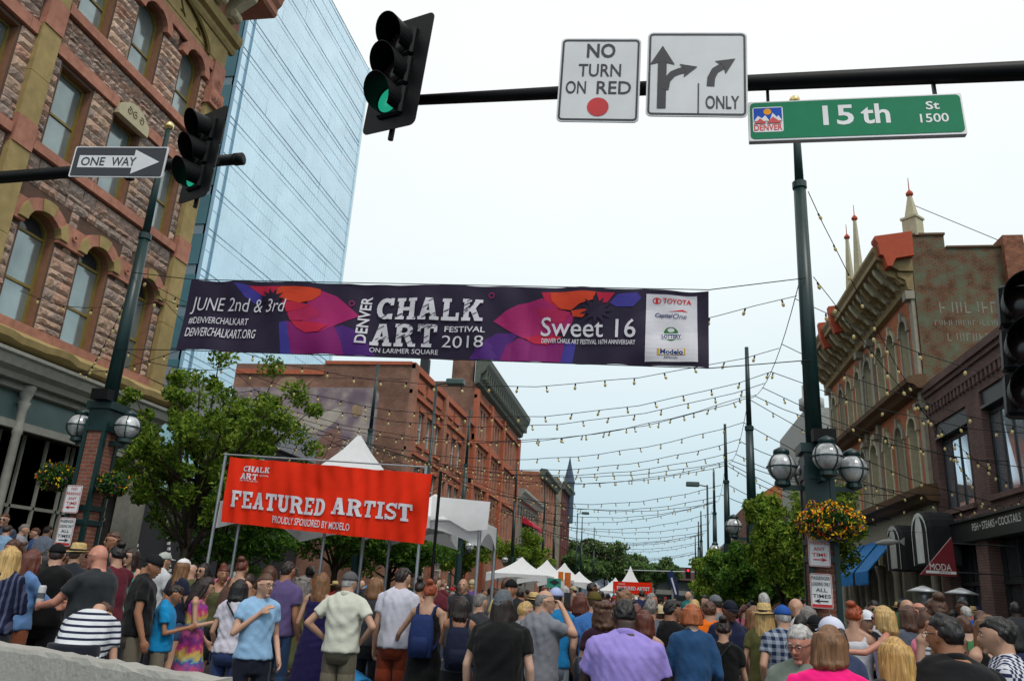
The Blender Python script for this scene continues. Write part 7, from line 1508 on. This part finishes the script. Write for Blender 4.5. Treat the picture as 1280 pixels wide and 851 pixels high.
# can, watch, tattoo for the bald man
def at_local(t, p): m = Matrix.Translation(t.location) @ t.rotation_euler.to_matrix().to_4x4() @ Matrix.Diagonal((*t.scale, 1)); return m @ Vector(p)
b_ = P['bald']; o = thing('drink_can', 'tall white and grey drink can held by the bald man', 'can', tuple(b_.location), b_.rotation_euler[2]); o.scale = b_.scale
q = MB(); q.lathe([(.024, 1.17), (.031, 1.18), (.033, 1.19), (.033, 1.32), (.026, 1.335), (.02, 1.333)], 16, (-.13, .47, 0)); q.build('can_body', cm('can_white', 190, 192, 196, rough=.3, var=.1), o, smooth=True)
q = MB(); q.lathe([(.0338, 1.22), (.0338, 1.27)], 16, (-.13, .47, 0), caps=False); q.build('can_print', cm('can_grey', 90, 92, 100), o)
q = MB(); q.tube([(.168 + .034 * math.cos(a), .375, 1.165 + .034 * math.sin(a)) for a in np.linspace(0, 2 * PI, 16)], .008, 6); w_ = q.build('watch_strap', cm('watch_white', 200, 205, 210), b_); q = MB(); q.lathe([(.02, .2), (.022, .215), (.01, .22)], 12, (.17, .375, .985)); q.build('watch_face', w_.data.materials[0], b_)
q = MB(); r_ = random.Random(4)
E0, W0 = V3(.29, .16, 1.20), V3(.174, .40, 1.16)
for k in range(26):
    u = r_.uniform(.05, .85); a = r_.uniform(0, 6.3); c = E0 * (1 - u) + W0 * u; d = (W0 - E0) / np.linalg.norm(W0 - E0); s_ = np.cross(d, V3(0, 0, 1)); s_ /= np.linalg.norm(s_); n_ = np.cross(s_, d); rr_ = .0425 - .012 * u
    pts = [c + d * (.012 * j) + (math.cos(a + .35 * j * r_.choice((-1, 1))) * s_ + math.sin(a + .35 * j) * n_) * rr_ for j in range(4)]; q.tube(pts, .004, 4)
q.build('tattoo', cm('tattoo_ink', 60, 62, 66, rough=.7), b_, kind='stuff')
q = MB(); q.tube([(-.02, .02, 1.5)] * 1 + [(.0, .06, 1.46), (.1, -.02, 1.2), (.19, -.02, .95)], .01, 5)
shoulder_bag(P['whitew'], (24, 40, 60), 'small dark crossbody bag of the woman in the white top', 1)
held(P['boy'], 'phone', 'phone in the hands of the boy in blue', 'phone', (0, .38, 1.2), (.035, .05, .006), phonem); held(P['whitet'], 'phone', 'phone held by the man in white T-shirt and light cap', 'phone', (0, .38, 1.22), (.035, .05, .006), phonem)
# --- filler crowd: prototypes then copies
protos = []
specs = [dict(fem=False, style='short'), dict(fem=True, style='long'), dict(fem=False, style='short', hat='cap'), dict(fem=True, style='pony'), dict(fem=False, style='short', wide=1.12), dict(fem=True, style='bob'), dict(fem=False, style='buzz', topstyle='polo'), dict(fem=True, style='bun', topstyle='tank'), dict(fem=True, style='long', hat='straw'), dict(fem=False, style='short', pose=('phone', 'phone')), dict(fem=True, style='long', topstyle='tank', pose=('relax', 'hip')), dict(fem=False, style='short', hat='backcap'), dict(fem=True, style='curly', topstyle='dress'), dict(fem=False, style='bald')]
for i, s in enumerate(specs):
    s = dict(s); s.setdefault('pose', ('relax', 'down')); s.setdefault('headyaw', random.uniform(-25, 25)); protos.append((make_person('x', vox=.0185, low=True, face=True, seed=200 + i, botstyle=['trousers', 'shorts', 'trousers'][i % 3], glasses='sun' if i in (1, 9) else None, **s), s))
TOPS = [('white', (200, 202, 206)), ('black', (20, 20, 22)), ('grey', (110, 112, 118)), ('navy', (32, 40, 72)), ('royal blue', (40, 90, 170)), ('sky blue', (110, 160, 205)), ('red', (170, 40, 44)), ('maroon', (92, 32, 44)), ('teal', (40, 130, 130)), ('olive', (86, 88, 56)), ('tan', (170, 150, 120)), ('pink', (205, 110, 140)), ('purple', (100, 70, 140)), ('orange', (210, 110, 50)), ('green', (60, 110, 70)), ('charcoal', (52, 54, 60)), ('pale yellow', (210, 195, 130)), ('light grey', (160, 164, 170))]
HATS = [('black', (20, 20, 24)), ('white', (206, 208, 212)), ('grey', (100, 104, 110)), ('navy', (30, 40, 80)), ('red', (160, 36, 40)), ('tan', (180, 165, 130))]
pal_s = ['light', 'fair', 'tan', 'light', 'brown', 'red', 'light', 'dark', 'fair']; pal_h = ['dark', 'brown', 'lbrown', 'blonde', 'black', 'brown', 'auburn', 'grey', 'dark', 'black', 'dark', 'brown', 'white', 'lbrown', 'dark']
hn = dict(dark='dark brown', brown='brown', lbrown='light brown', blonde='blonde', black='black', auburn='auburn', grey='grey', red='red', white='white')
used = {}; fr_ = random.Random(42); occupied = [(t.location[0], t.location[1]) for t in P.values()]; nfill = 0
def where(x, y):
    if x > 3.5: return 'on the right sidewalk by the shops' if y < 22 else 'far along the right sidewalk'
    if y < 14: return 'near the left lamp post' if x < -8 else ('under the red artist banner' if x < -3 else 'just behind the front row at centre')
    if y < 22: return 'beside the left street tree' if x < -7 else ('past the white canopy' if x < -2.4 else 'in mid street before the right trees')
    if y < 38: return 'well back on the left of the street' if x < -4 else 'well back in mid street'
    return 'far back near the white market tents' if x < -4 else 'far back near the small red banner'
def add_fill(x, y, hgt=None, yaw=None):
    global nfill
    pi_ = fr_.randrange(len(protos)); src, s = protos[pi_]; fem = s.get('fem')
    t = src.copy(); COL.objects.link(t); sk, hr = fr_.choice(pal_s), fr_.choice(pal_h); tn, tc_ = fr_.choice(TOPS + [q for q in TOPS if q[0] in ('black', 'navy', 'charcoal', 'grey', 'maroon')] * 2); htn, htc = fr_.choice(HATS)
    if sk == 'dark' or sk == 'brown': hr = 'black'
    yw = yaw if yaw is not None else (fr_.gauss(0, 35) if fr_.random() < .74 else fr_.uniform(90, 270)); hide_face = abs(yw) < 70
    for ch in src.children:
        c = ch.copy(); COL.objects.link(c); c.parent = t; nm = ch.name.split('.')[0]
        if nm in ('eye', 'eyebrow', 'mouth') and (y > 17 or hide_face): bpy.data.objects.remove(c); continue
        cc = {'body': SKIN[sk], 'hair': HAIR[hr], 'shirt': lin(*tc_), 'dress': lin(*tc_), 'trousers': lin(*fr_.choice([(34, 38, 52), (26, 26, 28), (60, 76, 110), (110, 100, 84)])), 'shorts': lin(*fr_.choice([(60, 70, 90), (120, 112, 96), (40, 40, 44), (80, 100, 140)])), 'cap': lin(*htc)}.get(nm)
        if cc: c.color = (*cc, 1)
        for gch in ch.children:
            d = gch.copy(); COL.objects.link(d); d.parent = c
            if nm == 'cap': d.color = (*lin(*htc), 1)
            elif nm in ('shirt',): d.color = (*lin(*tc_), 1)
    h = hgt or (fr_.gauss(1.66, .07) if fem else fr_.gauss(1.77, .07)); k = h / 1.725; t.scale = (k * fr_.uniform(.96, 1.08), k, k); t.location = (x, y, .14 if x > 3.5 else 0); t.rotation_euler = (0, 0, R(yw))
    gar = {'tank': 'tank top', 'dress': 'dress', 'polo': 'polo shirt'}.get(s.get('topstyle'), 'T-shirt'); hat = {'cap': ' and %s cap' % htn, 'backcap': ' and backwards %s cap' % htn, 'straw': ' and straw hat'}.get(s.get('hat'), ''); st = {'long': 'long ', 'bob': 'bobbed ', 'pony': 'ponytailed ', 'bun': 'bunned ', 'curly': 'curly '}.get(s.get('style'), 'short ')
    lab = '%s with %s in %s %s%s, %s' % ('woman' if fem else 'man', (st + hn[hr] + ' hair') if s.get('style') != 'bald' else 'shaved head', tn, gar, hat, where(x, y)); wds = lab.split()
    if len(wds) > 16: lab = '%s in %s %s%s, %s' % ('woman' if fem else 'man', tn, gar, hat, where(x, y))
    if len(lab.split()) > 16: lab = '%s in %s %s, %s' % ('woman' if fem else 'man', tn, gar, where(x, y))
    while lab in used:
        tn2, tc2 = fr_.choice(TOPS); lab = lab.replace(' ' + tn + ' ', ' ' + tn2 + ' ', 1) if (' ' + tn + ' ') in lab else lab + ' edge'; tn = tn2
        for c in t.children:
            if c.name.split('.')[0] in ('shirt', 'dress'):
                c.color = (*lin(*tc2), 1)
                for d in c.children: d.color = (*lin(*tc2), 1)
    used[lab] = 1
    t['label'] = lab; t['group'] = 'people in the festival crowd'; nfill += 1; occupied.append((x, y)); return t
def clear(x, y, d):
    return all((x - a) ** 2 + (y - b) ** 2 > d * d for a, b in occupied)
tries = 0
while nfill < 222 and tries < 9000:
    tries += 1; y = 9.6 + 55 * fr_.random() ** 1.7; 
    xl_, xr_ = max(-10.6, -.82 * y + .3), (1.9 if y > 14 else min(2.1, y * .22))
    x = fr_.uniform(xl_, xr_); d = .55 if y < 26 else .7
    if -6.2 < x < -1.2 and 9.6 < y < 10.9 and fr_.random() < .6: continue
    if clear(x, y, d): add_fill(x, y)
nr0 = nfill; tries = 0
while nfill < nr0 + 32 and tries < 2000:
    tries += 1; y = 9.5 + 22 * fr_.random() ** 1.3; x = fr_.uniform(3.4, min(8.3, .46 * y + .3))
    if clear(x, y, .6): add_fill(x, y)
for px, py, Y in ((120, 700, 9.8), (150, 705, 10.5), (182, 700, 10.6), (240, 705, 11.8), (280, 708, 11), (290, 716, 9.3), (338, 707, 10.6), (385, 718, 10), (420, 722, 9.9), (470, 722, 9.8), (478, 730, 9.3), (600, 742, 9.4), (655, 752, 8.9), (711, 748, 10), (775, 752, 9.8), (825, 757, 9.8), (852, 758, 10), (928, 762, 9.9), (968, 765, 10), (1000, 768, 9.5), (1020, 770, 8.5), (55, 690, 8.9), (22, 675, 9.9), (1155, 765, 8.3), (1205, 770, 8.6), (1222, 772, 8.8), (1262, 775, 7.7)):
    p = atY(px, py, Y)
    if clear(p[0], p[1], .33): add_fill(p[0], p[1], p[2])
for t, s in protos:   # prototypes themselves join the far crowd
    for _ in range(200):
        x, y = fr_.uniform(-9, 1.2), fr_.uniform(24, 60)
        if clear(x, y, .7): break
    t.location = (x, y, 0); t['group'] = 'people in the festival crowd'; occupied.append((x, y)); fem = s.get('fem')
    
    for _ in range(300):
        tn, tc_ = fr_.choice(TOPS); lb = '%s in %s top, %s' % ('woman' if fem else 'man', tn, where(x, y))
        if lb not in used: break
    used[lb] = 1; t['label'] = lb
    for ch in t.children:
        nm = ch.name.split('.')[0]
        if nm in ('shirt', 'dress'): ch.color = (*lin(*tc_), 1)
# chairs among the right foreground
teal = cm('teal_chair_paint', 24, 96, 84, rough=.4)
def chair(x, y, rz, label):
    t = thing('cafe_chair', label, 'chair', (x, y, 0), rz, group='teal cafe chairs')
    MB().bbox(-.21, .21, -.2, .2, .44, .465, .01).build('seat', teal, t)
    for sx in (-1, 1):
        for sy in (-1, 1): MB().tube([(sx * .19, sy * .18, .44), (sx * .22, sy * .21, 0)], .014, 6).build('leg', teal, t)
    MB().tube([(-.2, -.2, .44), (-.21, -.24, .92), (.21, -.24, .92), (.2, -.2, .44)], .014, 6).build('back_frame', teal, t)
    for k in range(5): MB().box(-.2, .2, -.245, -.235, .58 + k * .07, .61 + k * .07).build('back_slat', teal, t)
p = atY(1163, 812, 5.4); chair(p[0], p[1], .1, 'teal metal chair behind the black shirted man'); p = atY(1262, 845, 4.4); chair(p[0], p[1], .2, 'teal metal chair at the lower right corner')

bpy.data.scenes.remove(_rs)
